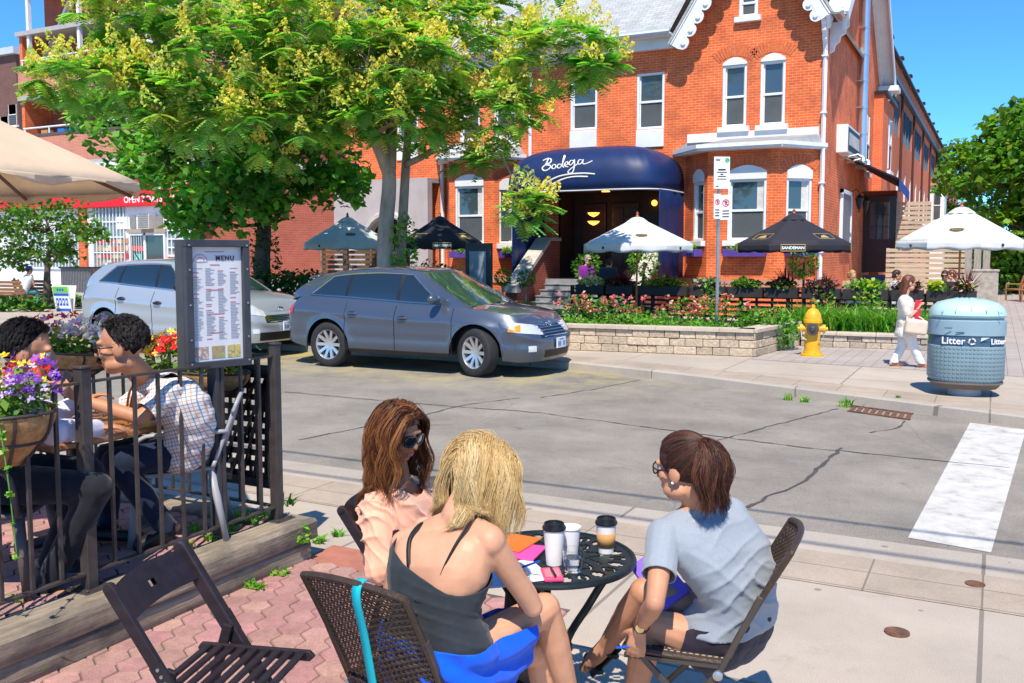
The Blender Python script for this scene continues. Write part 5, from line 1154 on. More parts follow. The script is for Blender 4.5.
def umbrella(label,mt,loc,ez,az,Rr,logo,rz=0,first=True):
    t=thing('patio_umbrella',label,'umbrella',(0,0,0),0,'patio umbrellas')
    cn=canopy(mt,Rr,ez,az,8,.2,t)
    s=MB(); s.tube([(0,0,0),(0,0,az+.05)],.025,10); s.build('pole',M_pole,t); s=MB(); s.lathe([(.03,0),(.05,.03),(.03,.07),(.04,.1),(.005,.15)],(0,0,az+.05),12); s.build('finial',mat('red_finial',(.35,.08,.04),.4),t)
    s=MB(); s.lathe([(.28,0),(.28,.05),(.06,.09),(.035,.3)],(0,0,0),20); s.build('base',M_black,t)
    for k in range(8): a=2*PI*(k+.5)/8; s=MB(); s.tube([(0.05*math.cos(a),.05*math.sin(a),az-.12),(Rr*.98*math.cos(a),Rr*.98*math.sin(a),ez-.03)],.012,5); s.build('rib',M_pole,t)
    # printed marks: on a panel (ellipse) or on the valance (box)
    def panel(k,v0,w,h,mt_,off=.016,el=True,mt2=None):
        a=2*PI*k/8; u=V((-math.sin(a),math.cos(a),0)); rm=Rr*math.cos(PI/8); sl=V((math.cos(a)*rm*.9,math.sin(a)*rm*.9,ez-az)); sln=sl.normalized(); n=u.cross(sln); n=n if n.z>0 else -n
        c=V((math.cos(a)*rm*(.1+.9*v0),math.sin(a)*rm*(.1+.9*v0),az+(ez-az)*v0-.05*math.sin(PI*v0)))+n*off; s=MB()
        if el: s.prism([(w*math.cos(2*PI*i/20),h*math.sin(2*PI*i/20)) for i in range(20)],c,u,-sln,n*.004); 
        else: s.prism([(-w,-h),(w,-h),(w,h),(-w,h)],c,u,-sln,n*.004)
        o=s.build('printed_mark',mt_,cn,0)
        if mt2:
            s=MB(); 
            if el: s.tube([c+n*.005+u*w*.8*math.cos(2*PI*i/20)-sln*h*.75*math.sin(2*PI*i/20) for i in range(21)],.006,4); s.box(c+n*.005,(w*1.0,.012,.012),M((u,-sln,n)).transposed())
            else:
                for (p,q) in (((-w,-h),(w,-h)),((w,-h),(w,h)),((w,h),(-w,h)),((-w,h),(-w,-h))): s.tube([c+n*.005+u*p[0]-sln*p[1],c+n*.005+u*q[0]-sln*q[1]],.008,4)
                s.prism([(-w*.6,-h*.5),(w*.5,-h*.5),(w*.2,h*.6),(-w*.3,h*.2)],c+n*.002,u,-sln,n*.004)
            s.build('print_detail',mt2,o,0)
    def valance(k,w,h,mt_,mt2,word=None):
        a=2*PI*k/8; u=V((-math.sin(a),math.cos(a),0)); n=V((math.cos(a),math.sin(a),0)); rm=Rr*math.cos(PI/8)+.03
        c=n*rm+Z*(ez-.11); s=MB(); 
        for (p,q) in (((-w,-h),(w,-h)),((w,-h),(w,h)),((w,h),(-w,h)),((-w,h),(-w,-h))): s.tube([c+u*p[0]+Z*p[1],c+u*q[0]+Z*q[1]],.01,4)
        o=s.build('printed_frame',mt2,cn,0)
        if word: text('print_lettering',word,h*1.25,M_txtw,c+n*.006,u,Z,o,.003,bold=.004,sx=1.0)
        else: s=MB(); s.box(c+n*.004,(w*1.3,.01,h*.7),M((u,-n,Z)).transposed()); s.build('print_detail',mt_,cn,0)
    if logo=='oval':
        dk=mat('logo_dark',(.06,.04,.03),.7,var=0); gd=mat('logo_gold',(.45,.32,.12),.6,var=0)
        for k in (0,2,4,6): panel(k,.62,.2,.085,dk,mt2=gd)
        for k in (1,3,5,7): 
            a=2*PI*k/8; n=V((math.cos(a),math.sin(a),0)); rm=Rr*math.cos(PI/8)+.02; s=MB(); s.ell(n*rm+Z*(ez-.1),(.03,.03,.035)); s.build('printed_mark',dk,cn)
    else:
        gd=mat('logo_gold',(.45,.32,.12),.6,var=0)
        for k in range(8): 
            valance(k,.27,.075,M_txtw,gd,'SANDEMAN') if k%2==0 else panel(k,.72,.26,.12,M_black,el=False,mt2=gd)
    t.location=loc; t.rotation_euler.z=rz
    return t
def canvas(name,col,tr=.35):
    m,nt,b=nodes(name); b.inputs['Roughness'].default_value=.8; co=geo(nt)
    f=noi(nt,co,2.5,5,.6); r=ramp(nt,[(.3,[c*.93 for c in col]),(.7,[min(1,c*1.04) for c in col])]); nt.links.new(f,r.inputs[0]); nt.links.new(r.outputs[0],b.inputs['Base Color']); bump(nt,b,noi(nt,co,5,4,.6),.35,.03)
    t=nt.nodes.new('ShaderNodeBsdfTranslucent'); nt.links.new(r.outputs[0],t.inputs[0]); s=nt.nodes.new('ShaderNodeMixShader'); s.inputs[0].default_value=tr
    nt.links.new(b.outputs[0],s.inputs[1]); nt.links.new(t.outputs[0],s.inputs[2]); nt.links.new(s.outputs[0],nt.nodes['Material Output'].inputs[0]); return m
CW=canvas('white_canvas',(.82,.82,.8),.25); CB=canvas('charcoal_canvas',(.022,.02,.03),.08); CG=canvas('pale_green_canvas',(.62,.68,.62),.25); CC=canvas('cream_canvas',(.87,.71,.52),.45); CN_=canvas('night_canvas',(.012,.014,.02),.05)
def at0(px,d,z=.1): p=C(px,254,d); p.z=z; return p
fc=lambda p: math.atan2(-p.y,-p.x)-PI/8    # turn a flat panel to the street
for lab,mt,px,d,ez,az,Rr,lg,dr in [('white umbrella in front of the dark entrance awning',CW,637,23.4,2.2,2.82,1.42,'oval',.12),('charcoal umbrella in front of the brick bay window',CB,793,22.6,2.2,2.86,1.4,'box',0),('white umbrella at the lane corner beside the wooden slat fence',CW,960,21.6,2.25,2.98,1.42,'oval',-.1),
   ('pale green umbrella left of the tree trunk in front of the slatted screen',CG,348,27.5,2.28,2.98,1.36,'oval',.1),('near black umbrella right of the tree trunk in front of the left bay',CN_,440,27.5,2.3,3.0,1.3,'box',.05)]:
    p=at0(px,d); umbrella(lab,mt,p,ez-.1,az-.1,Rr,lg,math.atan2(-p.y,-p.x)+dr)
# ---- patio fence with planter boxes
M_fence=mat('black_fence_slat',(.016,.016,.018),.55,var=.25,vs=9)
ft=thing('patio_fence','long black slatted fence along the front of the restaurant patio','fence',(-5.3,22.75,.1))
FX0,FX1,FYY=-10.1,-1.0,22.75
for k in range(8):
    x0=FX0+k*(FX1-FX0)/8; x1=x0+(FX1-FX0)/8; s=MB()
    for j in range(7): s.bx((x0+.05,FYY-.02,.24+j*.125),(x1-.05,FYY+.02,.24+j*.125+.062))
    for j in (.33,.66): s.bx((x0+(x1-x0)*j-.03,FYY+.021,.2),(x0+(x1-x0)*j+.03,FYY+.05,1.05))
    s.build('slat_panel',M_fence,ft,0)
for k in range(9): x=FX0+k*(FX1-FX0)/8; s=MB(); s.bx((x-.045,FYY-.045,.1),(x+.045,FYY+.045,1.12)); s.build('post',M_fence,ft,0,bevel=.006,seg=1)
s=MB(); s.bx((FX0-.04,FYY-.05,.1),(FX0+.0,FYY+.0,1.1)); 
MAR=[(.12,.02,.03),(.08,.015,.03),(.16,.03,.04)]
def spiky(c,n,L,cols,seed,w=.022):
    r_=random.Random(seed); vs=[];cs=[]
    for k in range(n):
        a=r_.uniform(0,2*PI); el=r_.uniform(.5,1.45); d=V((math.cos(a)*math.cos(el),math.sin(a)*math.cos(el),math.sin(el))); l=L*r_.uniform(.7,1.1); sd_=d.cross(Z).normalized()*w; col=r_.choice(cols); p=V(c); prev=(p-sd_*.6,p+sd_*.6)
        for j in(1,2,3): 
            u=j/3; q=p+d*l*u-Z*l*.18*u*u; ww=sd_*(1-.9*u**2); cur=(q-ww,q+ww); vs.append((prev[0],prev[1],cur[1],cur[0])); cs.append(col); prev=cur
    return vs,cs
CHART=[(.42,.5,.03),(.35,.46,.03)]; WHT=[(.75,.75,.6),(.7,.66,.4)]
plan_=[('planter box with white flowers at the steps end of the patio fence',578,607,WHT,0),('planter box with a dark red spiky plant left of the white umbrella pole',608,636,MAR,1),('planter box with lime green foliage under the white umbrella',637,690,CHART+GREENS,1),('planter box with trailing variegated ivy behind the sign pole',692,728,[(.4,.5,.3),(.1,.2,.05),(.15,.05,.15)],0),('planter box with low green herbs between sign pole and charcoal umbrella',729,765,GREENS,0),('planter box with a tall red spiky plant under the charcoal umbrella',766,800,GREENS+MAR,1),('planter box with mixed purple foliage right of the charcoal umbrella pole',802,842,MAR+[(.2,.1,.2)],1),('planter box with chartreuse vine trailing left of the walking woman',843,890,CHART+BRIGHT,0),('planter box with red spiky foliage behind the walking woman',891,925,MAR,1),('planter box with yellow green flowers in front of the seated diners',926,948,CHART,0),('planter box with a large maroon spiky plant at the lane corner',950,978,MAR+WHT,1)]
M_pbox=mat('dark_planter_wood',(.03,.024,.022),.6,var=.25,vs=6,bmp=.15)
for i,(lab,p0,p1,cols,sp) in enumerate(plan_):
    a,b_=N(p0,290,FYY-.12),N(p1,290,FYY-.12); w=b_.x-a.x; c=V(((a.x+b_.x)/2,FYY-.2,.9))
    t=thing('planter_box',lab,'planter',c,0,'planter boxes along the patio fence')
    s=MB()
    for q in(((a.x+.02,FYY-.34,.9),(b_.x-.02,FYY-.31,1.14)),((a.x+.02,FYY-.09,.9),(b_.x-.02,FYY-.06,1.14)),((a.x+.02,FYY-.309,.9),(a.x+.05,FYY-.091,1.14)),((b_.x-.05,FYY-.309,.9),(b_.x-.02,FYY-.091,1.14)),((a.x+.05,FYY-.309,.9),(b_.x-.05,FYY-.091,1.09))): s.bx(*q)
    s.build('box',M_pbox,t,0,bevel=.006,seg=1)
    r_=random.Random(i); vs,cs=leaves(int(150*w)+60,c+Z*.3,(w*.5,.22,.15),.11,GREENS+cols,r_,.2,.4,.6); 
    v2,c2=leaves(int(110*w)+50,c+Z*.34+V((0,-.06,0)),(w*.5,.22,.16),.1,cols,r_,.2,.4,.8); vs+=v2; cs+=c2
    if i in(3,7,6): 
        v2,c2=leaves(200,c+V((.1*w,-.2,-.05)),(w*.34,.12,.34),.09,cols+BRIGHT,r_,.2,.3,.8); vs+=v2; cs+=c2
    quads('foliage',vs,cs,LEAF,t)
    if sp: v2,c2=spiky(c+V((w*.1,0,.2)),34,.72 if i in(1,5,10) else .5,MAR if i!=10 else MAR+[(.2,.05,.05)],i); quads('spiky_leaves',v2,c2,LEAF,t)
# climbing green and shrub balls by the patio
for (px,py,d,r,lab) in [(587,268,25.2,.42,'small round leafy bush left of the people at the steps'),(644,262,25.3,.45,'small leafy bush behind the white umbrella pole'),(804,262,24,.4,'green climber below the brick bay beside the charcoal umbrella')]:
    c=C(px,py,d); t=thing('potted_bush',lab,'bush',(c.x,c.y,.1),0,'bushes inside the patio'); vs,cs=leaves(330,c,(r,r,r*1.1),.13,BRIGHT+GREENS,up=.5); quads('foliage',vs,cs,LEAF,t); s=MB(); s.tube([(c.x,c.y,.4),(c.x,c.y,c.z)],.03,6); s.build('stem',M_barkd,t); s=MB(); s.lathe([(.16,0),(.22,.4),(.2,.4),(.15,.05)],(c.x,c.y,.1),14); s.build('pot',M_pbox,t)
# topiary
for (px,d,lab) in((526,24.6,'slim topiary ball in a dark square planter left of the stone steps'),(503,25.4,'smaller topiary ball beside the menu stand')):
    c=at0(px,d); t=thing('topiary',lab,'plant',c,0,'topiaries by the steps'); s=MB(); 
    for q in(((-.3,-.3,0),(.3,.3,.42)),): s.add([(c.x+x*k,c.y+y*k,c.z+z) for z,k in((0,.8),(.45,1)) for x,y in((-.28,-.28),(.28,-.28),(.28,.28),(-.28,.28))],[(3,2,1,0),(4,5,6,7),(0,1,5,4),(1,2,6,5),(2,3,7,6),(3,0,4,7)])
    s.build('planter',M_black,t,0,bevel=.01); s=MB(); s.tube([c+Z*.4,c+Z*1.05],.022,8); s.build('stem',M_bark,t)
    vs,cs=leaves(330,c+Z*1.2,(.25,.25,.24),.09,GREENS+BRIGHT[:1],up=.3,shell=.7); v2,c2=leaves(120,c+Z*.5,(.3,.3,.09),.08,BRIGHT,up=.5); quads('foliage',vs+v2,cs+c2,LEAF,t)
# dark menu stand by the entrance
c=at0(479,25.6); t=thing('menu_stand','tall dark menu stand with a pale sheet left of the entrance steps','menu stand',c); rz=M.Rotation(.1,3,'Z')
s=MB(); s.box(c+Z*1.15,(.78,.14,2.0),rz); s.box(c+Z*.08,(.9,.5,.14),rz); s.build('case',mat('case_grey',(.03,.035,.042),.4,var=.15),t,0,bevel=.015); s=MB(); s.box(c+Z*1.4+V((-.0,-.075,0)),(.5,.02,1.05),rz); s.build('sheet',mat('grey_blue_sheet',(.2,.25,.3),.25,var=.15,vs=3),t,0)
# slatted screen behind the pale green umbrella
a,b_=C(322,280,30.5),C(390,280,29.5); t=thing('slat_screen','brown horizontal slat screen under the pale green umbrella','screen',(a.x,a.y,.1)); s=MB(); d=b_-a; 
for k in range(14): s.bar(V((a.x,a.y,.25+k*.16)),V((b_.x,b_.y,.25+k*.16)),.04,.11)
s.build('slats',mat('brown_slat',(.13,.075,.04),.75,var=.25,vs=6),t,0)
for u in(0,.33,.66,1): p=a.lerp(b_,u); s=MB(); s.bx((p.x-.06,p.y+.03,.1),(p.x+.06,p.y+.13,2.5)); s.build('post',mat('tan_post',(.4,.3,.2),.8,var=.2),t,0)
# wooden slat fences beside the terrace
M_cedar=mat('weathered_cedar',(.52,.40,.28),.85,var=.25,vs=4,sc=(.4,1,6),bmp=.3,bs=20)
for (x0,x1,y,h,lab) in((-3.3,-2.15,36.6,3.75,'tall horizontal board fence beside the dark side door'),(-3.35,-.75,34.0,2.05,'lower horizontal board fence behind the white lane umbrella')):
    t=thing('board_fence',lab,'fence',((x0+x1)/2,y,.1),0,'cedar board fences'); s=MB(); n=int(h/.17)
    for k in range(n): s.bx((x0,y-.02,.14+k*.17),(x1,y+.015,.14+k*.17+.125))
    s.build('boards',M_cedar,t,0)
    for x in np.linspace(x0+.05,x1-.05,3): s=MB(); s.bx((x-.05,y+.016,.1),(x+.05,y+.1,h+.1)); s.build('post',M_cedar,t,0)
p=C(985,280,29); t=thing('gate_pier','short grey timber and stone pier at the end of the board fence','pier',(p.x,p.y,.1)); s=MB(); s.box((p.x,p.y,.75),(.75,.5,1.3)); s.box((p.x,p.y,1.43),(.8,.55,.08)); s.build('pier',mat('lichen_stone',(.38,.34,.28),.9,var=.3,vs=6,bmp=.5),t,0,bevel=.03); s=MB()
for k in range(3): s.box((p.x-.5+k*.26,p.y+.35,1.15),(.2,.06,2.1))
s.build('boards',mat('grey_plank',(.33,.29,.25),.9,var=.3,sc=(4,4,.5)),t,0)
# park bench on the lane
def bench(lab,c,rz,wood,L=1.7,grp=None):
    t=thing('bench',lab,'bench',(0,0,0),0,grp)
    s=MB(); 
    for k in range(5): s.box((0,-.2+k*.1,.46),(L,.08,.035))
    s.build('seat',wood,t,0,bevel=.006,seg=1); s=MB()
    for k in range(4): s.box((0,.3+k*.035,.56+k*.12),(L,.03,.09),M.Rotation(-.25,3,'X'))
    s.build('backrest',wood,t,0,bevel=.006,seg=1)
    for x in(-L/2+.12,L/2-.12):
        s=MB(); s.bar((x,-.24,.44),(x,-.24,0),.06,.05,(0,1,0)); s.bar((x,.24,.44),(x,.32,0),.06,.05,(0,1,0)); s.bar((x,-.26,.43),(x,.27,.43),.06,.05); s.bar((x,.26,.42),(x,.42,1.02),.05,.05,(0,1,0)); s.bar((x,-.26,.66),(x,.32,.66),.06,.04); s.bar((x,-.25,.45),(x,-.25,.65),.05,.04,(0,1,0)); s.build('end_frame',M_black if 0 else wood,t,0)
    t.location=c; t.rotation_euler.z=rz; return t
M_teak=mat('teak_wood',(.36,.17,.075),.6,var=.25,vs=5,sc=(.6,5,5))
c=C(1021,280,36); c.z=.1; bench('wooden park bench on the paved lane in front of the hedge',c,-1.2,M_teak)
c=at0(8,30.9); bench('slatted teak bench with the seated person in a blue cap',c,3.3,M_teak,1.9,'teak benches on the left')
c=at0(40,31.8); bench('slatted teak bench next to the small street tree trunk',c,3.25,M_teak,1.8,'teak benches on the left')
# sandwich board
c=at0(63,29.6); t=thing('sandwich_board','green white and blue sandwich board standing on the pavement beside the tree','sign',c)
MG,MBl=mat('board_green',(.15,.55,.04),.5,var=0),mat('board_blue',(.02,.1,.5),.5,var=0)
rz=.2
for sg in(-1,1):
    R3=M.Rotation(rz,3,'Z')@M.Rotation(-.18*sg,3,'X'); o=c+Z*.42+M.Rotation(rz,3,'Z')@V((0,.11*sg,0))
    s=MB(); s.box(o,(.62,.03,.84),R3); pn=s.build('panel',M_white,t,0)
    f_=lambda x,z,d=.018:o+R3@V((x,sg*d,z)); s=MB()
    s.box(f_(0,.3),(.58,.008,.2),R3,0); s.box(f_(0,.14),(.58,.008,.08),R3,1); s.box(f_(0,-.36),(.58,.008,.08),R3,1)
    for k in range(4): s.box(f_(-.18+k*.12,-.1),(.085,.008,.24),R3,1); 
    for k in range(4): s.box(f_(-.18+k*.12,-.1,.0235),(.04,.004,.1),R3,2)
    for k in range(3): s.box(f_(-.1+k*.1,.3,.0235),(.07,.004,.08),R3,1)
    s.build('artwork',[MG,MBl,M_white],pn,0)
# grey bin enclosure and rail by the store
p,q=N(61,272,29.5),N(90,294,29.5); t=thing('utility_box','corrugated grey metal enclosure on the pavement in front of the store','enclosure',((p.x+q.x)/2,29.5,.1)); s=MB(); s.bx((p.x,29.5,.1),(q.x,30.3,1.25)); 
for k in range(18): x=p.x+.05+k*(q.x-p.x-.1)/17; s.bx((x-.02,29.46,.16),(x+.02,29.5,1.18))
s.build('box',mat('corrugated_grey',(.2,.2,.21),.5,.3,var=.15),t,0); s=MB(); s.bx((p.x-.05,29.4,1.25),(q.x+.05,30.35,1.33)); s.build('lid',M_black,t,0)
p,q=N(91,272,29.4),N(108,284,29.4); t=thing('iron_rail','short black and brown iron rail in front of the store window','railing',((p.x+q.x)/2,29.4,.1)); s=MB(); s.bx((p.x,29.38,1.2),(q.x+1.4,29.44,1.28)); 
for k in range(9): x=p.x+.03+k*(q.x+1.3-p.x)/8; s.bx((x-.025,29.385,.1),(x+.025,29.435,1.2))
s.build('rail',mat('brown_iron',(.09,.045,.03),.6,var=.2),t,0)
# ---- sign pole
a,b_=C(716.5,330,18.2),C(719.5,160,18.05); t=thing('sign_pole','galvanised street pole with three white parking signs rising from the rose bed','sign',(a.x,a.y,.3)); s=MB(); s.tube([V((a.x,a.y,.25)),b_],.035,10); 
for k in range(26): p=V((a.x,a.y,.3)).lerp(b_,k/26); s.box(p+V((0,-.034,0)),(.014,.006,.03))
s.build('pole',M_steel,t)
def plate(px0,py0,px1,py1,yaw,off):
    p,q=C(px0,py0,18.0),C(px1,py1,18.0); ux=W(math.cos(yaw),math.sin(yaw)).normalized(); c=(p+q)/2; w=(px1-px0)/920*18/max(.5,math.cos(yaw)); h=p.z-q.z; n=ux.cross(Z); R3=M((ux,-n,Z)).transposed(); s=MB(); s.box(c+n*off,(w,.008,h),R3); o=s.build('sign_plate',M_white,t,0,bevel=.003,seg=1); return o,c+n*(off+.006),ux,n,R3,w,h
M_red=mat('sign_red',(.7,.02,.03),.4,var=0); M_grn=mat('sign_green',(.02,.42,.2),.4,var=0)
o,c,ux,n,R3,w,h=plate(713,157,729,189,.1,.05)
s=MB(); s.lathe([(.045,0),(.045,.003),(.03,.003),(.03,0)],c+ux*.1+Z*.24,16,tuple(n),cap=False); s.prism([(-.03,-.03),(.035,.0),(-.01,.035)],c+ux*.1+Z*.24,ux,Z,n*.003); s.build('green_symbol',M_grn,o,0)
s=MB()
for (x,z,ww,hh) in((-.08,.26,.1,.012),(-.08,.235,.08,.012),(0,.06,.15,.03),(0,.01,.2,.016),(0,-.03,.06,.02),(0,-.07,.16,.016),(0,-.12,.19,.014),(-.09,-.26,.05,.02)): s.box(c+ux*x+Z*z,(ww,.004,hh),R3)
s.build('small_print',M_txtk,o,0)
for (b,yaw,off,rr_) in(((711.5,194,719,219),.45,.06,.055),((722,195,731.5,220),-.55,.05,.07)):
    o,c,ux,n,R3,w,h=plate(*b,yaw,off); s=MB(); cz=c+Z*h*.18; s.lathe([(rr_,0),(rr_,.004),(rr_*.78,.004),(rr_*.78,0)],cz,20,tuple(n),cap=False); s.box(cz+n*.003,(rr_*1.7,.004,rr_*.2),R3@M.Rotation(.78,3,'Y')); s.build('red_ring',M_red,o,0)
    s=MB(); s.box(cz,(rr_*.35,.003,rr_*1.0),R3); s.box(cz+ux*rr_*.2+Z*rr_*.2,(rr_*.5,.003,rr_*.3),R3)
    for k in range(3): s.box(c-Z*(h*.14+k*.055),(w*.6,.003,.02),R3)
    s.build('black_print',M_txtk,o,0)
# ---- hydrant
c=G(812,356,.1); t=thing('fire_hydrant','yellow fire hydrant with a dark hose cap standing on the far sidewalk','hydrant',c)
M_yel=mat('hydrant_yellow',(.78,.40,.012),.4,var=.12,vs=8,bmp=.15,bs=40,coat=.3,stain=((.35,.2,.03),6,.62,.85))
s=MB(); s.lathe([(.2,0),(.2,.04),(.155,.05),(.15,.1),(.14,.1),(.135,.6),(.165,.61),(.165,.66),(.15,.67),(.15,.7),(.13,.78),(.08,.85),(.035,.87),(.035,.93),(.01,.94)],c,24); 
for k in range(6): a=k*PI/3; s.lathe([(.018,.04),(.018,.065)],c+V((math.cos(a)*.175,math.sin(a)*.175,0)),6)
s.build('barrel',M_yel,t,40,bevel=0)
cam_d=V((-c.x,-c.y,0)).normalized(); sd_=V((-cam_d.y,cam_d.x,0))
s=MB(); s.lathe([(.085,.1),(.085,.17),(.11,.17),(.11,.215),(.06,.22),(.03,.25)],c+Z*.5,16,tuple(cam_d)); s.build('hose_cap',mat('cap_iron',(.09,.08,.075),.5,.4,var=.2),t)
for sg in(-1,1): s=MB(); s.lathe([(.06,.1),(.06,.17),(.08,.17),(.08,.22),(.03,.225),(.03,.26)],c+Z*.5,14,tuple(sd_*sg)); s.build('side_nozzle',M_yel,t); s=MB(); s.tube([c+Z*.5+sd_*sg*.2+cam_d*.05,c+Z*.36+sd_*sg*.19+cam_d*.1,c+Z*.3+sd_*sg*.1+cam_d*.15],.008,5); s.build('chain',M_steel,t)
# ---- litter bin
def studmat():
    m,nt,b=nodes('bin_studded'); co=geo(nt); b.inputs['Roughness'].default_value=.5
    f=noi(nt,co,4,6,.7); r=ramp(nt,[(.3,(.19,.28,.32)),(.7,(.235,.345,.39))]); nt.links.new(f,r.inputs[0]); nt.links.new(r.outputs[0],b.inputs['Base Color'])
    vm=nd(nt,'ShaderNodeVectorMath',operation='SUBTRACT'); nt.links.new(co,vm.inputs[0]); vm.inputs[1].default_value=G(964,394,.1); sx=nt.nodes.new('ShaderNodeSeparateXYZ'); nt.links.new(vm.outputs[0],sx.inputs[0])
    at=nd(nt,'ShaderNodeMath',operation='ARCTAN2'); nt.links.new(sx.outputs[1],at.inputs[0]); nt.links.new(sx.outputs[0],at.inputs[1]); mu=nd(nt,'ShaderNodeMath',operation='MULTIPLY'); nt.links.new(at.outputs[0],mu.inputs[0]); mu.inputs[1].default_value=.45; cb=nt.nodes.new('ShaderNodeCombineXYZ'); nt.links.new(mu.outputs[0],cb.inputs[0]); nt.links.new(sx.outputs[2],cb.inputs[1])
    v=nd(nt,'ShaderNodeTexVoronoi',voronoi_dimensions='2D',Scale=19,Randomness=0); nt.links.new(cb.outputs[0],v.inputs['Vector']); r2=ramp(nt,[(.2,1),(.34,0)]); nt.links.new(v.outputs[0],r2.inputs[0]); bump(nt,b,r2.outputs[0],.9,.02); return m
c=G(964,394,.1); t=thing('litter_bin','big round pale blue litter bin with a sea green lid on the far sidewalk','litter bin',c)
M_binb=mat('bin_blue',(.21,.31,.35),.5,var=.1,vs=3,bmp=.05); M_binu=mat('bin_upper_blue',(.25,.36,.41),.45,var=.05); M_lid=mat('bin_lid_aqua',(.42,.60,.57),.4,var=.05,vs=2,coat=.15); M_bband=mat('bin_band',(.045,.10,.16),.5,var=.08)
fd=math.atan2(-c.y,-c.x)
def ob(rx,ry,z,n=48,e=.78):
    rx,ry=rx*.95,ry*.97
    return [V((rx*sp_(math.cos(2*PI*i/n),e),ry*sp_(math.sin(2*PI*i/n),e),z)) for i in range(n)]
def loft(rings,mt,nm,par=t,ang=35,bev=0):
    s=MB(); n=len(rings[0]); vs=[c+M.Rotation(fd+PI/2+.12,3,'Z')@p for r_ in rings for p in r_]; k=len(rings)
    s.add(vs,[(i*n+j,i*n+(j+1)%n,(i+1)*n+(j+1)%n,(i+1)*n+j) for i in range(k-1) for j in range(n)]+[tuple(range(n-1,-1,-1)),tuple((k-1)*n+j for j in range(n))]); return s.build(nm,mt,par,ang)
s=MB(); s.lathe([(.2,0),(.2,.1),(.24,.12)],c,24); s.build('pedestal',mat('bin_foot',(.5,.5,.48),.7,var=.1),t)
loft([ob(.40,.32,.1),ob(.45,.37,.16),ob(.475,.39,.17),ob(.475,.39,.19)],mat('bin_base_brown',(.16,.13,.11),.7),'base_plate')
loft([ob(.45,.37,.19),ob(.485,.40,.24),ob(.485,.40,.66),ob(.478,.395,.665)],studmat(),'drum')
s=MB()
loft([ob(.47,.39,.665),ob(.47,.39,.80)],M_bband,'label_band')
loft([ob(.478,.395,.80),ob(.488,.402,.805),ob(.488,.402,.99),ob(.46,.38,1.0),ob(.45,.37,1.03)],M_binu,'upper_drum')
loft([ob(.43,.35,1.02),ob(.47,.40,1.035),ob(.485,.415,1.06),ob(.48,.41,1.09),ob(.455,.39,1.15),ob(.38,.33,1.215),ob(.24,.21,1.255),ob(.1,.1,1.272),ob(.02,.02,1.275)],M_lid,'lid')
Rb=M.Rotation(fd+PI/2+.12,3,'Z')
s=MB()
for k in (-2,-1,0,1,2):
    q=[]
    for j in range(9):
        u=j/8; x=k*.05+k*.13*u; y=.1-.5*u; rr=min(1,math.hypot(x/.505,y/.435)); z=1.275-.17*rr**2.6; q.append(c+Rb@V((x,y,z+.001)))
    s.tube(q,.006,4)
s.build('lid_groove',mat('lid_groove',(.28,.46,.46),.6),t)
def bintext(w,sz,a,z,nm='lettering'):
    p=c+Rb@V((.452*sp_(math.cos(a),.78),.381*sp_(math.sin(a),.78),z)); n=Rb@V((math.cos(a),math.sin(a)*1.25,0)).normalized(); ux=Z.cross(n); return text(nm,w,sz,M_txtw,p+n*.012,ux,Z,t,.003,bold=.002)
bintext('Litter',.125,-PI/2-.34,.733); bintext('Litter',.1,-PI/2+.72,.733)
def recyc(a,z,r):
    p=c+Rb@V((.452*sp_(math.cos(a),.78),.381*sp_(math.sin(a),.78),z)); n=Rb@V((math.cos(a),math.sin(a)*1.25,0)).normalized(); ux=Z.cross(n); s=MB()
    for k in range(3):
        b0=2*PI*k/3; pts=[p+n*.014+ux*r*math.cos(b0+j*.25)+Z*r*math.sin(b0+j*.25) for j in range(6)]; s.tube(pts,[.009]*5+[.004],5)
        e=pts[-1]; d=(pts[-1]-pts[-2]).normalized(); u2=d.cross(n); s.add([e+d*.02,e-u2*.018,e+u2*.018],[(0,1,2),(2,1,0)])
    s.build('recycling_mark',M_txtw,t,0)
recyc(-PI/2+.02,.733,.036)
s=MB(); p=c+Rb@V((.1,-.387,.735)); n=Rb@V((0,-1,0)); ux=Rb@V((1,0,0)); s.add([p+ux*.02+n*.004+Z*.0,p+ux*.13+n*.004+Z*.055,p+ux*.03+n*.004+Z*.05],[(0,1,2)]); s.build('torn_sticker',mat('sticker_pale',(.55,.65,.68),.6),t,0)
s=MB()
for (x,z,w) in((-.26,.9,.09),(-.12,.845,.1)): s.box(c+Rb@V((x,-.396,z)),(w,.004,.014),Rb)
s.build('maker_mark',M_bband,t,0)
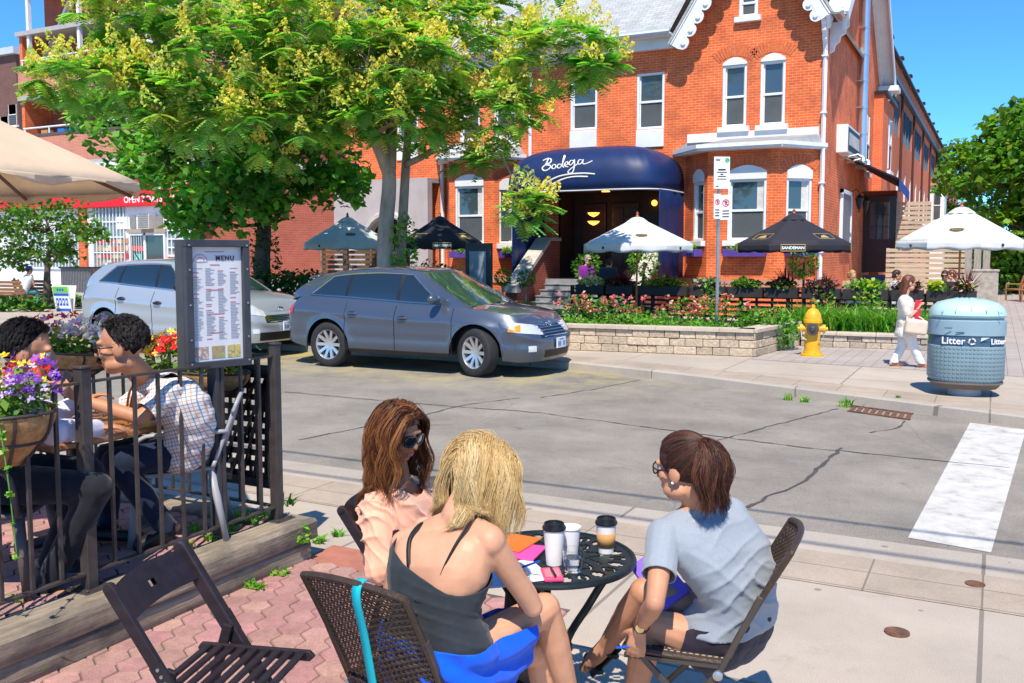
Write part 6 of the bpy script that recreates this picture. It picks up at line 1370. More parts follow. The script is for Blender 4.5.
# ---------------------------------------------------------------- raised patio in the foreground
PZ=.25; RX=-4.02
m,nt,b=nodes('old_timber'); co=geo(nt,(9,.7,9)); f=noi(nt,co,3,8,.72); r=ramp(nt,[(.25,(.13,.10,.07)),(.5,(.30,.235,.165)),(.75,(.46,.38,.28))]); nt.links.new(f,r.inputs[0])
f2=noi(nt,geo(nt,(1,.6,1)),2.3,6,.7); r2=ramp(nt,[(.5,0),(.68,.8)]); nt.links.new(f2,r2.inputs[0]); nt.links.new(mix(nt,r.outputs[0],(.085,.075,.06),r2.outputs[0]),b.inputs['Base Color']); b.inputs['Roughness'].default_value=.92; b1=bump(nt,b,f,.8,.012); bump(nt,b,noi(nt,geo(nt),60),.3,.004,b1); M_timber=m
tw=thing('timber_retaining_wall','two weathered timber beams stacked as the edge of the raised patio','retaining wall',(-3.86,2,0))
for k,(z0,z1,y0,off) in enumerate(((0,.125,4.5,.025),(.13,.258,4.55,0))):
    s=MB(); n=60; r_=random.Random(k+2)
    x1=-3.80+off*-.6; x0=x1-.24
    vs=[]; 
    ys=[-4+ (y0+4)*i/n for i in range(n+1)]
    pr=lambda i:[(x0,z0),(x1-.012,z0),(x1+.006*noise.noise(V((ys[i]*2,k,0))),z0+.015),(x1+.008*noise.noise(V((ys[i]*2.5,k,4))),(z0+z1)/2),(x1+.006*noise.noise(V((ys[i]*2.2,k,7))),z1-.018),(x1-.018,z1+.004*noise.noise(V((ys[i]*3,k,9)))),(x0,z1)]
    vs=[(p[0],ys[i],p[1]) for i in range(n+1) for p in pr(i)]
    s.add(vs,[(i*7+j,(i+1)*7+j,(i+1)*7+(j+1)%7,i*7+(j+1)%7) for i in range(n) for j in range(7)]+[tuple(range(7)),tuple(n*7+j for j in range(6,-1,-1))]); s.build('beam',M_timber,tw,40,recalc=True)
s=MB(); s.bx((-6.5,4.31,0),(-4.05,4.54,.125)); s.bx((-6.5,4.32,.13),(-4.05,4.545,.256)); s.build('return_beam',M_timber,tw,0,bevel=.01)
sheet('patio_base',[(-9,-4),(-4.03,-4),(-4.03,4.33),(-9,4.33)],.235,MATS['joint_sand'],side=.2)
hexpave('patio_paving',-6.9,-4.06,1.2,4.28,PZ,seed=5)
for i,(px,py,sz) in enumerate([(252,522,.07),(232,530,.06),(210,540,.05),(242,519,.08),(288,505,.07),(186,548,.05),(20,600,.05),(195,530,.05),(266,517,.06)]):
    g=G(px,py,PZ); a,c=blades(22,g,sz*.7,sz*.7,sz*1.1,BRIGHT,.007,.8); tag(quads('weed',a,c,LEAF),'low green weeds growing in cracks of the paving and kerbs','weed','weeds in the cracks')
g=G(306,530,.16)
for q_,n_,r_3 in((V((-3.79,4.4,.2)),40,(.03,.06,.07)),(G(278,572,.02),60,(.09,.06,.03)),(G(252,585,.02),50,(.12,.05,.02))):
    vs,cs=leaves(n_,q_,r_3,.045,BRIGHT,up=.4); tag(quads('creeping_weed',vs,cs,LEAF),'small bright creeping weed at the foot or end of the timber edge','weed','creeping weeds on the timber edge')
# railing along the timber edge and along the street
M_iron=mat('weathered_iron',(.07,.057,.053),.5,.3,var=.3,vs=10,bmp=.15,bs=60)
rt=thing('iron_railing','dark iron railing with plain balusters round the raised patio','railing',(RX,3,PZ)); TZ_=1.31
def rpost(x,y,h=1.13,w=.06):
    s=MB(); s.bx((x-w/2,y-w/2,PZ+.01),(x+w/2,y+w/2,PZ+h)); s.bx((x-w/2-.005,y-w/2-.005,PZ+h),(x+w/2+.005,y+w/2+.005,PZ+h+.012)); s.bx((x-.085,y-.085,PZ+.002),(x+.085,y+.085,PZ+.012))
    for a in(-.06,.06):
        for b_ in(-.06,.06): s.lathe([(.01,0),(.01,.012)],(x+a,y+b_,PZ+.012),6)
    s.build('post',M_iron,rt,0,bevel=.003,seg=1)
CY=4.42
for y in(3.04,CY,-.2,1.5): rpost(RX,y)
rpost(-6.9,CY)
def rails(p,q):
    for z,h in((TZ_,.012),(PZ+.09,.012)): s=MB(); s.bar(V((*p,z)),V((*q,z)),.035,h); s.build('rail',M_iron,rt,0)
rails((RX,-1),(RX,CY)); rails((RX,CY),(-7,CY))
for k in range(36):
    y=3.04+.155*(k-27+.0); 
    if y>CY-.05 or abs(y-3.04)<.04 or y<.6: continue
    s=MB(); s.bx((RX-.0085,y-.0085,PZ+.09),(RX+.0085,y+.0085,TZ_)); s.build('baluster',M_iron,rt,0)
for k in range(1,19):
    x=RX-.155*k; s=MB(); s.bx((x-.0085,CY-.0085,PZ+.09),(x+.0085,CY+.0085,TZ_)); s.build('baluster',M_iron,rt,0)
# perforated lattice panel hanging on the street rail
t=thing('lattice_panel','black perforated metal lattice panel hung on the street side railing','panel',(-4.45,CY+.05,PZ)); 
x0,x1,z0,z1=-4.60,-4.06,PZ+.2,PZ+.98; yy=CY+.045; s=MB(); hs=[]; nx,nz=5,9
for i in range(nx):
    for j in range(nz):
        cx=(i+.5)*(x1-x0-.12)/nx+.06; cz=(j+.5)*(z1-z0-.12)/nz+.06; s1=.026 if (i+j)%2 else .036; hs.append((cx-s1,cx+s1,cz-.017,cz+.017))
wallpanel(t,'lattice',(x0,yy,z0),ex,x1-x0,z1-z0,hs,M_black,.012)
s=MB()
for q in((x0,x1,z0-.01,z0+.05),(x0,x1,z1-.05,z1+.01),(x0-.01,x0+.05,z0+.05,z1-.05),(x1-.05,x1+.01,z0+.05,z1-.05)): s.bx((q[0],yy-.03,q[2]),(q[1],yy-.003,q[3]))
s.build('frame',M_black,t,0,bevel=.004,seg=1)
s=MB()
for i in range(5): 
    a=V((x0+.06+i*.1,yy-.012,z0+.05)); b_=a+V((.35,0,z1-z0-.1)); b_.x=min(b_.x,x1-.05); s.bar(a,b_,.02,.012,(0,1,0))
s.build('diagonal_bars',M_black,t,0)
# ---- menu board
mc=C(219,304,5.35); yaw=R(47); ux=W(math.cos(yaw),math.sin(yaw)).normalized(); nn=ux.cross(Z); R3=M((ux,-nn,Z)).transposed()
t=thing('menu_board','framed menu board with printed sheet on a dark post behind the railing','menu board',(mc.x,mc.y,PZ))
M_case=mat('case_steel',(.055,.057,.066),.42,.25,var=.2,vs=7,bmp=.08)
bw,bh,bd=.405,.745,.125
def mbx(s,x0,x1,z0,z1,d0,d1,m=0): s.box(mc+ux*(x0+x1)/2+Z*(z0+z1)/2+nn*(d0+d1)/2,(x1-x0,abs(d1-d0),z1-z0),R3,m)
s=MB(); mbx(s,-bw/2,bw/2,-bh/2,bh/2,-bd,-.03); s.build('case',M_case,t,0,bevel=.004)
s=MB(); fw=.042
mbx(s,-bw/2,bw/2,bh/2-fw,bh/2,-.03,.012); mbx(s,-bw/2,bw/2,-bh/2,-bh/2+fw,-.03,.012); mbx(s,-bw/2,-bw/2+fw,-bh/2+fw,bh/2-fw,-.03,.01); mbx(s,bw/2-fw,bw/2,-bh/2+fw,bh/2-fw,-.03,.01); fr=s.build('frame',M_case,t,0,bevel=.004)
s=MB()
for x in(-bw/2+.02,bw/2-.02):
    for z in(-.34,-.2,0,.2,.34): s.lathe([(.006,0),(.006,.004),(.002,.006)],mc+ux*x+Z*z+nn*.011,8,tuple(nn))
s.build('screws',M_steel,fr)
s=MB(); iw,ih=bw/2-fw,bh/2-fw; mbx(s,-iw,iw,-ih,ih,-.029,-.02); sh=s.build('menu_sheet',mat('menu_paper',(.66,.66,.68),.5,var=.05),t,0)
text('menu_heading','MENU',.038,mat('menu_ink',(.09,.03,.06),.6,var=0),mc+ux*.055+Z*(ih-.065)+nn*-.018,ux,Z,sh,.001,bold=.0012,sp=1.25)
inks=[mat('ink_grey',(.30,.30,.33),.6,var=0),mat('ink_red',(.5,.2,.2),.6,var=0)]
r_=random.Random(2); S2=[MB(),MB()]
for col in range(4):
    S2[0]=MB()
    x0=-iw+.012+col*(2*iw-.01)/4; z=ih-.125
    while z>-ih+.12:
        if r_.random()<.09: z-=.016; mbx(S2[1],x0,x0+.035,z,z+.006,-.0195,-.0185); z-=.01; continue
        mbx(S2[0],x0,x0+r_.uniform(.028,.06),z,z+.0032,-.0195,-.0185); z-=.0088
    S2[0].build('menu_column',inks[0],sh,0)
for z,w in((ih-.03,.12),(ih-.105,.06),(.08,.1),(-.06,.1),(-.17,.08)): mbx(S2[1],-.01-w/2,-.01+w/2,z,z+.005,-.0195,-.018)
S2[1].build('menu_rubric',inks[1],sh,0)
s=MB(); c0=mc+ux*(-iw+.06)+Z*(ih-.085)+nn*-.0185
for k,rr in enumerate((.045,.037,.029,.02)): s.prism([(rr*math.cos(PI*i/12),rr*math.sin(PI*i/12)) for i in range(13)],c0+nn*.0004*k,ux,Z,nn*.0005,k%2)
s.build('sun_motif',[mat('motif_pink',(.62,.36,.40),.6,var=0),mat('motif_pale',(.72,.66,.66),.6,var=0)],sh,0)
for k,(x,cols) in enumerate(((-.105,((.45,.3,.25),(.7,.6,.5))),(.0,((.5,.3,.1),(.2,.35,.1))),(.1,((.7,.55,.1),(.35,.4,.08))))):
    s=MB(); mbx(s,x-.042,x+.042,-ih+.012,-ih+.085,-.0195,-.0182); m,nt,b=nodes('food_photo'); f=noi(nt,geo(nt),55,3,.6); r=ramp(nt,[(.38,(.25,.22,.24)),(.5,cols[0]),(.62,cols[1]),(.75,(.75,.72,.68))]); nt.links.new(f,r.inputs[0]); nt.links.new(r.outputs[0],b.inputs['Base Color']); s.build('food_picture',m,sh,0)
s=MB(); q=mc-nn*.06; s.bx((q.x-.035,q.y-.035,PZ),(q.x+.035,q.y+.035,mc.z-bh/2+.01)); s.build('post',M_case,t,0,bevel=.003)
# ---- hanging coco baskets with flowers
M_coco=mat('coco_liner',(.40,.22,.085),.95,var=.35,vs=30,bmp=1,bs=45)
FL=dict(red=[(.75,.02,.02),(.6,.01,.02)],pur=[(.22,.05,.5),(.32,.1,.6),(.14,.03,.35)],yel=[(.85,.6,.03),(.8,.7,.08)],lil=[(.5,.38,.65),(.65,.55,.75)],wht=[(.75,.72,.72)],mag=[(.6,.03,.25)])
def basket(lab,c,rx,ry,h,mixs,ang=0,seed=1,trail=0,top=.16):
    r_=random.Random(seed); t=thing('flower_basket',lab,'flower basket',c,ang,'coco lined flower baskets'); Rz=M.Rotation(ang,3,'Z'); P=lambda x,y,z:c+Rz@V((x,y,z))
    s=MB(); 
    def fn(u,v):
        a=2*PI*u; k=math.sin(.35+v*1.22)/math.sin(1.57); q=1+.03*noise.noise(V((math.cos(a)*3,math.sin(a)*3,v*4+seed))); return P(rx*k*q*sp_(math.cos(a),.8),ry*k*q*sp_(math.sin(a),.8),-h+h*v**.9)
    s.grid(fn,40,12,closeu=True); s.v.append(tuple(P(0,0,-h))); s.m.extend([0]*40); s.c.append((1,1,1)); kk=len(s.v)-1; s.f+= [((i+1)%40,i,kk) for i in range(40)]; s.build('coco_liner',M_coco,t,180)
    s=MB(); s.tube([fn(i/40,1)+V((0,0,.01)) for i in range(41)],.009,6); s.tube([fn(i/40,.45)+V((0,0,-.005)) for i in range(41)],.008,6)
    for k in range(8): s.tube([fn(k/8,v/8)+ (fn(k/8,v/8)-c).normalized()*.006 for v in range(9)],.008,5)
    s.build('wire_frame',M_iron,t)
    vs,cs=leaves(420,P(0,0,.05),(rx*1.0,ry*1.05,top*.8),.06,[(.12,.26,.03),(.18,.34,.04),(.07,.17,.025),(.25,.4,.06)],r_,.15,.5,.55); quads('foliage',vs,cs,LEAF,t)
    vs=[];cs=[]
    for (col,n,sz,(xa,xb)) in mixs:
        for k in range(n):
            a=r_.uniform(0,2*PI); q=math.sqrt(r_.random()); x=rx*(xa+(xb-xa)*r_.random()); y=ry*q*math.sin(a)*1.05; z=.05+top*(.35+.75*r_.random())*(1-.35*(x/rx)**2)
            p=P(x,y,z); d=(V((r_.gauss(0,.5),r_.gauss(0,.5)-.5,.7))).normalized(); e,f_,_=frame(d); cc=r_.choice(FL[col])
            for j in range(5):
                b0=2*PI*j/5+r_.random(); q1=e*math.cos(b0)+f_*math.sin(b0); q2=e*math.cos(b0+.9)+f_*math.sin(b0+.9); mid=(q1+q2)*.5
                vs.append((p,p+q1*sz*.7+d*sz*.1,p+mid*sz*1.1+d*sz*.18,p+q2*sz*.7+d*sz*.1)); cs.append([min(1,v*r_.uniform(.8,1.25)) for v in cc])
    quads('blossom',vs,cs,PETAL,t)
    for k in range(trail):
        a=r_.uniform(-1.6,.2); p=P(rx*.9*math.cos(a),ry*.9*math.sin(a),.02); pts=[p+V((.03*j,-.01*j,-.045*j-.006*j*j+.05*math.sin(j*.4))) for j in range(8)]; s=MB(); s.tube(pts,.003,4); o=s.build('trailing_stem',mat('stem_green',(.08,.2,.03),.6),t); vs,cs=[],[]
        for q in pts: v_,c_=leaves(3,q,(.02,.02,.02),.032,BRIGHT,r_,.2,.4,.7); vs+=v_; cs+=c_
        quads('trailing_leaves',vs,cs,LEAF,t)
    return t
c=C(2,412,4.32); basket('large hanging basket of purple and yellow flowers at the left picture edge',c,.27,.22,.25,[('pur',70,.03,(-.2,1.0)),('yel',34,.028,(-1,.35)),('red',24,.03,(-1,-.1)),('lil',26,.022,(.3,1.1))],-.4,3,5,.2)
c=N(66,352,4.3); basket('trough basket with red geraniums and lilac petunias behind the bespectacled man',c,.46,.16,.2,[('red',46,.04,(-1,-.05)),('lil',64,.032,(-.1,1)),('wht',34,.03,(.0,1)),('mag',14,.03,(-.2,.2))],0,4,0,.2)
c=N(192,371,4.28); basket('trough basket of yellow and red flowers partly hidden by the menu board',c,.46,.16,.2,[('yel',74,.028,(-1,.2)),('red',40,.04,(-.5,.1)),('wht',30,.03,(.1,1)),('lil',18,.03,(.2,.8)),('red',10,.035,(-1,-.8))],0,5,0,.2)
# ---- cream umbrella at the left edge
um=thing('cafe_umbrella','big cream market umbrella over the raised patio at the left edge','umbrella',(0,0,0)); p=C(-80,254,5.6)
canopy(CC,1.33,2.38,2.92,8,.035,um,.02)
for k in range(8): a=2*PI*(k+.5)/8; s=MB(); s.tube([(.05*math.cos(a),.05*math.sin(a),2.86),(1.31*math.cos(a),1.31*math.sin(a),2.355)],.013,6); s.build('rib',mat('brown_rib',(.16,.09,.06),.6),um)
s=MB(); s.tube([(0,0,PZ),(0,0,2.95)],.024,10); s.build('pole',M_pole,um)
um.location=(p.x,p.y,0); um.rotation_euler.z=.9
# ---- patio table, plastic chairs, table things
M_tabw=mat('varnished_oak',(.36,.15,.05),.35,var=.25,vs=4,sc=(6,.8,6),coat=.4)
TP=V((-4.66,3.47,.95)); t=thing('patio_table','varnished brown wooden table between the two seated men','table',(TP.x,TP.y,PZ))
s=MB(); s.box(TP-Z*.02,(.68,.80,.04)); s.build('table_top',M_tabw,t,0,bevel=.012,seg=3); s=MB(); s.tube([TP-Z*.04,V((TP.x,TP.y,PZ+.06))],.045,12); s.build('column',M_black,t)
for k in range(4): a=PI/4+k*PI/2; s=MB(); s.tube([V((TP.x,TP.y,PZ+.08)),V((TP.x+.34*math.cos(a),TP.y+.34*math.sin(a),PZ+.025))],[.04,.03],8); s.build('foot',M_black,t)
M_plas=mat('brown_plastic',(.10,.075,.07),.45,var=.12,vs=4); M_plasg=mat('grey_plastic',(.33,.33,.34),.45,var=.1,vs=4)
def plastic_chair(lab,c,rz,mt,grp):
    t=thing('plastic_chair',lab,'chair',(0,0,0),0,grp)
    s=MB(); s.grid(lambda u,v:V((-.22+.45*u,(-.24+.48*v)*(1-.06*(1-u)),.43+.012*math.cos(u*4)-.02*math.sin(PI*v))),10,10); s.build('seat',mt,t,180,solid=.022)
    s=MB()
    def bk(u,v): y=-.24+.48*u; return V((-.21-.14*v+.03*math.sin(PI*u)*-1,y*(1-.1*v*v),.45+.42*v-.05*(2*u-1)**2*v))
    for k in range(6): s.grid(lambda u,v,k=k:bk((k+.18+.64*u)/6,.08+.78*v),3,8)
    s.grid(lambda u,v:bk(u,.84+.18*v),16,4); s.grid(lambda u,v:bk(u,.0+.1*v),16,3); s.build('backrest',mt,t,180,solid=.02)
    for sx,sy in((1,1),(1,-1),(-1,1),(-1,-1)): s=MB(); s.tube([(.2*sx,.2*sy,.43),(.25*sx+(.0 if sx>0 else -.03),.24*sy,0)],[.034,.022],8,flat=.7); s.build('leg',mt,t,180)
    for sy in(-1,1): s=MB(); s.tube(smooth3([V((-.3,.22*sy,.66)),V((-.05,.27*sy,.66)),V((.18,.27*sy,.64)),V((.22,.24*sy,.43))],5),.022,8,flat=.6); s.build('armrest',mt,t,180)
    t.location=c; t.rotation_euler.z=rz; return t
def camdir(x,d): v=W(x,d); return math.atan2(v.y,v.x)
W2=lambda x,d,z=0:W(x,d,z)
plastic_chair('brown plastic chair under the man in the white shirt at the left edge',W2(-2.66,4.62,PZ),camdir(1,.12),M_plas,'plastic patio chairs')
plastic_chair('grey plastic chair under the man in the checked shirt',W2(-2.02,5.50,PZ),camdir(-1,-.25),M_plasg,'plastic patio chairs')
M_gl=mat('clear_glass',(.95,.96,.97),.02,0,0,trans=1,ior=1.33,spec=.6)
def goblet(lab,c):
    s=MB(); s.lathe([(.032,0),(.03,.004),(.006,.008),(.005,.05),(.018,.06),(.036,.085),(.042,.13),(.038,.17),(.036,.17),(.039,.13),(.033,.088),(.012,.066)],c,20); return tag(s.build('goblet',M_gl,None,60),lab,'glass')
goblet('stemmed water glass on the wooden patio table',V((-4.42,3.42,.95)))
s=MB(); r_=random.Random(1); s.grid(lambda u,v:V((-4.42+.2*u,3.14+.2*v,.956+.02*noise.noise(V((u*3,v*3,1)))+.018)),10,10); tag(s.build('napkin',mat('white_napkin',(.8,.8,.84),.8,var=.05),None,180,solid=.004),'crumpled white paper napkin on the wooden patio table','napkin')
s=MB(); s.tube([V((-4.36,3.2,.985)),V((-4.3,3.36,.985))],.005,6); s.box((-4.38,3.15,.985),(.025,.06,.004)); tag(s.build('fork',M_steel),'steel fork lying on the napkin','fork')
# ---------------------------------------------------------------- foreground cafe set
m,nt,b=nodes('wicker_brown'); a=nd(nt,'ShaderNodeVertexColor',layer_name='Col'); nt.links.new(a.outputs[0],b.inputs['Base Color']); b.inputs['Roughness'].default_value=.38; b.inputs['Specular IOR Level'].default_value=.55; M_wick=m
WC=[(.055,.032,.022),(.075,.045,.03),(.042,.025,.018),(.10,.062,.042)]
def weave(name,fn,w,h,parent,pitch=.0115,stk=.022,seed=1):
    """flat strips woven over and under upright stakes; fn(a,b) -> point, normal for a in 0..w, b in 0..h"""
    r_=random.Random(seed); s=MB(); n=int(h/pitch); ns=int(w/stk)
    for i in range(n):
        b0=(i+.5)*pitch; col=r_.choice(WC); m_=ns*2; vs=[]
        for j in range(m_+1):
            a=w*j/m_; o=.0032*math.cos(PI*(j*.5)+ (PI if i%2 else 0)); 
            for dz in(-.43,.43): p,nn=fn(a,b0+dz*pitch); vs.append(p+nn*(o+.0008*(1 if dz>0 else -1)))
        s.add(vs,[(j*2,(j+1)*2,(j+1)*2+1,j*2+1) for j in range(m_)],0,col)
    for j in range(ns+1):
        a=w*j/ns; q=[fn(a,h*k/8)[0] for k in range(9)]; s.tube(q,.0028,4,c=WC[2])
    return s.build(name,M_wick,parent,0,solid=.0018)
M_cfr=mat('bronze_frame',(.10,.085,.075),.4,.6,var=.15)
def wicker_chair(lab,c,rz,grp):
    t=thing('wicker_chair',lab,'chair',(0,0,0),0,grp); HW=.208; LN=.205; HT=.43
    def sf(a,b_): x=-.15+b_; y=-HW+a; z=.452+.012*math.sin(PI*a/(2*HW))*-1+.012*(b_/.37)**2; return V((x,y,z)),V((0,0,1))
    def bf(a,b_):
        v=b_/HT; u=a/(2*HW); y=(-HW+a)*(1+.0*v); z=.475+HT*v-.03*(2*u-1)**2*v; x=-.155-LN*v**1.1-.035*math.sin(PI*u)*(.4+.6*v); return V((x,y,z)),V((-.88,0,-.47))
    weave('seat',sf,2*HW,.37,t,seed=1); weave('backrest',bf,2*HW,HT,t,seed=2)
    s=MB(); s.tube([bf(0,HT*k/8)[0] for k in range(9)]+[bf(2*HW*k/16,HT)[0] for k in range(17)]+[bf(2*HW,HT*(8-k)/8)[0] for k in range(9)],.012,8); s.build('back_border',M_wick if 0 else mat('wicker_border',(.05,.03,.02),.4,var=.3,vs=60,bmp=.6,bs=120),t)
    s=MB(); q=[sf(0,.37*k/6)[0] for k in range(7)]+[sf(2*HW*k/8,.37)[0] for k in range(9)]+[sf(2*HW,.37*(6-k)/6)[0] for k in range(7)]; s.tube(q,.012,8); s.build('seat_border',MATS['wicker_border'],t)
    for sy in(-1,1):
        y=sy*(HW+.008); s=MB(); s.bar((-.262,y,.71),(-.12,y,.41),.022,.012,(0,1,0)); s.bar((-.12,y,.41),(.25,y,.0),.024,.012,(0,1,0)); s.build('back_leg_bar',M_cfr,t,0,bevel=.003,seg=1)
        y2=sy*(HW-.02); s=MB(); s.bar((.17,y2,.44),(-.27,y2,0),.024,.012,(0,1,0)); s.build('rear_leg',M_cfr,t,0,bevel=.003,seg=1)
        s=MB(); s.bar((-.14,sy*HW,.437),(.22,sy*HW,.437),.02,.014); s.build('seat_rail',M_cfr,t,0)
        s=MB(); s.lathe([(.018,0),(.018,.012),(.008,.016)],(-.12,y+sy*.006,.41),12,(0,sy,0)); s.build('pivot',M_steel,t)
    for x,z in((.2,.05),(-.22,.05)): s=MB(); s.tube([(x,-HW,z),(x,HW,z)],.009,8); s.build('stretcher',M_cfr,t)
    t.location=c; t.rotation_euler.z=rz; t.scale=(1.02,)*3; return t
CHL=W2(-.275,3.26); CHL=V((-1.755,2.66,0)); AL=math.atan2(1,.07)
cl=wicker_chair('brown wicker chair with a turquoise strap under the blonde woman',CHL,AL,'wicker cafe chairs')
CHR=W2(.70,3.50); AR=camdir(-.955,.29)
wicker_chair('brown wicker chair under the woman in the grey shirt',CHR,AR,'wicker cafe chairs')
# turquoise strap hanging over the back
s=MB(); Rl=M.Rotation(AL,4,'Z'); Rl.translation=CHL
q=[V((-.43,.0,.935)),V((-.452,.0,.945)),V((-.475,.0,.93)),V((-.478,.0,.88)),V((-.44,.005,.76)),V((-.40,.01,.6)),V((-.37,.01,.45)),V((-.36,.012,.3))]
q=smooth3([p+V((.065,-.06,-.012)) for p in q],6)
vs=[]; 
for i,p in enumerate(q): vs+=[Rl@(p+V((0,-.017,0))),Rl@(p+V((0,.017,0)))]
s.add(vs,[(i*2,i*2+1,i*2+3,i*2+2) for i in range(len(q)-1)]); tag(s.build('bag_strap',mat('turquoise_strap',(.0,.42,.50),.6,var=.1,bmp=.2,bs=300),None,180,solid=.004),'turquoise bag strap hanging over the back of the left wicker chair','strap')
# folding slatted chair
M_fold=mat('dark_stained_wood',(.020,.013,.016),.48,var=.35,vs=5,sc=(.8,5,5),bmp=.15,bs=40,coat=.05)
def folding_chair(lab,c,rz,grp):
    t=thing('folding_chair',lab,'chair',(0,0,0),0,grp); HW=.205
    for sy in(-1,1):
        y=sy*(HW+.015); s=MB(); s.bar((-.30,y,.80),(.215,y,.0),.042,.022,(0,1,0),ext=.0); s.lathe([(.021,-.011),(.021,.011)],(-.30,y,.80),12,(0,1,0)); s.build('upright',M_fold,t,0,bevel=.004,seg=2)
        y2=sy*(HW-.013); s=MB(); s.bar((-.105,y2,.53),(-.255,y2,0),.038,.02,(0,1,0)); s.build('rear_leg',M_fold,t,0,bevel=.004,seg=2)
        s=MB(); s.box((-.118,y+sy*.0125,.525),(.05,.003,.085),M.Rotation(-.55,3,'Y')); s.build('hinge_plate',M_black,t,0)
        s=MB()
        for dx,dz in((-.012,.022),(.012,-.022),(.0,0)): s.lathe([(.006,0),(.006,.003)],(-.118+dx,y+sy*.014,.525+dz),8,(0,sy,0))
        s.build('rivets',M_steel,t)
        y3=sy*(HW-.034); s=MB(); s.prism([(-.2,-.02),(.22,-.02),(.24,0),(.22,.02),(-.2,.02),(-.215,0)],(0,y3-.009,.445),(1,0,.0),Z,(0,.018,0)); s.build('seat_rail',M_fold,t,0,bevel=.005,seg=2)
    for k in range(9):
        x=-.165+k*.045; s=MB(); s.bx((x-.014,-HW+.045,.452),(x+.014,HW-.045,.466)); s.build('seat_slat',M_fold,t,0,bevel=.004,seg=1)
    # back board with a round-ended hand hole
    o=V((-.262,0,.74)); d=V((-.30+.215*-1,0,.80)).normalized(); d=V((-.515,0,.80)).normalized(); n=20; hw=HW+.002; hh=.062; s=MB()
    out=[(-hw,-hh),(hw,-hh),(hw,hh),(-hw,hh)]
    def P(y,z,k): return o+V((0,y,0))+d*z+V((-d.z,0,d.x))*k - V((.03*(1-(y/hw)**2),0,0))
    N_=24; Mz=5
    for k in(-.008,.008):
        vs=[P(-hw+2*hw*i/N_,-hh+2*hh*j/Mz+(.012*(1-(2*i/N_-1)**2) if j==Mz else 0),k) for j in range(Mz+1) for i in range(N_+1)]
        fs=[(j*(N_+1)+i,j*(N_+1)+i+1,(j+1)*(N_+1)+i+1,(j+1)*(N_+1)+i) for j in range(Mz) for i in range(N_) if not(j==2 and i in(11,12))]
        s.add(vs,[f if k<0 else f[::-1] for f in fs])
    s.build('back_board',M_fold,t,50); b_=t.children[-1]
    md=b_.modifiers.new('t','SOLIDIFY'); md.thickness=.016; md.offset=0
    for (x,z) in((.12,.14),(-.215,.14)): s=MB(); s.tube([(x,-HW,z),(x,HW,z)],.011,8); s.build('stretcher',M_fold,t)
    s=MB(); s.tube([(-.14,-HW,.40),(-.14,HW,.40)],.011,8); s.build('stretcher',M_fold,t)
    t.location=c; t.rotation_euler.z=rz; t.scale=(1.035,)*3; return t
folding_chair('empty dark wooden folding chair standing on the clay pavers',V((-2.37,2.35,0)),math.atan2(.3,.95),'dark folding chairs')
CHP=W2(-.40,4.13); AP=camdir(1,-.18)
folding_chair('dark wooden folding chair under the woman in the peach blouse',CHP,AP,'dark folding chairs')
# bistro table
TC=G(551,556,.72); TR=.335; M_cast=mat('dark_green_cast_iron',(.018,.028,.032),.38,.4,var=.3,vs=15,bmp=.15,bs=60)
t=thing('bistro_table','round dark cast metal cafe table with a pierced top','table',(TC.x,TC.y,0))
s=MB(); NA,NRr=168,20; holes=set()
for i in range(NA):
    for j in range(NRr):
        r0=j/NRr
        if j<2 or j in(7,13) or j>=NRr-2: continue
        if j<7: k=(i*1.0/7); h=(int(i/7)%2==0) and ((i%7) in(1,2,3,4,5)) and j in(3,4,5) and not((i%7) in(1,5) and j in(3,5))
        elif j<13: ph=(i%8); jj=j-8; h= abs((ph-3.5)-(jj-2)*1.5*(1 if (i//8)%2 else -1))<1.5 and jj in(0,1,2,3,4)
        else: ph=(i%7); jj=j-14; h=(1<=ph<=5) and abs(ph-3)<=(2 if jj in(1,2) else 1) and jj<4 and not (ph==3 and jj in(1,2) and (i//7)%2)
        if h: holes.add((i,j))
zt=.712
for z,fl in((zt+.008,0),(zt,1)):
    vs=[(TC.x+TR*(.02+.98*j/NRr)*math.cos(2*PI*i/NA),TC.y+TR*(.02+.98*j/NRr)*math.sin(2*PI*i/NA),z) for j in range(NRr+1) for i in range(NA)]
    s.add(vs,[((j*NA+i),(j*NA+(i+1)%NA),((j+1)*NA+(i+1)%NA),((j+1)*NA+i))[::(-1 if fl==0 else 1)] for j in range(NRr) for i in range(NA) if (i,j) not in holes])
def rim_(i,j,z): return (TC.x+TR*(.02+.98*j/NRr)*math.cos(2*PI*i/NA),TC.y+TR*(.02+.98*j/NRr)*math.sin(2*PI*i/NA),z)
for (i,j) in holes:
    for (a,b_,n_) in(((i,j),(i+1,j),(i,j-1)),((i,j+1),(i+1,j+1),(i,j+1)),((i,j),(i,j+1),((i-1)%NA,j)),((i+1,j),(i+1,j+1),((i+1)%NA,j))):
        if n_ not in holes: s.quad(rim_(a[0],a[1],zt),rim_(b_[0],b_[1],zt),rim_(b_[0],b_[1],zt+.008),rim_(a[0],a[1],zt+.008))
s.build('table_top',M_cast,t,0)
s=MB(); s.tube([(TC.x+TR*math.cos(2*PI*i/64),TC.y+TR*math.sin(2*PI*i/64),zt+.002) for i in range(65)],.013,8); s.build('rim',M_cast,t)
for k in range(3):
    a=camdir(.35,-.95)+.75+k*2*PI/3; e=V((math.cos(a),math.sin(a),0)); c0=V((TC.x,TC.y,0)); q=smooth3([c0+e*.26+Z*.705,c0+e*.17+Z*.55,c0+e*.07+Z*.36,c0+e*.10+Z*.18,c0+e*.25+Z*.03,c0+e*.3+Z*.012],6); s=MB(); s.tube(q,[.016]*len(q),8); s.build('leg',M_cast,t)
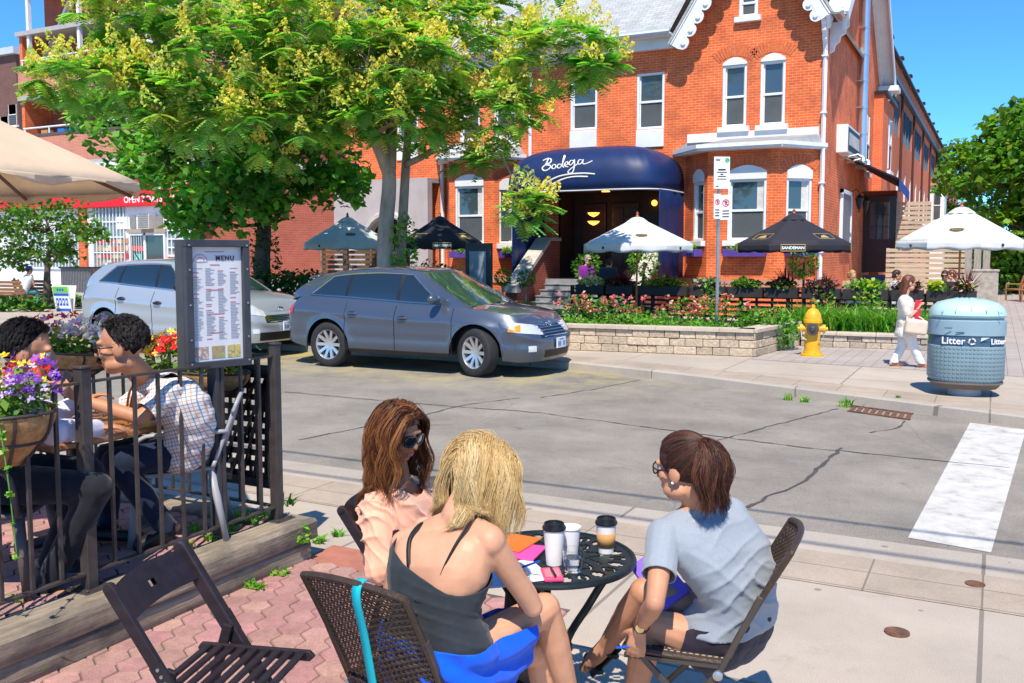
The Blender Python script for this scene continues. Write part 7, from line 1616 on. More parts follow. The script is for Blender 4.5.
s=MB(); s.tube([(TC.x+.085*math.cos(2*PI*i/32),TC.y+.085*math.sin(2*PI*i/32),.34) for i in range(33)],.009,8); s.build('leg_ring',M_cast,t)
# cups, glass, phone, papers
def onT(px,py): return G(px,py,.722)
M_cup=mat('white_cup',(.82,.81,.79),.55,var=.02); M_lidb=mat('black_lid',(.012,.012,.013),.35,var=.1); M_slv=mat('kraft_sleeve',(.50,.27,.10),.85,var=.12,bmp=.2,bs=200)
def cup(lab,c,h,r0,r1,lid,sleeve,name='coffee_cup'):
    t=thing(name,lab,'cup',c); s=MB(); s.lathe([(r0,0),(r1,h),(r1+.003,h+.002),(r1+.003,h-.004),(r1-.002,h-.005),(r0-.002,.004)] if not lid else [(r0,0),(r1,h)],c,32); s.build('cup_body',M_cup,t,40)
    if lid: s=MB(); s.lathe([(r1+.003,h-.006),(r1+.005,h),(r1+.003,h+.006),(r1-.001,h+.008),(r1-.003,h+.019),(r1-.007,h+.021),(r1-.009,h+.013),(.006,h+.013)],c,32); s.build('lid',M_lidb,t,30)
    if sleeve: a,b_=.2,.68; ra=lambda f:r0+(r1-r0)*f+.0015; s=MB(); s.lathe([(ra(a),h*a),(ra(b_),h*b_)],c,32,cap=False); s.build('sleeve',M_slv,t,40,solid=.0015)
    return t
cup('tall white paper coffee cup with a black lid, nearest to the blonde woman',onT(554,564),.148,.031,.043,True,False)
cup('white paper cup without a lid standing behind the tall lidded cup',onT(570,557),.125,.03,.042,False,False,'paper_cup')
cup('paper coffee cup with brown cardboard sleeve and black lid',onT(606,552),.125,.031,.042,True,True)
c=onT(573,571); s=MB(); s.lathe([(.033,0),(.038,.02),(.042,.088),(.0395,.088),(.036,.02),(.03,.009),(.002,.009)],c,10); o=s.build('water_glass',M_gl,None,0); tag(o,'cut glass tumbler of water beside the pink phone','glass')
s=MB(); s.lathe([(.03,.0102),(.0345,.02),(.037,.055),(.001,.055)],c,20); s.build('water',mat('clear_water',(.9,.95,1),.02,0,0,trans=1,ior=1.33),o)
def slab(name,lab,cat,c,yaw,w,l,h,mt,bev=.004):
    ux_=W(math.cos(yaw),math.sin(yaw)).normalized(); uy_=Z.cross(ux_); s=MB(); s.box(V(c)+Z*h/2,(w,l,h),M((ux_,uy_,Z)).transposed()); o=s.build(name,mt,None,0,bevel=bev); return tag(o,lab,cat),ux_,uy_
ph,ux_,uy_=slab('phone','pink phone lying on the cafe table edge','phone',onT(552,576),.1,.075,.135,.011,mat('pink_case',(.75,.06,.18),.35,var=.03,coat=.3),.003)
s=MB(); s.box(onT(552,576)+Z*.0125,(.062,.09,.002),M((ux_,uy_,Z)).transposed()); s.build('screen',mat('pink_screen',(.68,.16,.22),.15,var=0),ph,0)
q=onT(554,577); s=MB(); s.tube([q+Z*.019+W(.004,-.04),q+Z*.019+W(-.01,.055)],.0048,8); tag(s.build('pen',M_black),'black pen lying across the pink phone','pen')
slab('paper_sheet','white sheet of paper under the writing hand on the cafe table','paper',onT(519,572),.35,.19,.24,.002,mat('white_paper',(.8,.8,.82),.7,var=.02),.0)
slab('exercise_pad','pale blue edged paper pad half over the table edge','paper',onT(500,578)+Z*.003,.2,.16,.22,.006,mat('pad_blue',(.55,.68,.85),.7,var=.03),.001)
slab('orange_folder','orange folder lying on the papers at the far side of the table','folder',onT(515,546)+Z*.012,-.5,.15,.2,.006,mat('orange_card',(.80,.17,.02),.45,var=.05),.002)
slab('pink_notebook','bright pink notebook edge under the orange folder','notebook',onT(522,553)+Z*.003,-.35,.16,.18,.008,mat('magenta_card',(.75,.08,.35),.5,var=.03),.001)
# ---------------------------------------------------------------- people
def capsule(s,p,q,r1,r2,n=12,flat=1,up=(0,0,1)):
    p,q=V(p),V(q); d=q-p
    if d.length<1e-5: d=V((0,0,1e-4))
    z=d.normalized(); pts=[];rs=[]
    for k in range(4): a=PI/2*(1-k/4); pts.append(p-z*r1*math.sin(a)); rs.append(max(1e-4,r1*math.cos(a)))
    pts.append(p); rs.append(r1); pts.append(q); rs.append(r2)
    for k in range(1,5): a=PI/2*k/4; pts.append(q+z*r2*math.sin(a)); rs.append(max(1e-4,r2*math.cos(a)))
    s.tube(pts,rs,n,flat=flat,up=up)
def remesh(s,name,mt,parent,vox,sm=4,cuts=(),wr=None,disp=None):
    me=s.mesh('t'); o=bpy.data.objects.new('t',me); COL.objects.link(o)
    m=o.modifiers.new('r','REMESH'); m.mode='VOXEL'; m.voxel_size=vox; m.use_smooth_shade=True
    m=o.modifiers.new('s','SMOOTH'); m.factor=.5; m.iterations=sm
    dg=bpy.context.evaluated_depsgraph_get(); dg.update(); e=bpy.data.meshes.new_from_object(o.evaluated_get(dg)); bpy.data.objects.remove(o); bpy.data.meshes.remove(me)
    bm=bmesh.new(); bm.from_mesh(e)
    if wr:
        amp,sc=wr[0],wr[1]; bm.normal_update()
        for v in bm.verts:
            q=V((v.co.x*sc[0],v.co.y*sc[1],v.co.z*sc[2])); k=noise.noise(q)+.5*noise.noise(q*2.1+V((3,1,2))); v.co+=v.normal*amp*(k if len(wr)<3 else abs(k)*1.5-.4)
    if disp:
        bm.normal_update()
        for v in bm.verts: v.co+=v.normal*disp(v.co)
    for c_ in cuts:
        co,no=c_[0],c_[1]
        if len(c_)==2: bmesh.ops.bisect_plane(bm,geom=bm.verts[:]+bm.edges[:]+bm.faces[:],plane_co=co,plane_no=no,clear_outer=True)
        else:                     # a sleeve or leg hem: only near the limb
            R_=c_[2]; fs=[f for f in bm.faces if (f.calc_center_median()-co).length<R_]; ge=set(fs); 
            for f in fs: ge.update(f.edges); ge.update(f.verts)
            bmesh.ops.bisect_plane(bm,geom=list(ge),plane_co=co,plane_no=no)
            n_=V(no).normalized(); bmesh.ops.delete(bm,geom=[v for v in bm.verts if (v.co-co).length<R_ and (v.co-co).dot(n_)>1e-4],context='VERTS')
    bm.to_mesh(e); bm.free(); e.name=name; e.materials.clear(); e.materials.append(mt)
    e.polygons.foreach_set('use_smooth',[True]*len(e.polygons))
    o=bpy.data.objects.new(name,e); put(o,parent)
    if cuts: md=o.modifiers.new('t','SOLIDIFY'); md.thickness=.004; md.offset=-1
    return o
def skinmat(name,col):
    return mat(name,col,.48,0,var=.13,vs=9,sss=.1,spec=.35,bmp=.12,bs=240)
def hand(s,w,d,n,curl=.6,k=1.,side=1):
    """palm from wrist w along d, palm facing n, five separate fingers"""
    d=V(d).normalized(); n=(V(n)-d*V(n).dot(d)).normalized(); l=n.cross(d)*side
    for a in(-.028,-.01,.01,.027): capsule(s,w+d*.012*k+l*a*.55*k,w+d*.082*k+l*a*k,.0125*k,.0115*k,8)
    for i,(a,L) in enumerate(((-.032,.062),(-.011,.075),(.0105,.07),(.031,.054))):
        p=w+d*.085*k+l*a*k; dd=d.copy(); c=curl*(1+.12*i)
        for j,(f,r) in enumerate(((.45,.0092),(.32,.0084),(.25,.0076))):
            ang=c*(.55+.35*j); dd=(dd*math.cos(ang)+n*math.sin(ang)).normalized(); q=p+dd*L*f*k; capsule(s,p,q,r*k,r*.93*k,7); p=q
    p=w+d*.025*k-l*.028*k; dd=(d*.62-l*.62+n*.45).normalized()
    for f,r in((.036,.0118),(.03,.0098),(.024,.0086)): q=p+dd*f*k; capsule(s,p,q,r*k,r*.93*k,7); dd=(dd*.86+d*.28+n*.25+l*.12).normalized(); p=q
class Fig: pass
def lat(a,b_): return (b_-a)
def torso_lines(J,k,fem,ex=0):
    """pairs of points with a radius, from the hips to the shoulders"""
    lh,rh,ls,rs=J['lH'],J['rH'],J['lS'],J['rS']; hc,sc=(lh+rh)/2,(ls+rs)/2; out=[]
    hl,sl=(rh-lh).normalized(),(rs-ls).normalized(); bend=J.get('bend',V((0,0,0)))
    tab=[(0,.085,.115),(.12,.085,.112),(.28,.066,.098),(.45,.058,.09),(.6,.07,.094),(.75,.085,.098),(.88,.10,.088),(.97,.125,.06)] if fem else [(0,.08,.115),(.15,.085,.112),(.3,.085,.11),(.48,.09,.112),(.65,.105,.115),(.8,.12,.108),(.9,.135,.09),(.98,.15,.062)]
    for u,h,r in tab:
        c=hc.lerp(sc,u)+bend*math.sin(PI*u); l=hl.lerp(sl,u).normalized(); out.append((c-l*h*k,c+l*h*k,(r+ex)*k))
    return out
def fill_lines(s,lines,flat=1,n=14,sub=2):
    for i in range(len(lines)):
        capsule(s,*lines[i][:2],lines[i][2],lines[i][2],n)
        if i+1<len(lines):
            a,b_=lines[i],lines[i+1]
            for j in range(1,sub+1): t_=j/(sub+1); capsule(s,a[0].lerp(b_[0],t_),a[1].lerp(b_[1],t_),a[2]+(b_[2]-a[2])*t_,a[2]+(b_[2]-a[2])*t_,n)
def headframe(f,tilt=0):
    f=V(f).normalized(); u=(Z-f*f.z).normalized(); r=f.cross(u); return f,u,r
def body(s,J,k=1.,fem=True,skip=(),face=True,hands=True):
    fill_lines(s,torso_lines(J,k,fem))
    f,u,r=headframe(J['face']); h=J['head']; k0=k
    hk=k*J.get('hk',1); capsule(s,J['neck'],h-u*.07*hk-f*.015*hk,.054*hk,.052*hk)
    for sd in 'lr': capsule(s,J['neck']-Z*.02,J[sd+'S'],.05*k,.052*k)
    Rm=M((r,f,u)).transposed(); E=lambda a,b_,c,rad:s.ell(h+(r*a+f*b_+u*c)*hk,[x*hk for x in rad],Rm,14)
    E(0,-.012,.032,(.077,.097,.09)); E(0,.025,-.03,(.063,.072,.085)); E(0,.052,-.092,(.034,.036,.026)); 
    for sd in(-1,1): E(.035*sd,.055,-.022,(.03,.03,.03)); E(.078*sd,-.008,-.012,(.011,.026,.034)); E(.045*sd,.02,-.075,(.025,.05,.028))
    k=hk; P=lambda a,b_,c:h+(r*a+f*b_+u*c)*k
    capsule(s,P(0,.092,.012),P(0,.11,-.026),.009*k,.0145*k,8); capsule(s,P(-.018,.096,-.03),P(.018,.096,-.03),.009*k,.009*k,8)
    capsule(s,P(-.042,.078,.026),P(.042,.078,.026),.014*k,.014*k,8); capsule(s,P(-.02,.087,-.062),P(.02,.087,-.062),.0085*k,.0085*k,8); capsule(s,P(-.016,.086,-.073),P(.016,.086,-.073),.008*k,.008*k,8)
    k=k0; m=.92 if fem else 1.05
    for sd in 'lr':
        S,E_,W_=J[sd+'S'],J[sd+'E'],J[sd+'W']
        s.ell(S,(.056*k*m,)*3,n=12); capsule(s,S,S.lerp(E_,.5),.05*k*m,.045*k*m); capsule(s,S.lerp(E_,.45),E_,.045*k*m,.036*k*m); capsule(s,E_,E_.lerp(W_,.35),.037*k*m,.038*k*m); capsule(s,E_.lerp(W_,.35),W_,.038*k*m,.025*k*m)
        if hands: hd=J.get(sd+'Hd',(W_-E_)); capsule(s,W_,W_+V(hd).normalized()*.02*k,.024*k*m,.022*k*m,10,flat=.8); hand(s,W_,hd,J.get(sd+'Hn',V((0,0,-1))),J.get(sd+'Hc',.55),k*(.95 if fem else 1.05),J.get(sd+'Hs',1 if sd=='r' else -1))
        if 'leg' in skip: continue
        H,K,A,T_=J[sd+'H'],J[sd+'K'],J[sd+'A'],J[sd+'T']
        capsule(s,H,H.lerp(K,.5),.09*k,.074*k); capsule(s,H.lerp(K,.5),K,.074*k,.056*k); s.ell(K,(.056*k,)*3,n=12)
        capsule(s,K,K.lerp(A,.35),.054*k,.056*k); capsule(s,K.lerp(A,.35),A,.056*k,.034*k)
        fd=(T_-A); hl=A-fd.normalized()*.04*k-Z*.03*k*0; capsule(s,A,A.lerp(T_,.45),.036*k,.034*k,10); capsule(s,A.lerp(T_,.4),T_,.036*k,.022*k,10); capsule(s,hl+ (A-K).normalized()*.03*k,A.lerp(T_,.6)+(A-K).normalized()*.02*k,.03*k,.028*k,10)
    return f,u,r,Rm
def hairmesh(name,curves,cols,rad,parent,mt):
    """thin three sided fibres; curves is a list of (m,3) arrays"""
    Vs=[];Fs=[];Cs=[];o=0
    for P,c in zip(curves,cols):
        m=len(P); t=np.gradient(P,axis=0); t/=np.linalg.norm(t,axis=1)[:,None]+1e-9
        ref=np.array([.31,.87,.38]); s1=np.cross(t,ref); s1/=np.linalg.norm(s1,axis=1)[:,None]+1e-9; s2=np.cross(t,s1)
        w=rad*(1.1-.8*np.linspace(0,1,m)**2)[:,None]
        v=np.stack([P+s1*w,P+(-.5*s1+.87*s2)*w,P+(-.5*s1-.87*s2)*w],1).reshape(-1,3); Vs.append(v)
        i=np.arange(m-1)[:,None]*3; j=np.arange(3)[None]; k=(j+1)%3
        Fs.append((np.stack([i+j,i+k,i+3+k,i+3+j],2).reshape(-1,4)+o)); o+=3*m; Cs.append(np.repeat(np.array([[*c,1.]]),3*m,0))
    Vs=np.concatenate(Vs).astype(np.float32);Fs=np.concatenate(Fs).astype(np.int32);Cs=np.concatenate(Cs).astype(np.float32)
    me=bpy.data.meshes.new(name); me.vertices.add(len(Vs)); me.vertices.foreach_set('co',Vs.ravel()); me.loops.add(len(Fs)*4); me.loops.foreach_set('vertex_index',Fs.ravel()); me.polygons.add(len(Fs)); me.polygons.foreach_set('loop_start',np.arange(0,len(Fs)*4,4,dtype=np.int32)); me.polygons.foreach_set('use_smooth',np.ones(len(Fs),bool)); me.update(calc_edges=True)
    at=me.color_attributes.new('Col','FLOAT_COLOR','POINT'); at.data.foreach_set('color',Cs.ravel()); me.materials.append(mt)
    return put(bpy.data.objects.new(name,me),parent)
def strands(name,roots,parent,mt,cols,r_,length,colls,grav=.5,step=.02,rad=.0013,kids=6,stiff=.72,jit=.1,wave=.006,spread=.009):
    curves=[];cc=[]; rg=np.random.default_rng(r_.randrange(10**6))
    for (p,v) in roots:
        p=V(p); v=V(v).normalized(); L=length*r_.uniform(.8,1.08); pts=[p.copy()]; n=int(L/step); ph_=noise.noise(p*14)*6; lay=r_.uniform(1.0,1.1); w=V((r_.gauss(0,jit),r_.gauss(0,jit),0))
        q=noise.noise(p*22)*.5+.5; ci=min(len(cols)-1,int((q*.7+r_.random()*.3)*len(cols))); col=cols[ci]
        for i in range(n):
            g=grav*min(1,.35+i*.08); v=(v*stiff+V((0,0,-1))*g*(1-stiff)*2+w*(1-stiff)*math.sin(i*.55+w.x*9)).normalized(); p=p+v*step
            for c in colls:
                if c[0]=='e':
                    _,c0,Rm,rr=c; q=Rm.transposed()@(p-c0); q=V((q.x/(rr[0]*lay),q.y/(rr[1]*lay),q.z/(rr[2]*lay)))
                    if q.length<1: 
                        q.normalize(); p2=c0+Rm@V((q.x*rr[0]*lay,q.y*rr[1]*lay,q.z*rr[2]*lay)); v=(v+(p2-p)*8).normalized(); p=p2
                else:
                    _,a,b_,rr=c; ab=b_-a; t_=max(0,min(1,(p-a).dot(ab)/ab.dot(ab))); q=a+ab*t_; d=p-q
                    if d.length<rr*lay: p2=q+d.normalized()*rr*lay; v=(v+(p2-p)*6).normalized(); p=p2
            am=wave*min(1,i/8); wv=math.sin(i*.62+ph_)*am; pts.append(p+V((wv,wv*.7,wv*.15)))
        P=np.array(pts); m=len(P); u=np.linspace(0,1,m)[:,None]
        for k in range(kids):
            o=rg.normal(0,spread*.55,3); cut=rg.uniform(.82,1); mm=max(4,int(m*cut)); e=rg.normal(0,.0025,3)
            curves.append((P+o*(1-.45*u)+e*np.sin(u*7+rg.uniform(0,6)))[:mm]); cc.append([min(1,x*q_) for q_ in [rg.uniform(.86,1.15)] for x in col])
    return hairmesh(name,curves,cc,rad,parent,mt)
def scalp(h,f,u,r,k,n,r_,part=0.0,hair=(.082,.104,.097),front=.55,low=-.45):
    """roots over the scalp combed away from a parting along the top"""
    out=[]; Rm=M((r,f,u)).transposed(); c=h+(u*.034-f*.012)*k
    while len(out)<n:
        d=V((r_.gauss(0,1),r_.gauss(0,1),r_.gauss(0,1))).normalized()
        if d.y>front and d.z<.62: continue
        if d.z<low: continue
        if d.y>.15 and d.z<.25: continue
        p=c+Rm@V((d.x*hair[0],d.y*hair[1],d.z*hair[2]))*k
        sd=1 if d.x>part else -1; t=V((sd*(.55+.5*abs(d.x)),-.55-.3*d.y,-.35-.6*(1-max(0,d.z)))); n_=V(d); t=t-n_*t.dot(n_); out.append((p,Rm@t.normalized()))
    return out,('e',c,Rm,[x*k*1.02 for x in hair])
HAIRM=attrmat('hair_strands',.5,.35)
def cap_hair(name,h,f,u,r,k,mt,parent,rad=(.083,.106,.1),off=(0,-.014,.036),ff=.055,fu=.03,nape=.085):
    """close shell of hair on the skull, open at the face and neck"""
    Rm=M((r,f,u)).transposed(); s=MB(); c=h+(r*off[0]+f*off[1]+u*off[2])*k
    s.ell(c,[x*k for x in rad],Rm,28)
    return remesh(s,name,mt,parent,.007*k,2,cuts=[(h+(f*ff+u*fu)*k,(f*.9-u*.62).normalized()),(h+(-u*nape)*k,(-u*.9+f*.25).normalized())],wr=(.004,(28,28,28)))
def eyes(h,f,u,r,k,parent,iris=(.05,.03,.02)):
    for sd in(-1,1):
        s=MB(); s.ell(h+(r*.031*sd+f*.077+u*.006)*k,(.0125*k,)*3,n=12); e=s.build('eye',mat('eye_white',(.75,.73,.7),.3,var=0),parent); s=MB(); s.ell(h+(r*.031*sd+f*.0855+u*.005)*k,(.0055*k,)*3,n=10); s.build('iris',mat('iris_dark',iris,.2,var=0),e)
        s=MB(); s.tube([h+(r*(.031+x)*sd+f*(.093-abs(x)*.25)+u*(.029-.15*x*x*10))*k for x in(-.017,-.006,.006,.018)],.0035*k,5); s.build('eyebrow',HAIRD,parent)
def crease(co,d,freq,amp,warp=5,seed=0):
    q=co*warp+V((seed,seed*2,0)); a=co.dot(d)*freq+3.2*noise.noise(q); m_=max(0,noise.noise(co*4.3+V((seed,3,1)))+.35)
    return amp*m_*((1-abs(math.sin(a)))**2.2-.12)
HAIRD=mat('dark_brow',(.02,.014,.012),.6,var=.2)
def glasses(h,f,u,r,k,parent,lens,frame,wd=.026,ht=.02,z=.006,fr=.0028):
    g=thing_part('glasses',parent)
    for sd in(-1,1):
        c=h+(r*.032*sd+f*.102+u*z)*k; x=(r-f*.28*sd).normalized(); q=[c+(x*wd*sp_(math.cos(2*PI*i/20),.75)+u*ht*sp_(math.sin(2*PI*i/20),.75))*k for i in range(21)]
        s=MB(); s.tube(q,fr*k,6); s.tube([c+(x*wd*sd+u*ht*.4)*k,h+(r*.081*sd+f*.06+u*z)*k,h+(r*.083*sd-f*.012+u*(z+.0))*k],fr*k,6); s.build('frame',frame,g)
        s=MB(); s.add([c]+q[:-1],[(0,i+1,(i+1)%20+1) for i in range(20)]); s.build('lens',lens,g,0)
    s=MB(); s.tube([h+(r*-.008+f*.107+u*z)*k,h+(f*.11+u*(z+.004))*k,h+(r*.008+f*.107+u*z)*k],fr*k,6); s.build('bridge',frame,g)
M_sg=mat('sunglass_lens',(.008,.009,.012),.05,spec=.9,coat=1,var=0)
SK1=skinmat('skin_fair',(.62,.315,.19)); SK2=skinmat('skin_tan',(.52,.25,.145)); SK3=skinmat('skin_brown',(.50,.23,.125)); SK4=skinmat('skin_pale',(.68,.42,.30))
def fabric(name,col,var=.1,vs=30,bmp=.25,bs=350,rough=.85,sheen=.15,sc=None): return mat(name,col,rough,0,var,vs,bmp,bs,sheen=sheen,spec=.25,sc=sc)
Cv=lambda px,py,d:C(px,py,d)
# ======== blonde woman writing at the table
k=1.04
J=dict(lH=Cv(415,655,3.16),rH=Cv(462,662,3.02),lS=Cv(405,545,3.17),rS=Cv(490,541,3.0),neck=Cv(457,516,3.12),head=Cv(479,474,3.2),face=W(.78,.55,-.42),
 lE=Cv(388,612,3.2),lW=Cv(445,600,3.5),rE=Cv(533,607,3.1),rW=Cv(517,571,3.36),lK=Cv(540,650,3.42),lA=W(.15,3.5,.1),lT=W(.24,3.62,.04),rK=Cv(545,608,3.33),rA=Cv(572,706,3.44),rT=Cv(606,716,3.56),
 rHd=W(.1,.9,-.25),rHn=W(-.5,-.2,-1),rHc=.75,lHd=W(.8,.5,-.1),lHc=.3,bend=W(-.02,-.05,.02))
J['face'].normalize()
blonde=thing('person','blonde woman in a black strappy top and bright blue skirt writing at the cafe table','woman',W(-.25,3.15,0))
s=MB(); f,u,r,Rm=body(s,J,k); remesh(s,'body',SK1,blonde,.0062,5)
eyes(J['head'],f,u,r,k,blonde)
TL=torso_lines(J,k,True,.011)
s=MB(); fill_lines(s,TL[:7]); spine=((J['lS']+J['rS'])/2-(J['lH']+J['rH'])/2).normalized(); sc_=(J['lS']+J['rS'])/2
fb=W(.465,.885,0); lat0=(J['rS']-J['lS']).normalized()
top=remesh(s,'tank_top',fabric('black_jersey',(.028,.035,.042),.15,20,.2,300,.7),blonde,.007,5,cuts=[(sc_-spine*.045,(spine*.95-W(0.25,0.5,0).normalized()*.22+lat0*.22).normalized()),(TL[1][0]+spine*.03,-spine)],disp=lambda co:crease(co,V((.15,.1,1)),70,.012,4,3)+.003*noise.noise(co*9))
# straps over both shoulders
lat_=(J['rS']-J['lS']).normalized(); back=-fb
for (a,bb2,lab) in((.30,.26,1),(-.30,-.22,0)):
    w_=(J['rS']-J['lS']).length; c0=sc_+lat_*a*w_
    q=smooth3([sc_+lat_*bb2*w_*.6-spine*.13+back*.128,sc_+lat_*bb2*w_*.85-spine*.05+back*.128,c0+spine*.045+back*.075,c0+spine*.072+fb*.02,c0-spine*.03+fb*.1,c0-spine*.12+fb*.115],5)
    s=MB(); s.tube(q,.009,6,flat=.5); o=s.build('strap',mat('black_strap',(.01,.01,.012),.5,var=.1),blonde,180)
# skirt
s=MB(); hl=TL[0]; fill_lines(s,[(hl[0],hl[1],.142),(TL[1][0],TL[1][1],.144),(TL[2][0],TL[2][1],.138)])
for sd in 'lr':
    H,K=J[sd+'H'],J[sd+'K']; capsule(s,H,H.lerp(K,.9),.12,.086); 
    capsule(s,H-Z*.05,H.lerp(K,.88)-Z*.07,.11,.07); capsule(s,H-Z*.12,H.lerp(K,.55)-Z*.14,.07,.05)
mid=(J['lH']+J['rH'])/2; kn=(J['lK']+J['rK'])/2
for t_ in(.2,.4,.6,.78): capsule(s,J['lH'].lerp(J['lK'],t_),J['rH'].lerp(J['rK'],t_),.095,.095)
legd=(J['rK']-J['rH']).normalized(); hem=J['rH'].lerp(J['rK'],.70)
lt=lat_
def pleat(co):
    q=(co-mid); a=q.dot(lt)*46+q.z*40+2.5*noise.noise(co*5); return .009*math.sin(a)+.004*noise.noise(co*18)
remesh(s,'skirt',fabric('royal_blue_cotton',(.0,.10,.72),.12,8,.15,200,.7),blonde,.0075,3,cuts=[(hem,(legd*.95+Z*-.1+W(.25,0,0)).normalized()),(TL[1][0]+spine*.08,spine)],disp=pleat)
# hair: long, light blonde, falling forward and down the back
r_=random.Random(11); roots,col=scalp(J['head'],f,u,r,k,950,r_,.1,low=-.35)
BL=[(.46,.28,.10),(.55,.36,.15),(.62,.43,.19),(.68,.50,.25),(.72,.55,.30)]
cols_=[col]+[('c',a,b_,rr*1.0) for a,b_,rr in TL[4:]]+[('c',J['neck'],J['head']-u*.06,.06),('c',J['neck'],J['rS'],.062),('c',J['neck'],J['lS'],.062)]
cap_hair('hair',J['head'],f,u,r,k,mat('blonde_base',(.48,.30,.11),.85,var=.3,vs=60),blonde)
strands('hair_strands',roots,blonde,HAIRM,BL,r_,.37,cols_,.75,.019,.001,11,stiff=.78,jit=.12,wave=.008)
# pen in the right hand
h0=J['rW']+J['rHd'].normalized()*.085
s=MB(); pn_=[h0+W(-.05,.06,-.035),h0+W(.075,-.05,.05)]; s.tube(pn_,[.0035,.0045],8); tag(s.build('pen',mat('blue_pen',(.01,.1,.6),.3,var=0)),'blue pen held in the writing hand of the blonde woman','pen')
# sandals (dark straps)
def sandal(A,T_,K,parent,k=1):
    d=(T_-A).normalized(); dn=(A-K).normalized(); dn=(dn-d*dn.dot(d)).normalized(); l=d.cross(dn); s=MB()
    s.box(A.lerp(T_,.45)+dn*.042*k,( .2*k,.07*k,.014*k),M((d,l,dn)).transposed()); s.build('sole',M_dark,parent,0,bevel=.004)
    for t_,w in((.75,.045),(.05,.043)): c=A.lerp(T_,t_)+dn*.012; s=MB(); s.tube([c+(l*math.cos(a)*w+(-dn)*math.sin(a)*w*1.05)*k+dn*.02 for a in np.linspace(-.5,PI+.5,14)],.007*k,6,flat=1.3); s.build('strap',M_dark,parent)
for sd in 'lr': sandal(J[sd+'A'],J[sd+'T'],J[sd+'K'],blonde,k)
# ======== woman in the grey shirt
J=dict(lH=Cv(706,641,3.43),rH=Cv(738,629,3.6),lS=Cv(664,535,3.35),rS=Cv(731,514,3.52),neck=Cv(699,506,3.44),head=Cv(684,468,3.42),face=W(-.72,.68,-.14),
 lE=Cv(655,603,3.13),lW=Cv(640,627,3.3),rE=Cv(722,590,3.75),rW=Cv(660,590,3.72),rK=Cv(644,592,3.56),rA=Cv(606,646,3.74),rT=Cv(584,668,3.8),lK=Cv(650,624,3.44),lA=W(.47,3.55,.1),lT=W(.33,3.62,.04),
 lHd=W(-.12,.15,-.9),lHn=W(.3,.9,0),lHc=.35,rHd=W(-.8,.1,-.2),rHc=.3,bend=W(.09,-.06,0))
gw=thing('person','woman with a brown ponytail and glasses in a grey T shirt seated at the table','woman',W(.72,3.45,0))
s=MB(); f,u,r,Rm=body(s,J,k); remesh(s,'body',SK2,gw,.0062,5); eyes(J['head'],f,u,r,k,gw)
TL=torso_lines(J,k,True,.013); spine=((J['lS']+J['rS'])/2-(J['lH']+J['rH'])/2).normalized(); sc_=(J['lS']+J['rS'])/2
s=MB(); fill_lines(s,TL); capsule(s,J['neck']-Z*.03,J['lS'],.058,.064); capsule(s,J['neck']-Z*.03,J['rS'],.058,.064)
for sd in 'lr': capsule(s,J[sd+'S'],J[sd+'S'].lerp(J[sd+'E'],.66),.066,.06)
capsule(s,TL[0][0],TL[0][1],.15,.15); capsule(s,TL[0][0]-spine*.06,TL[0][1]-spine*.06,.152,.152)
lE_,rE_=[(J[x+'S'].lerp(J[x+'E'],.6),(J[x+'E']-J[x+'S']).normalized(),.105) for x in 'lr']
def shirtwr(co): q=co-sc_; return crease(co,W(.5,.3,.85),36,.013,4,2)+crease(co,W(-.6,.2,.8),44,.009,5,7)+.006*noise.noise(V((co.x*6,co.y*6,co.z*12)))+.0*math.sin(q.dot(spine)*55+4*noise.noise(co*6))*max(0,noise.noise(co*5+V((2,2,2)))+.3)
tee=MB(); 
remesh(s,'t_shirt',fabric('heather_grey',(.29,.32,.36),.07,160,.2,420,.9,.2),gw,.0072,4,cuts=[lE_,rE_,((TL[0][0]+TL[0][1])/2-spine*.015,(-spine+W(-.72,.69,0)*.5).normalized()),(J['neck']+Z*.012,Z),(V((0,0,.515)),-Z)],disp=shirtwr)
s=MB(); HL=torso_lines(J,k,True,.011); fill_lines(s,HL[:3])
for sd in 'lr': H,K=J[sd+'H'],J[sd+'K']; capsule(s,H,H.lerp(K,.6),.108,.092)
for t_ in(.1,.3): capsule(s,J['lH'].lerp(J['lK'],t_),J['rH'].lerp(J['rK'],t_),.09,.09)
dl=((J['lK']-J['lH']).normalized()+(J['rK']-J['rH']).normalized()).normalized()
remesh(s,'shorts',fabric('dark_plum_cotton',(.025,.018,.03),.2,30),gw,.008,4,cuts=[(J[x+'H'].lerp(J[x+'K'],.47),(J[x+'K']-J[x+'H']).normalized(),.19) for x in 'lr']+[(HL[2][0],spine)],wr=(.004,(14,14,14)))
# hair drawn back into a ponytail
r_=random.Random(5); h=J['head']; tie=h+(-f*.088+u*.085)*k; BR=[(.055,.02,.012),(.085,.03,.016),(.04,.014,.01),(.12,.045,.022),(.16,.065,.03)]
cap_hair('hair',h,f,u,r,k,mat('brown_base',(.05,.018,.012),.85,var=.35,vs=50),gw)
c=h+(u*.034-f*.012)*k; curves=[];cc=[]
for i in range(3200):
    while 1:
        d=V((r_.gauss(0,1),r_.gauss(0,1),r_.gauss(0,1))).normalized()
        if d.z>-.55 and not(d.y>.3 and d.z<.35) and not(d.y>.62 and d.z<.6): break
    q=[]; dt=Rm.transposed()@(tie-c); dt=V((dt.x/.082,dt.y/.104,dt.z/.097)).normalized(); lay=r_.uniform(1.0,1.05)
    for j in range(10):
        t_=j/9; e=d.lerp(dt,t_).normalized(); q.append(c+Rm@V((e.x*.083,e.y*.105,e.z*.099))*k*(lay if j<9 else 1.03))
    cl_=BR[min(4,int((noise.noise(q[0]*25)*.5+.5)*3.5+r_.random()*1.5))]; curves.append(np.array(q)); cc.append([x*r_.uniform(.8,1.2) for x in cl_])
hairmesh('hair_strands',curves,cc,.0012,gw,HAIRM)
roots=[]
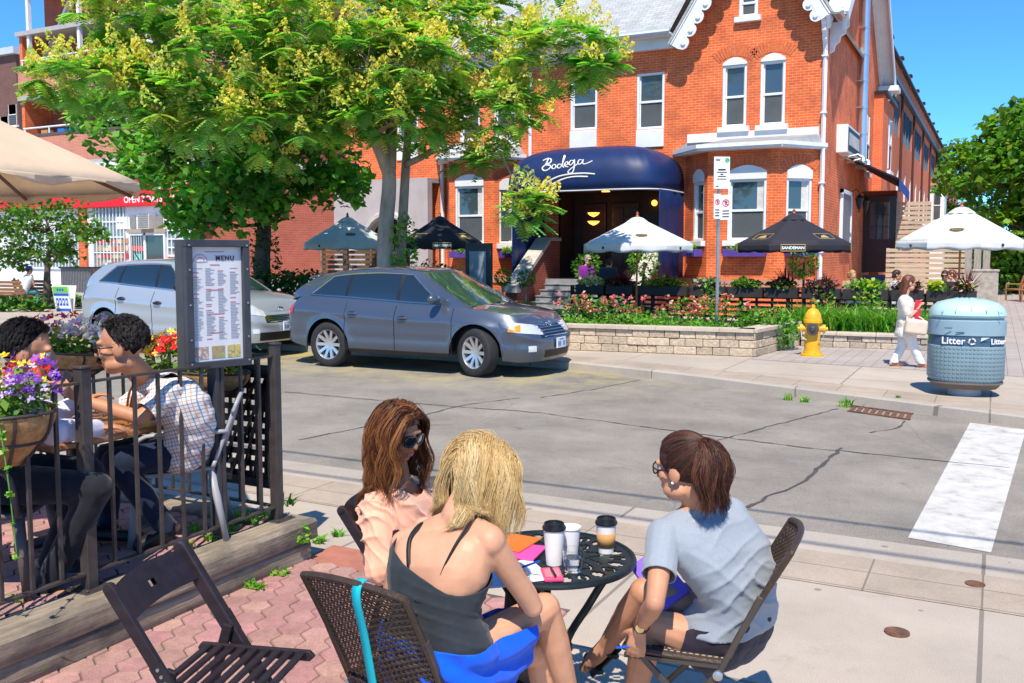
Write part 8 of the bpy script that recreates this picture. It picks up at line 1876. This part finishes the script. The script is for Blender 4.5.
for i in range(330): a=r_.uniform(0,2*PI); q=.017*math.sqrt(r_.random()); roots.append((tie+(r*math.cos(a)*q+u*math.sin(a)*q)-f*.005,(-f*.55-u*.25+r*math.cos(a)*.9+u*math.sin(a)*.25)))
colls=[('e',c,Rm,[.088*k,.11*k,.10*k]),('c',J['neck'],h-u*.05,.062)]+[('c',a,b_,rr+.004) for a,b_,rr in TL[5:]]+[('c',J['neck'],J['rS'],.066),('c',J['neck'],J['lS'],.066)]
strands('ponytail',roots,gw,HAIRM,BR,r_,.29,colls,.8,.019,.0013,9,stiff=.72,jit=.26,wave=.008)
s=MB(); s.lathe([(.02,-.008),(.024,0),(.02,.008)],tie,16,tuple(-f)); s.build('hair_tie',M_black,gw)
glasses(h,f,u,r,k,gw,mat('clear_lens_glass',(.9,.9,.9),.03,trans=1,ior=1.1,var=0),mat('tortoise_frame',(.04,.015,.008),.3,var=.4,vs=90),.026,.019,.004,.003)
s=MB(); s.ell(h+(-r*.082-f*.0-u*.04)*k,(.006,)*3,n=8); s.build('ear_stud',mat('pearl',(.8,.78,.75),.2,var=0),gw)
wd_=(J['lW']-J['lE']).normalized(); s=MB(); s.lathe([(.030,-.009),(.031,0),(.030,.009)],J['lW']-wd_*.022,20,tuple(wd_),cap=False); wb_=s.build('watch_strap',mat('watch_leather',(.06,.02,.012),.5),gw,60,solid=.003)
s=MB(); s.lathe([(.017,.0),(.017,.006),(.015,.008)],J['lW']-wd_*.022+W(-.3,-.95,0).normalized()*.03,18,tuple(W(-.3,-.95,0))); s.build('watch_face',mat('gold_watch',(.75,.6,.3),.25,.8,var=0),wb_)
for sd in 'lr': sandal(J[sd+'A'],J[sd+'T'],J[sd+'K'],gw,k)
# purple notebook on her lap, pen in the left hand
a,b_,c_,d_=Cv(631,566,3.66),Cv(655,548,3.75),Cv(690,590,3.55),Cv(662,610,3.45)
s=MB(); s.add([a,b_,c_,d_]+[p-Z*.012 for p in(a,b_,c_,d_)],[(0,1,2,3),(7,6,5,4),(0,4,5,1),(1,5,6,2),(2,6,7,3),(3,7,4,0)]); tag(s.build('notebook',mat('purple_cover',(.22,.12,.62),.5,var=.05),None,0,recalc=True),'purple notebook resting on the lap of the woman in grey','notebook')
hp=J['lW']+J['lHd'].normalized()*.1; s=MB(); s.tube([hp+W(-.075,-.02,.02),hp+W(.03,.03,.01)],.0045,8); tag(s.build('pen',MATS['blue_pen']),'blue pen in the lowered hand of the woman in grey','pen')
# ======== woman in the peach blouse
k=1.03
J=dict(lH=W(-.33,4.26,.56),rH=W(-.37,4.06,.56),lS=Cv(424,500,4.32),rS=Cv(377,507,4.02),neck=Cv(399,481,4.17),head=Cv(398,432,4.12),face=W(.80,-.52,-.30),
 lE=Cv(432,548,4.4),lW=Cv(470,560,4.2),rE=Cv(384,566,3.95),rW=Cv(438,572,3.93),lK=W(.08,4.2,.57),lA=W(.12,4.25,.1),lT=W(.27,4.22,.04),rK=W(.05,4.0,.58),rA=W(-.0,4.02,.1),rT=W(.15,3.98,.04),
 rHd=W(.9,.1,.1),rHc=.4,lHd=W(.8,-.4,0),lHc=.4,bend=W(-.06,0,0))
pw=thing('person','woman with long auburn hair and sunglasses in a peach blouse, farthest at the table','woman',W(-.38,4.13,0))
SK5=skinmat('skin_olive',(.40,.18,.10)); s=MB(); f,u,r,Rm=body(s,J,k); remesh(s,'body',SK5,pw,.0062,5)
TL=torso_lines(J,k,True,.035); spine=((J['lS']+J['rS'])/2-(J['lH']+J['rH'])/2).normalized(); sc_=(J['lS']+J['rS'])/2
s=MB(); fill_lines(s,TL); capsule(s,J['neck']-Z*.035,J['lS'],.058,.068); capsule(s,J['neck']-Z*.035,J['rS'],.058,.068); capsule(s,TL[0][0]-spine*.02,TL[0][1]-spine*.02,.155,.155)
for sd in 'lr': capsule(s,J[sd+'S'],J[sd+'E'],.074,.09); capsule(s,J[sd+'E'],J[sd+'E'].lerp(J[sd+'W'],.3),.088,.06); capsule(s,J[sd+'E']-Z*.04,J[sd+'E'].lerp(J[sd+'S'],.4)-Z*.05,.05,.05)
capsule(s,J['rS']-Z*.1,TL[1][1],.09,.12)

remesh(s,'blouse',fabric('peach_satin',(.84,.42,.27),.05,5,.1,200,.5,.3),pw,.006,3,cuts=[((TL[0][0]+TL[0][1])/2-spine*.09,-spine),(J['neck']+Z*.0,(Z+f*.55).normalized(),.12),(J['neck']+Z*.02,Z)]+[(J[x+'E'].lerp(J[x+'W'],.12),(J[x+'W']-J[x+'E']).normalized(),.16) for x in 'lr'],disp=lambda co:.010*noise.noise(V((co.x*9,co.y*9,co.z*6)))+crease(co,W(.45,.75,.5),44,.030,5,1)+crease(co,W(.8,-.2,.9),38,.022,6,4))
cr=[]
s=MB(); HL=torso_lines(J,k,True,.012); fill_lines(s,HL[:2])
for sd in 'lr': H,K,A=J[sd+'H'],J[sd+'K'],J[sd+'A']; capsule(s,H,K,.105,.075); capsule(s,K,A,.072,.05)
remesh(s,'trousers',fabric('black_trousers',(.015,.015,.018),.2,20),pw,.009,4,cuts=[(J['lA']+Z*.02,V((0,0,-1)))],wr=(.004,(12,12,12)))
for sd in 'lr': sandal(J[sd+'A'],J[sd+'T'],J[sd+'K'],pw,k)
glasses(J['head'],f,u,r,k,pw,M_sg,mat('teal_black_frame',(.012,.02,.024),.2,coat=.5,var=0),.031,.024,.002,.0042)
s=MB(); P=lambda a,b_,c:J['head']+(r*a+f*b_+u*c)*k
capsule(s,P(-.018,.0935,-.063),P(.018,.0935,-.063),.0055,.0055,8); capsule(s,P(-.014,.092,-.072),P(.014,.092,-.072),.006,.006,8); s.build('lips',mat('lip_red',(.5,.12,.10),.4,var=.1),pw)
r_=random.Random(23); roots,col=scalp(J['head'],f,u,r,k,950,r_,-.05,front=.28,low=-.4)
AU=[(.13,.042,.014),(.20,.07,.022),(.09,.028,.01),(.30,.115,.035),(.42,.19,.06)]
cap_hair('hair',J['head'],f,u,r,k,mat('auburn_base',(.10,.034,.014),.85,var=.35,vs=50),pw)
colls=[col,('c',J['head']+f*.085+u*.04,J['head']+f*.095-u*.12,.068)]+[('c',a,b_,rr+.004) for a,b_,rr in TL[3:]]+[('c',J['neck'],J['head']-u*.06,.066),('c',J['neck'],J['rS'],.075),('c',J['neck'],J['lS'],.075),('c',J['rS'],J['rE'],.08)]
strands('hair_strands',roots,pw,HAIRM,AU,r_,.47,colls,.8,.02,.0013,8,stiff=.76,jit=.14,wave=.011)
# ======== the man in the checked shirt
m,nt,b=nodes('checked_cotton'); sp3=nt.nodes.new('ShaderNodeSeparateXYZ'); mp=nt.nodes.new('ShaderNodeMapping'); mp.inputs['Rotation'].default_value=(0,.25,-TH); nt.links.new(geo(nt),mp.inputs[0]); nt.links.new(mp.outputs[0],sp3.inputs[0])
out=None; base=(.74,.73,.70)
prev=None
for (ch,per,col,ph) in((0,.042,(.10,.16,.24),0),(2,.042,(.10,.16,.24),0),(0,.042,(.6,.28,.14),.5),(2,.042,(.6,.28,.14),.5)):
    a=nd(nt,'ShaderNodeMath',operation='MULTIPLY_ADD'); nt.links.new(sp3.outputs[ch],a.inputs[0]); a.inputs[1].default_value=1/per; a.inputs[2].default_value=ph
    fr=nd(nt,'ShaderNodeMath',operation='FRACT'); nt.links.new(a.outputs[0],fr.inputs[0]); cpm=nd(nt,'ShaderNodeMath',operation='LESS_THAN'); nt.links.new(fr.outputs[0],cpm.inputs[0]); cpm.inputs[1].default_value=.13
    ml=nd(nt,'ShaderNodeMath',operation='MULTIPLY'); nt.links.new(cpm.outputs[0],ml.inputs[0]); ml.inputs[1].default_value=.75; prev=mix(nt,prev if prev is not None else base,col,ml.outputs[0])
nt.links.new(prev,b.inputs['Base Color']); b.inputs['Roughness'].default_value=.85; M_check=m
def man(lab,J,k,loc,shirtm,pantm,skin,hairm,bald=0,sleeve=.62,wr=.007,mus=False,ex=.03,long=False):
    t=thing('person',lab,'man',loc); s=MB(); f,u,r,Rm=body(s,J,k,False); remesh(s,'body',skin,t,.0068,5); hk=k*J.get('hk',1); eyes(J['head'],f,u,r,hk,t)
    TL=torso_lines(J,k,False,ex); spine=((J['lS']+J['rS'])/2-(J['lH']+J['rH'])/2).normalized()
    s=MB(); fill_lines(s,TL)
    for sd in 'lr': 
        capsule(s,J['neck']-Z*.03,J[sd+'S'],.062*k,.074*k); E_=J[sd+'E']; capsule(s,J[sd+'S'],E_,.076*k,.066*k)
        if long: capsule(s,E_,J[sd+'W'],.06*k,.045*k)
    cuts=[((TL[0][0]+TL[0][1])/2-spine*.07,-spine),(J['neck']+Z*.015,Z)]
    if not long:
        
        for sd in 'lr': cuts.append((J[sd+'S'].lerp(J[sd+'E'],.8),(J[sd+'E']-J[sd+'S']).normalized(),.13))
    remesh(s,'shirt',shirtm,t,.009,4,cuts=cuts,disp=lambda co:wr*noise.noise(co*9)+wr*.5*math.sin(co.z*70+5*noise.noise(co*5)))
    s=MB(); capsule(s,J['neck']+Z*.0-f*.02,J['neck']+Z*.02+f*.015,.064*k,.062*k); remesh(s,'collar',shirtm,t,.008,2,cuts=[(J['neck']+Z*.035,(Z-f*.2).normalized()),(J['neck']-Z*.02,-Z)])
    s=MB(); HL=torso_lines(J,k,False,.012); fill_lines(s,HL[:2])
    for sd in 'lr': H,K,A=J[sd+'H'],J[sd+'K'],J[sd+'A']; capsule(s,H,K,.108*k,.08*k); capsule(s,K,A,.078*k,.06*k)
    remesh(s,'trousers',pantm,t,.01,4,wr=(.006,(11,11,11)))
    for sd in 'lr':
        A,T_=J[sd+'A'],J[sd+'T']; s=MB(); capsule(s,A-Z*.03,T_-Z*.0,.048*k,.04*k); capsule(s,A-(T_-A).normalized()*.03-Z*.05,T_-Z*.02,.036*k,.036*k); remesh(s,'shoe',mat('black_shoe',(.02,.018,.018),.35,var=.2),t,.009,3)
    cap_hair('hair',J['head'],f,u,r,hk,hairm,t,(.077,.097,.092),ff=.02,fu=.055,nape=.06)
    rr_=random.Random(int(J['head'].x*100)); roots,col=scalp(J['head'],f,u,r,hk,800,rr_,-.3,front=.2,low=-.32,hair=(.078,.099,.094)); roots=[(p,(v+(p-J['head']).normalized()*(.04 if not long else .2)+V((rr_.gauss(0,.07),rr_.gauss(0,.07),rr_.gauss(0,.07)))).normalized()) for p,v in roots]
    strands('hair_strands',roots,t,HAIRM,([(.02,.016,.015),(.05,.042,.04),(.014,.011,.011),(.10,.09,.085)] if not long else [(.012,.010,.011),(.02,.016,.017),(.008,.007,.008)]),rr_,.036 if not long else .045,[col],.25,.008,.0011,7,stiff=.9,jit=.06,wave=.0003 if not long else .003,spread=.006)
    return t,f,u,r,TL
D_=5.12
J=dict(lH=W(-1.93,5.32,.80),rH=W(-1.95,5.52,.80),lS=Cv(171,392,5.13),rS=Cv(158,388,5.5),neck=Cv(146,379,5.22),head=Cv(122,346,5.05),face=W(-1,-.05,-.12),
 lE=Cv(140,418,4.98),lW=Cv(82,400,5.0),rE=Cv(118,412,5.5),rW=Cv(75,392,5.35),lK=Cv(116,462,5.16),lA=Cv(166,527,5.25),lT=Cv(140,546,5.2),rK=Cv(108,456,5.5),rA=Cv(108,520,5.5),rT=Cv(80,534,5.5),
 lHd=W(-.8,.1,.5),lHn=W(.2,.9,.1),lHc=.5,rHd=W(-.7,-.1,.5),rHc=.5,bend=W(.08,0,.02),hk=1.22)
k=1.04
m2,f,u,r,TL=man('man with moustache and glasses in a checked shirt seated on the patio','' or J,k,W(-1.9,5.4,PZ),M_check,fabric('navy_jeans',(.012,.02,.045),.25,12),SK3,mat('black_hair',(.012,.010,.010),.9,var=.4,vs=60,bmp=.5,bs=120,spec=.1)) 
glasses(J['head'],f,u,r,k*1.22,m2,mat('tinted_lens',(.03,.025,.025),.05,coat=1,var=0),mat('thin_dark_frame',(.02,.018,.018),.3,var=0),.025,.019,.004,.003)
P=lambda a,b_,c:J['head']+(r*a+f*b_+u*c)*k*1.22
s=MB(); s.tube([P(-.03,.086,-.062),P(-.014,.105,-.05),P(0,.108,-.047),P(.014,.105,-.05),P(.03,.086,-.062)],[.006,.012,.011,.012,.006],8); s.build('moustache',MATS['black_hair'],m2)
s=MB(); nk=J['neck']
for sd in(-1,1): q=smooth3([nk-f*.06+r*.03*sd+Z*.035,nk+r*.062*sd+Z*.02,nk+f*.07+r*.045*sd-Z*.04,nk+f*.10+r*.03*sd-Z*.14,nk+f*.10+r*.03*sd-Z*.24],5); s=MB(); s.tube(q,.016,6,flat=.4); s.build('lanyard',mat('orange_lanyard',(.85,.22,.0),.6,var=.05),m2)
# phone in his hand
hp=J['lW']+J['lHd'].normalized()*.1; s=MB(); s.box(hp+W(-.02,.03,.03),(.075,.012,.145),M.Rotation(.5,3,'Y')); tag(s.build('phone',M_dark,None,0,bevel=.004),'dark phone held up over the patio table by the seated man','phone')
J=dict(lH=W(-2.68,4.78,.80),rH=W(-2.64,4.56,.80),lS=Cv(-2,398,4.86),rS=Cv(8,402,4.48),neck=Cv(10,388,4.66),head=Cv(26,352,4.68),face=W(.86,.42,-.18),
 rE=Cv(55,432,4.52),rW=Cv(96,428,4.85),lE=Cv(55,415,5.1),lW=Cv(85,400,5.2),rK=Cv(96,488,4.55),rA=Cv(45,590,4.55),rT=Cv(78,602,4.55),lK=Cv(88,472,4.85),lA=Cv(50,560,4.85),lT=Cv(80,570,4.85),
 rHd=W(.8,.4,0),rHc=.4,lHd=W(.8,.1,.3),lHc=.6,bend=W(-.07,0,.02),hk=1.22)
man('black haired man in a pale lilac shirt seen from behind at the patio table',J,k,W(-2.66,4.62,PZ),fabric('lilac_shirt',(.68,.66,.76),.05,5),fabric('black_slacks',(.012,.013,.018),.2,12),SK3,mat('black_hair_wavy',(.008,.007,.008),.9,var=.5,vs=60,bmp=.6,bs=90,spec=.1),ex=.03,long=True)
# ======== figures farther off
def figure(lab,cat,J,k,loc,skin,topm,legm,hairm,fem,vox=.014,skirt=False,longhair=0,sleeve=.6,legs=True,extra=None):
    t=thing('person',lab,cat,loc); s=MB(); f,u,r,Rm=body(s,J,k,fem,() if legs else ('leg',)); remesh(s,'body',skin,t,vox*.62,3)
    TL=torso_lines(J,k,fem,.025); spine=((J['lS']+J['rS'])/2-(J['lH']+J['rH'])/2).normalized(); s=MB(); fill_lines(s,TL)
    for sd in 'lr': capsule(s,J['neck']-Z*.03,J[sd+'S'],.058*k,.068*k); capsule(s,J[sd+'S'],J[sd+'S'].lerp(J[sd+'E'],sleeve),.068*k,.062*k)
    cuts=[((TL[0][0]+TL[0][1])/2-spine*(.12 if fem else .06),-spine),(J['neck']+Z*.01,Z)]
    if extra=='tunic': capsule(s,TL[0][0]-Z*.12,TL[0][1]-Z*.12,.165*k,.165*k); cuts[0]=((TL[0][0]+TL[0][1])/2-Z*.17,-Z)
    remesh(s,'top',topm,t,vox,3,cuts=cuts,wr=(.006,(12,12,12)))
    if legs:
        s=MB(); HL=torso_lines(J,k,fem,.012); fill_lines(s,HL[:2])
        for sd in 'lr': H,K,A=J[sd+'H'],J[sd+'K'],J[sd+'A']; capsule(s,H,K,.105*k,.08*k); capsule(s,K,A,.07*k,.066*k)
        remesh(s,'trousers',legm,t,vox,3,cuts=[(J['lA']-Z*.0 if J['lA'].z<J['rA'].z else J['rA'],V((0,0,-1)))],wr=(.006,(12,12,12)))
    hc=cap_hair('hair',J['head'],f,u,r,k,hairm,t)
    if longhair:
        s=MB(); h=J['head']
        for a in(-.05,-.02,.02,.05): capsule(s,h+(r*a-f*.055+u*.03)*k,h+(r*a*1.3-f*.085-u*longhair)*k,.05*k,.035*k)
        remesh(s,'long_hair',hairm,t,vox*.8,2,wr=(.008,(30,30,8)))
    return t,f,u,r
HBR=mat('chestnut_hair',(.13,.04,.018),.45,var=.5,vs=30,bmp=.5,bs=60); HBL=mat('sandy_hair',(.45,.26,.09),.5,var=.4,vs=30,bmp=.5,bs=60); HDK=mat('dark_hair',(.03,.018,.014),.5,var=.4,vs=30,bmp=.5,bs=60); HGR=mat('grey_hair',(.3,.28,.26),.6,var=.3,vs=30)
# pedestrian
d=15.0; k=1.02; zf=lambda x,y,dd=0:C(x,y,d+dd)
J=dict(lH=zf(905,326,.1),rH=zf(907,326,-.08),lS=zf(908,300,.19),rS=zf(903,300,-.19),neck=zf(905,295),head=zf(909,283),face=W(1,.02,-.08),
 lE=zf(913,316,.2),lW=zf(916,306,.1),rE=zf(908,318,-.2),rW=zf(918,309,-.1),lK=zf(902,346,.08),lA=zf(894,363,.08),lT=zf(903,366,.08),rK=zf(913,346,-.08),rA=zf(921,363,-.08),rT=zf(930,366,-.08),rHd=W(.5,0,.9),lHd=W(.5,0,.9),rHc=.5,lHc=.5)
for a,q in(('lA',.17),('rA',.17),('lT',.13),('rT',.13)): J[a].z=q
cr_=fabric('cream_linen',(.72,.66,.56),.06,6); wt=fabric('white_linen',(.78,.76,.74),.05,6)
t,f,u,r=figure('woman in cream clothes with a shoulder bag walking past the litter bin','woman',J,k,G(908,367,.1),SK1,cr_,wt,HBR,True,.012,longhair=.16,sleeve=.75,extra='tunic')
glasses(J['head'],f,u,r,k,t,M_sg,M_dark,.028,.022,.004,.005)
s=MB(); capsule(s,zf(911,330,-.26),zf(919,331,-.26),.115,.115,16,flat=1); s2=s
s=MB(); R3=M((W(1,0),W(0,1),Z)).transposed(); c=zf(916,327,-.27); s.box(c,(.36,.12,.25),R3@M.Rotation(.12,3,'Y')); o=s.build('shoulder_bag',mat('bag_cream',(.66,.54,.43),.6,var=.1,bmp=.2),None,0,bevel=.05,seg=4); tag(o,'cream shoulder bag carried by the walking woman','bag')
s=MB(); s.tube(smooth3([c+W(-.15,0,.11),zf(907,312,-.2),zf(903,298,-.2),zf(909,310,.0),c+W(.15,.05,.11)],5),.012,6); s.build('strap',MATS['bag_cream'],o)
s=MB(); s.box(zf(918,305,-.05),(.09,.03,.16),R3); s.box(zf(917,315,-.12),(.1,.04,.2),R3); tag(s.build('red_purse',mat('purse_red',(.6,.02,.06),.5,var=.1),None,0,bevel=.01),'small red purse held in the hands of the walking woman','purse')
for sd in 'lr': s=MB(); capsule(s,J[sd+'A']-Z*.06,J[sd+'T']-Z*.02,.035,.03); remesh(s,'shoe',mat('tan_shoe',(.35,.12,.05),.5),t,.01,2)
def standing(x,d,face,H=1.75,lean=0):
    """joints of an upright figure at forward distance d; face in camera axes"""
    b0=C(x,254,d); b0.z=.1; k=H/1.72; fw=W(face[0],face[1]).normalized(); rt=fw.cross(Z); P=lambda a,b_,z:b0+rt*a*k+fw*b_*k+Z*z*k
    return dict(lH=P(-.09,0,.9),rH=P(.09,0,.9),lS=P(-.185,lean*.5,1.4),rS=P(.185,lean*.5,1.4),neck=P(0,lean*.55,1.45),head=P(0,lean*.75+.03,1.6-lean*.15),face=fw*1+V((0,0,-.1-lean*.3)),lE=P(-.25,lean*.4+.02,1.12),lW=P(-.2,.2+lean*.4,1.02),rE=P(.25,lean*.4+.02,1.12),rW=P(.2,.2+lean*.4,1.02),lK=P(-.1,.03,.48),rK=P(.1,.03,.48),lA=P(-.1,0,.09),rA=P(.1,0,.09),lT=P(-.11,.17,.05),rT=P(.11,.17,.05)),b0,k
def seated(x,d,face,k=1.03,zs=.46,lean=.06):
    b0=C(x,254,d); b0.z=.1; fw=W(face[0],face[1]).normalized(); rt=fw.cross(Z); P=lambda a,b_,z:b0+rt*a*k+fw*b_*k+Z*z*k
    return dict(lH=P(-.09,0,zs+.08),rH=P(.09,0,zs+.08),lS=P(-.18,lean,zs+.56),rS=P(.18,lean,zs+.56),neck=P(0,lean+.01,zs+.61),head=P(0,lean+.05,zs+.76),face=fw*1+V((0,0,-.08)),lE=P(-.23,lean+.06,zs+.3),lW=P(-.15,.3,zs+.27),rE=P(.23,lean+.06,zs+.3),rW=P(.15,.3,zs+.27),lK=P(-.1,.43,zs+.06),rK=P(.1,.43,zs+.06),lA=P(-.1,.42,.09),rA=P(.1,.42,.09),lT=P(-.1,.58,.05),rT=P(.1,.58,.05)),b0
J,b0,k=standing(587,25.0,(.6,-.8),1.82); t,f,u,r=figure('man in a purple T shirt standing among the planters near the entrance steps','man',J,k,b0,SK4,fabric('purple_jersey',(.20,.02,.26),.1,6),fabric('tan_trousers',(.45,.34,.24),.1,6),HGR,False,.016)
glasses(J['head'],f,u,r,k,t,M_sg,M_dark,.026,.02,.004,.005)
J,b0,k=standing(607,24.6,(.3,.95),1.76,.34); figure('stooping person in a dark blue jacket seen from behind beside the purple shirt man','person',J,k,b0,SK1,fabric('dark_blue_jacket',(.025,.045,.07),.2,6),fabric('dark_trousers',(.02,.02,.03),.2,6),HDK,False,.016,sleeve=1)
def stool(b0,face,lab):
    t=thing('patio_chair',lab,'chair',b0,0,'dark patio chairs'); fw=W(face[0],face[1]).normalized(); rz_=math.atan2(fw.y,fw.x); R4=M.Rotation(rz_,4,'Z'); R4.translation=b0
    s=MB(); s.bx((-.2,-.22,.43),(.24,.22,.46)); s.xf(R4); s.build('seat',M_black,t,0); s=MB(); s.bx((-.25,-.21,.55),(-.22,.21,.9)); s.xf(R4); s.build('backrest',M_black,t,0)
    for x in(-.21,.21):
        for y in(-.2,.2): s=MB(); s.bx((x-.015,y-.015,0),(x+.015,y+.015,.43 if x>0 else .88)); s.xf(R4); s.build('leg',M_black,t,0)
far=[(627,24.2,(.2,.98),'blond person seated with back turned under the white umbrella','person',HBL,fabric('olive_top',(.2,.16,.08),.1),True,SK1),
 (851,24.4,(.1,-1),'curly haired blond person seated right of the charcoal umbrella','person',HBL,fabric('rose_top',(.5,.25,.22),.1),True,SK1),
 (946,23.9,(-.5,-.85),'dark haired diner with sunglasses seated facing the street at the lane corner','man',HDK,fabric('black_tee',(.02,.02,.025),.1),False,SK2),
 (957,24.7,(-.9,.3),'brown haired diner seated behind the one with sunglasses','woman',HBR,fabric('grey_top',(.35,.35,.36),.1),True,SK1),
 (893,24.5,(.9,-.3),'dark haired diner partly hidden behind the walking woman','person',HDK,fabric('white_tee',(.6,.6,.6),.1),True,SK2),
 (423,27.6,(.7,-.7),'fair haired diner seated under the near black umbrella','person',HBL,fabric('sage_top',(.3,.35,.3),.1),True,SK1)]
for i,(x,d,fc_,lab,cat,hm,tm,fem,sk) in enumerate(far):
    J,b0=seated(x,d,fc_,1.06,.46); t,f,u,r=figure(lab,cat,J,1.06,b0,sk,tm,fabric('denim_far',(.03,.05,.10),.15),hm,fem,.018,longhair=.05 if fem else 0); stool(b0,fc_,'dark patio chair under the '+lab.split(' seated')[0].split(' partly')[0])
    if 'sunglasses seated' in lab: glasses(J['head'],f,u,r,1.06,t,M_sg,M_dark,.028,.022,.004,.006)
J,b0=seated(20,30.55,(.55,.83),1.06,.48,.22); t,f,u,r=figure('person in a blue cap and white sleeveless top sitting on the teak bench','person',J,1.06,b0,SK2,fabric('white_vest',(.72,.7,.74),.06),fabric('teal_shorts',(.1,.35,.4),.1),HDK,False,.018,sleeve=.15)
s=MB(); h=J['head']; Rm=M((r,f,u)).transposed(); s.ell(h+u*.06-f*.01,(.1,.115,.085),Rm,16); capsule(s,h+f*.09+u*.055-r*.04,h+f*.17+u*.04,.03,.02,10,flat=.5); remesh(s,'cap',mat('blue_cap',(.02,.10,.5),.6,var=.1),t,.012,2,cuts=[(h+u*.03,-u)])
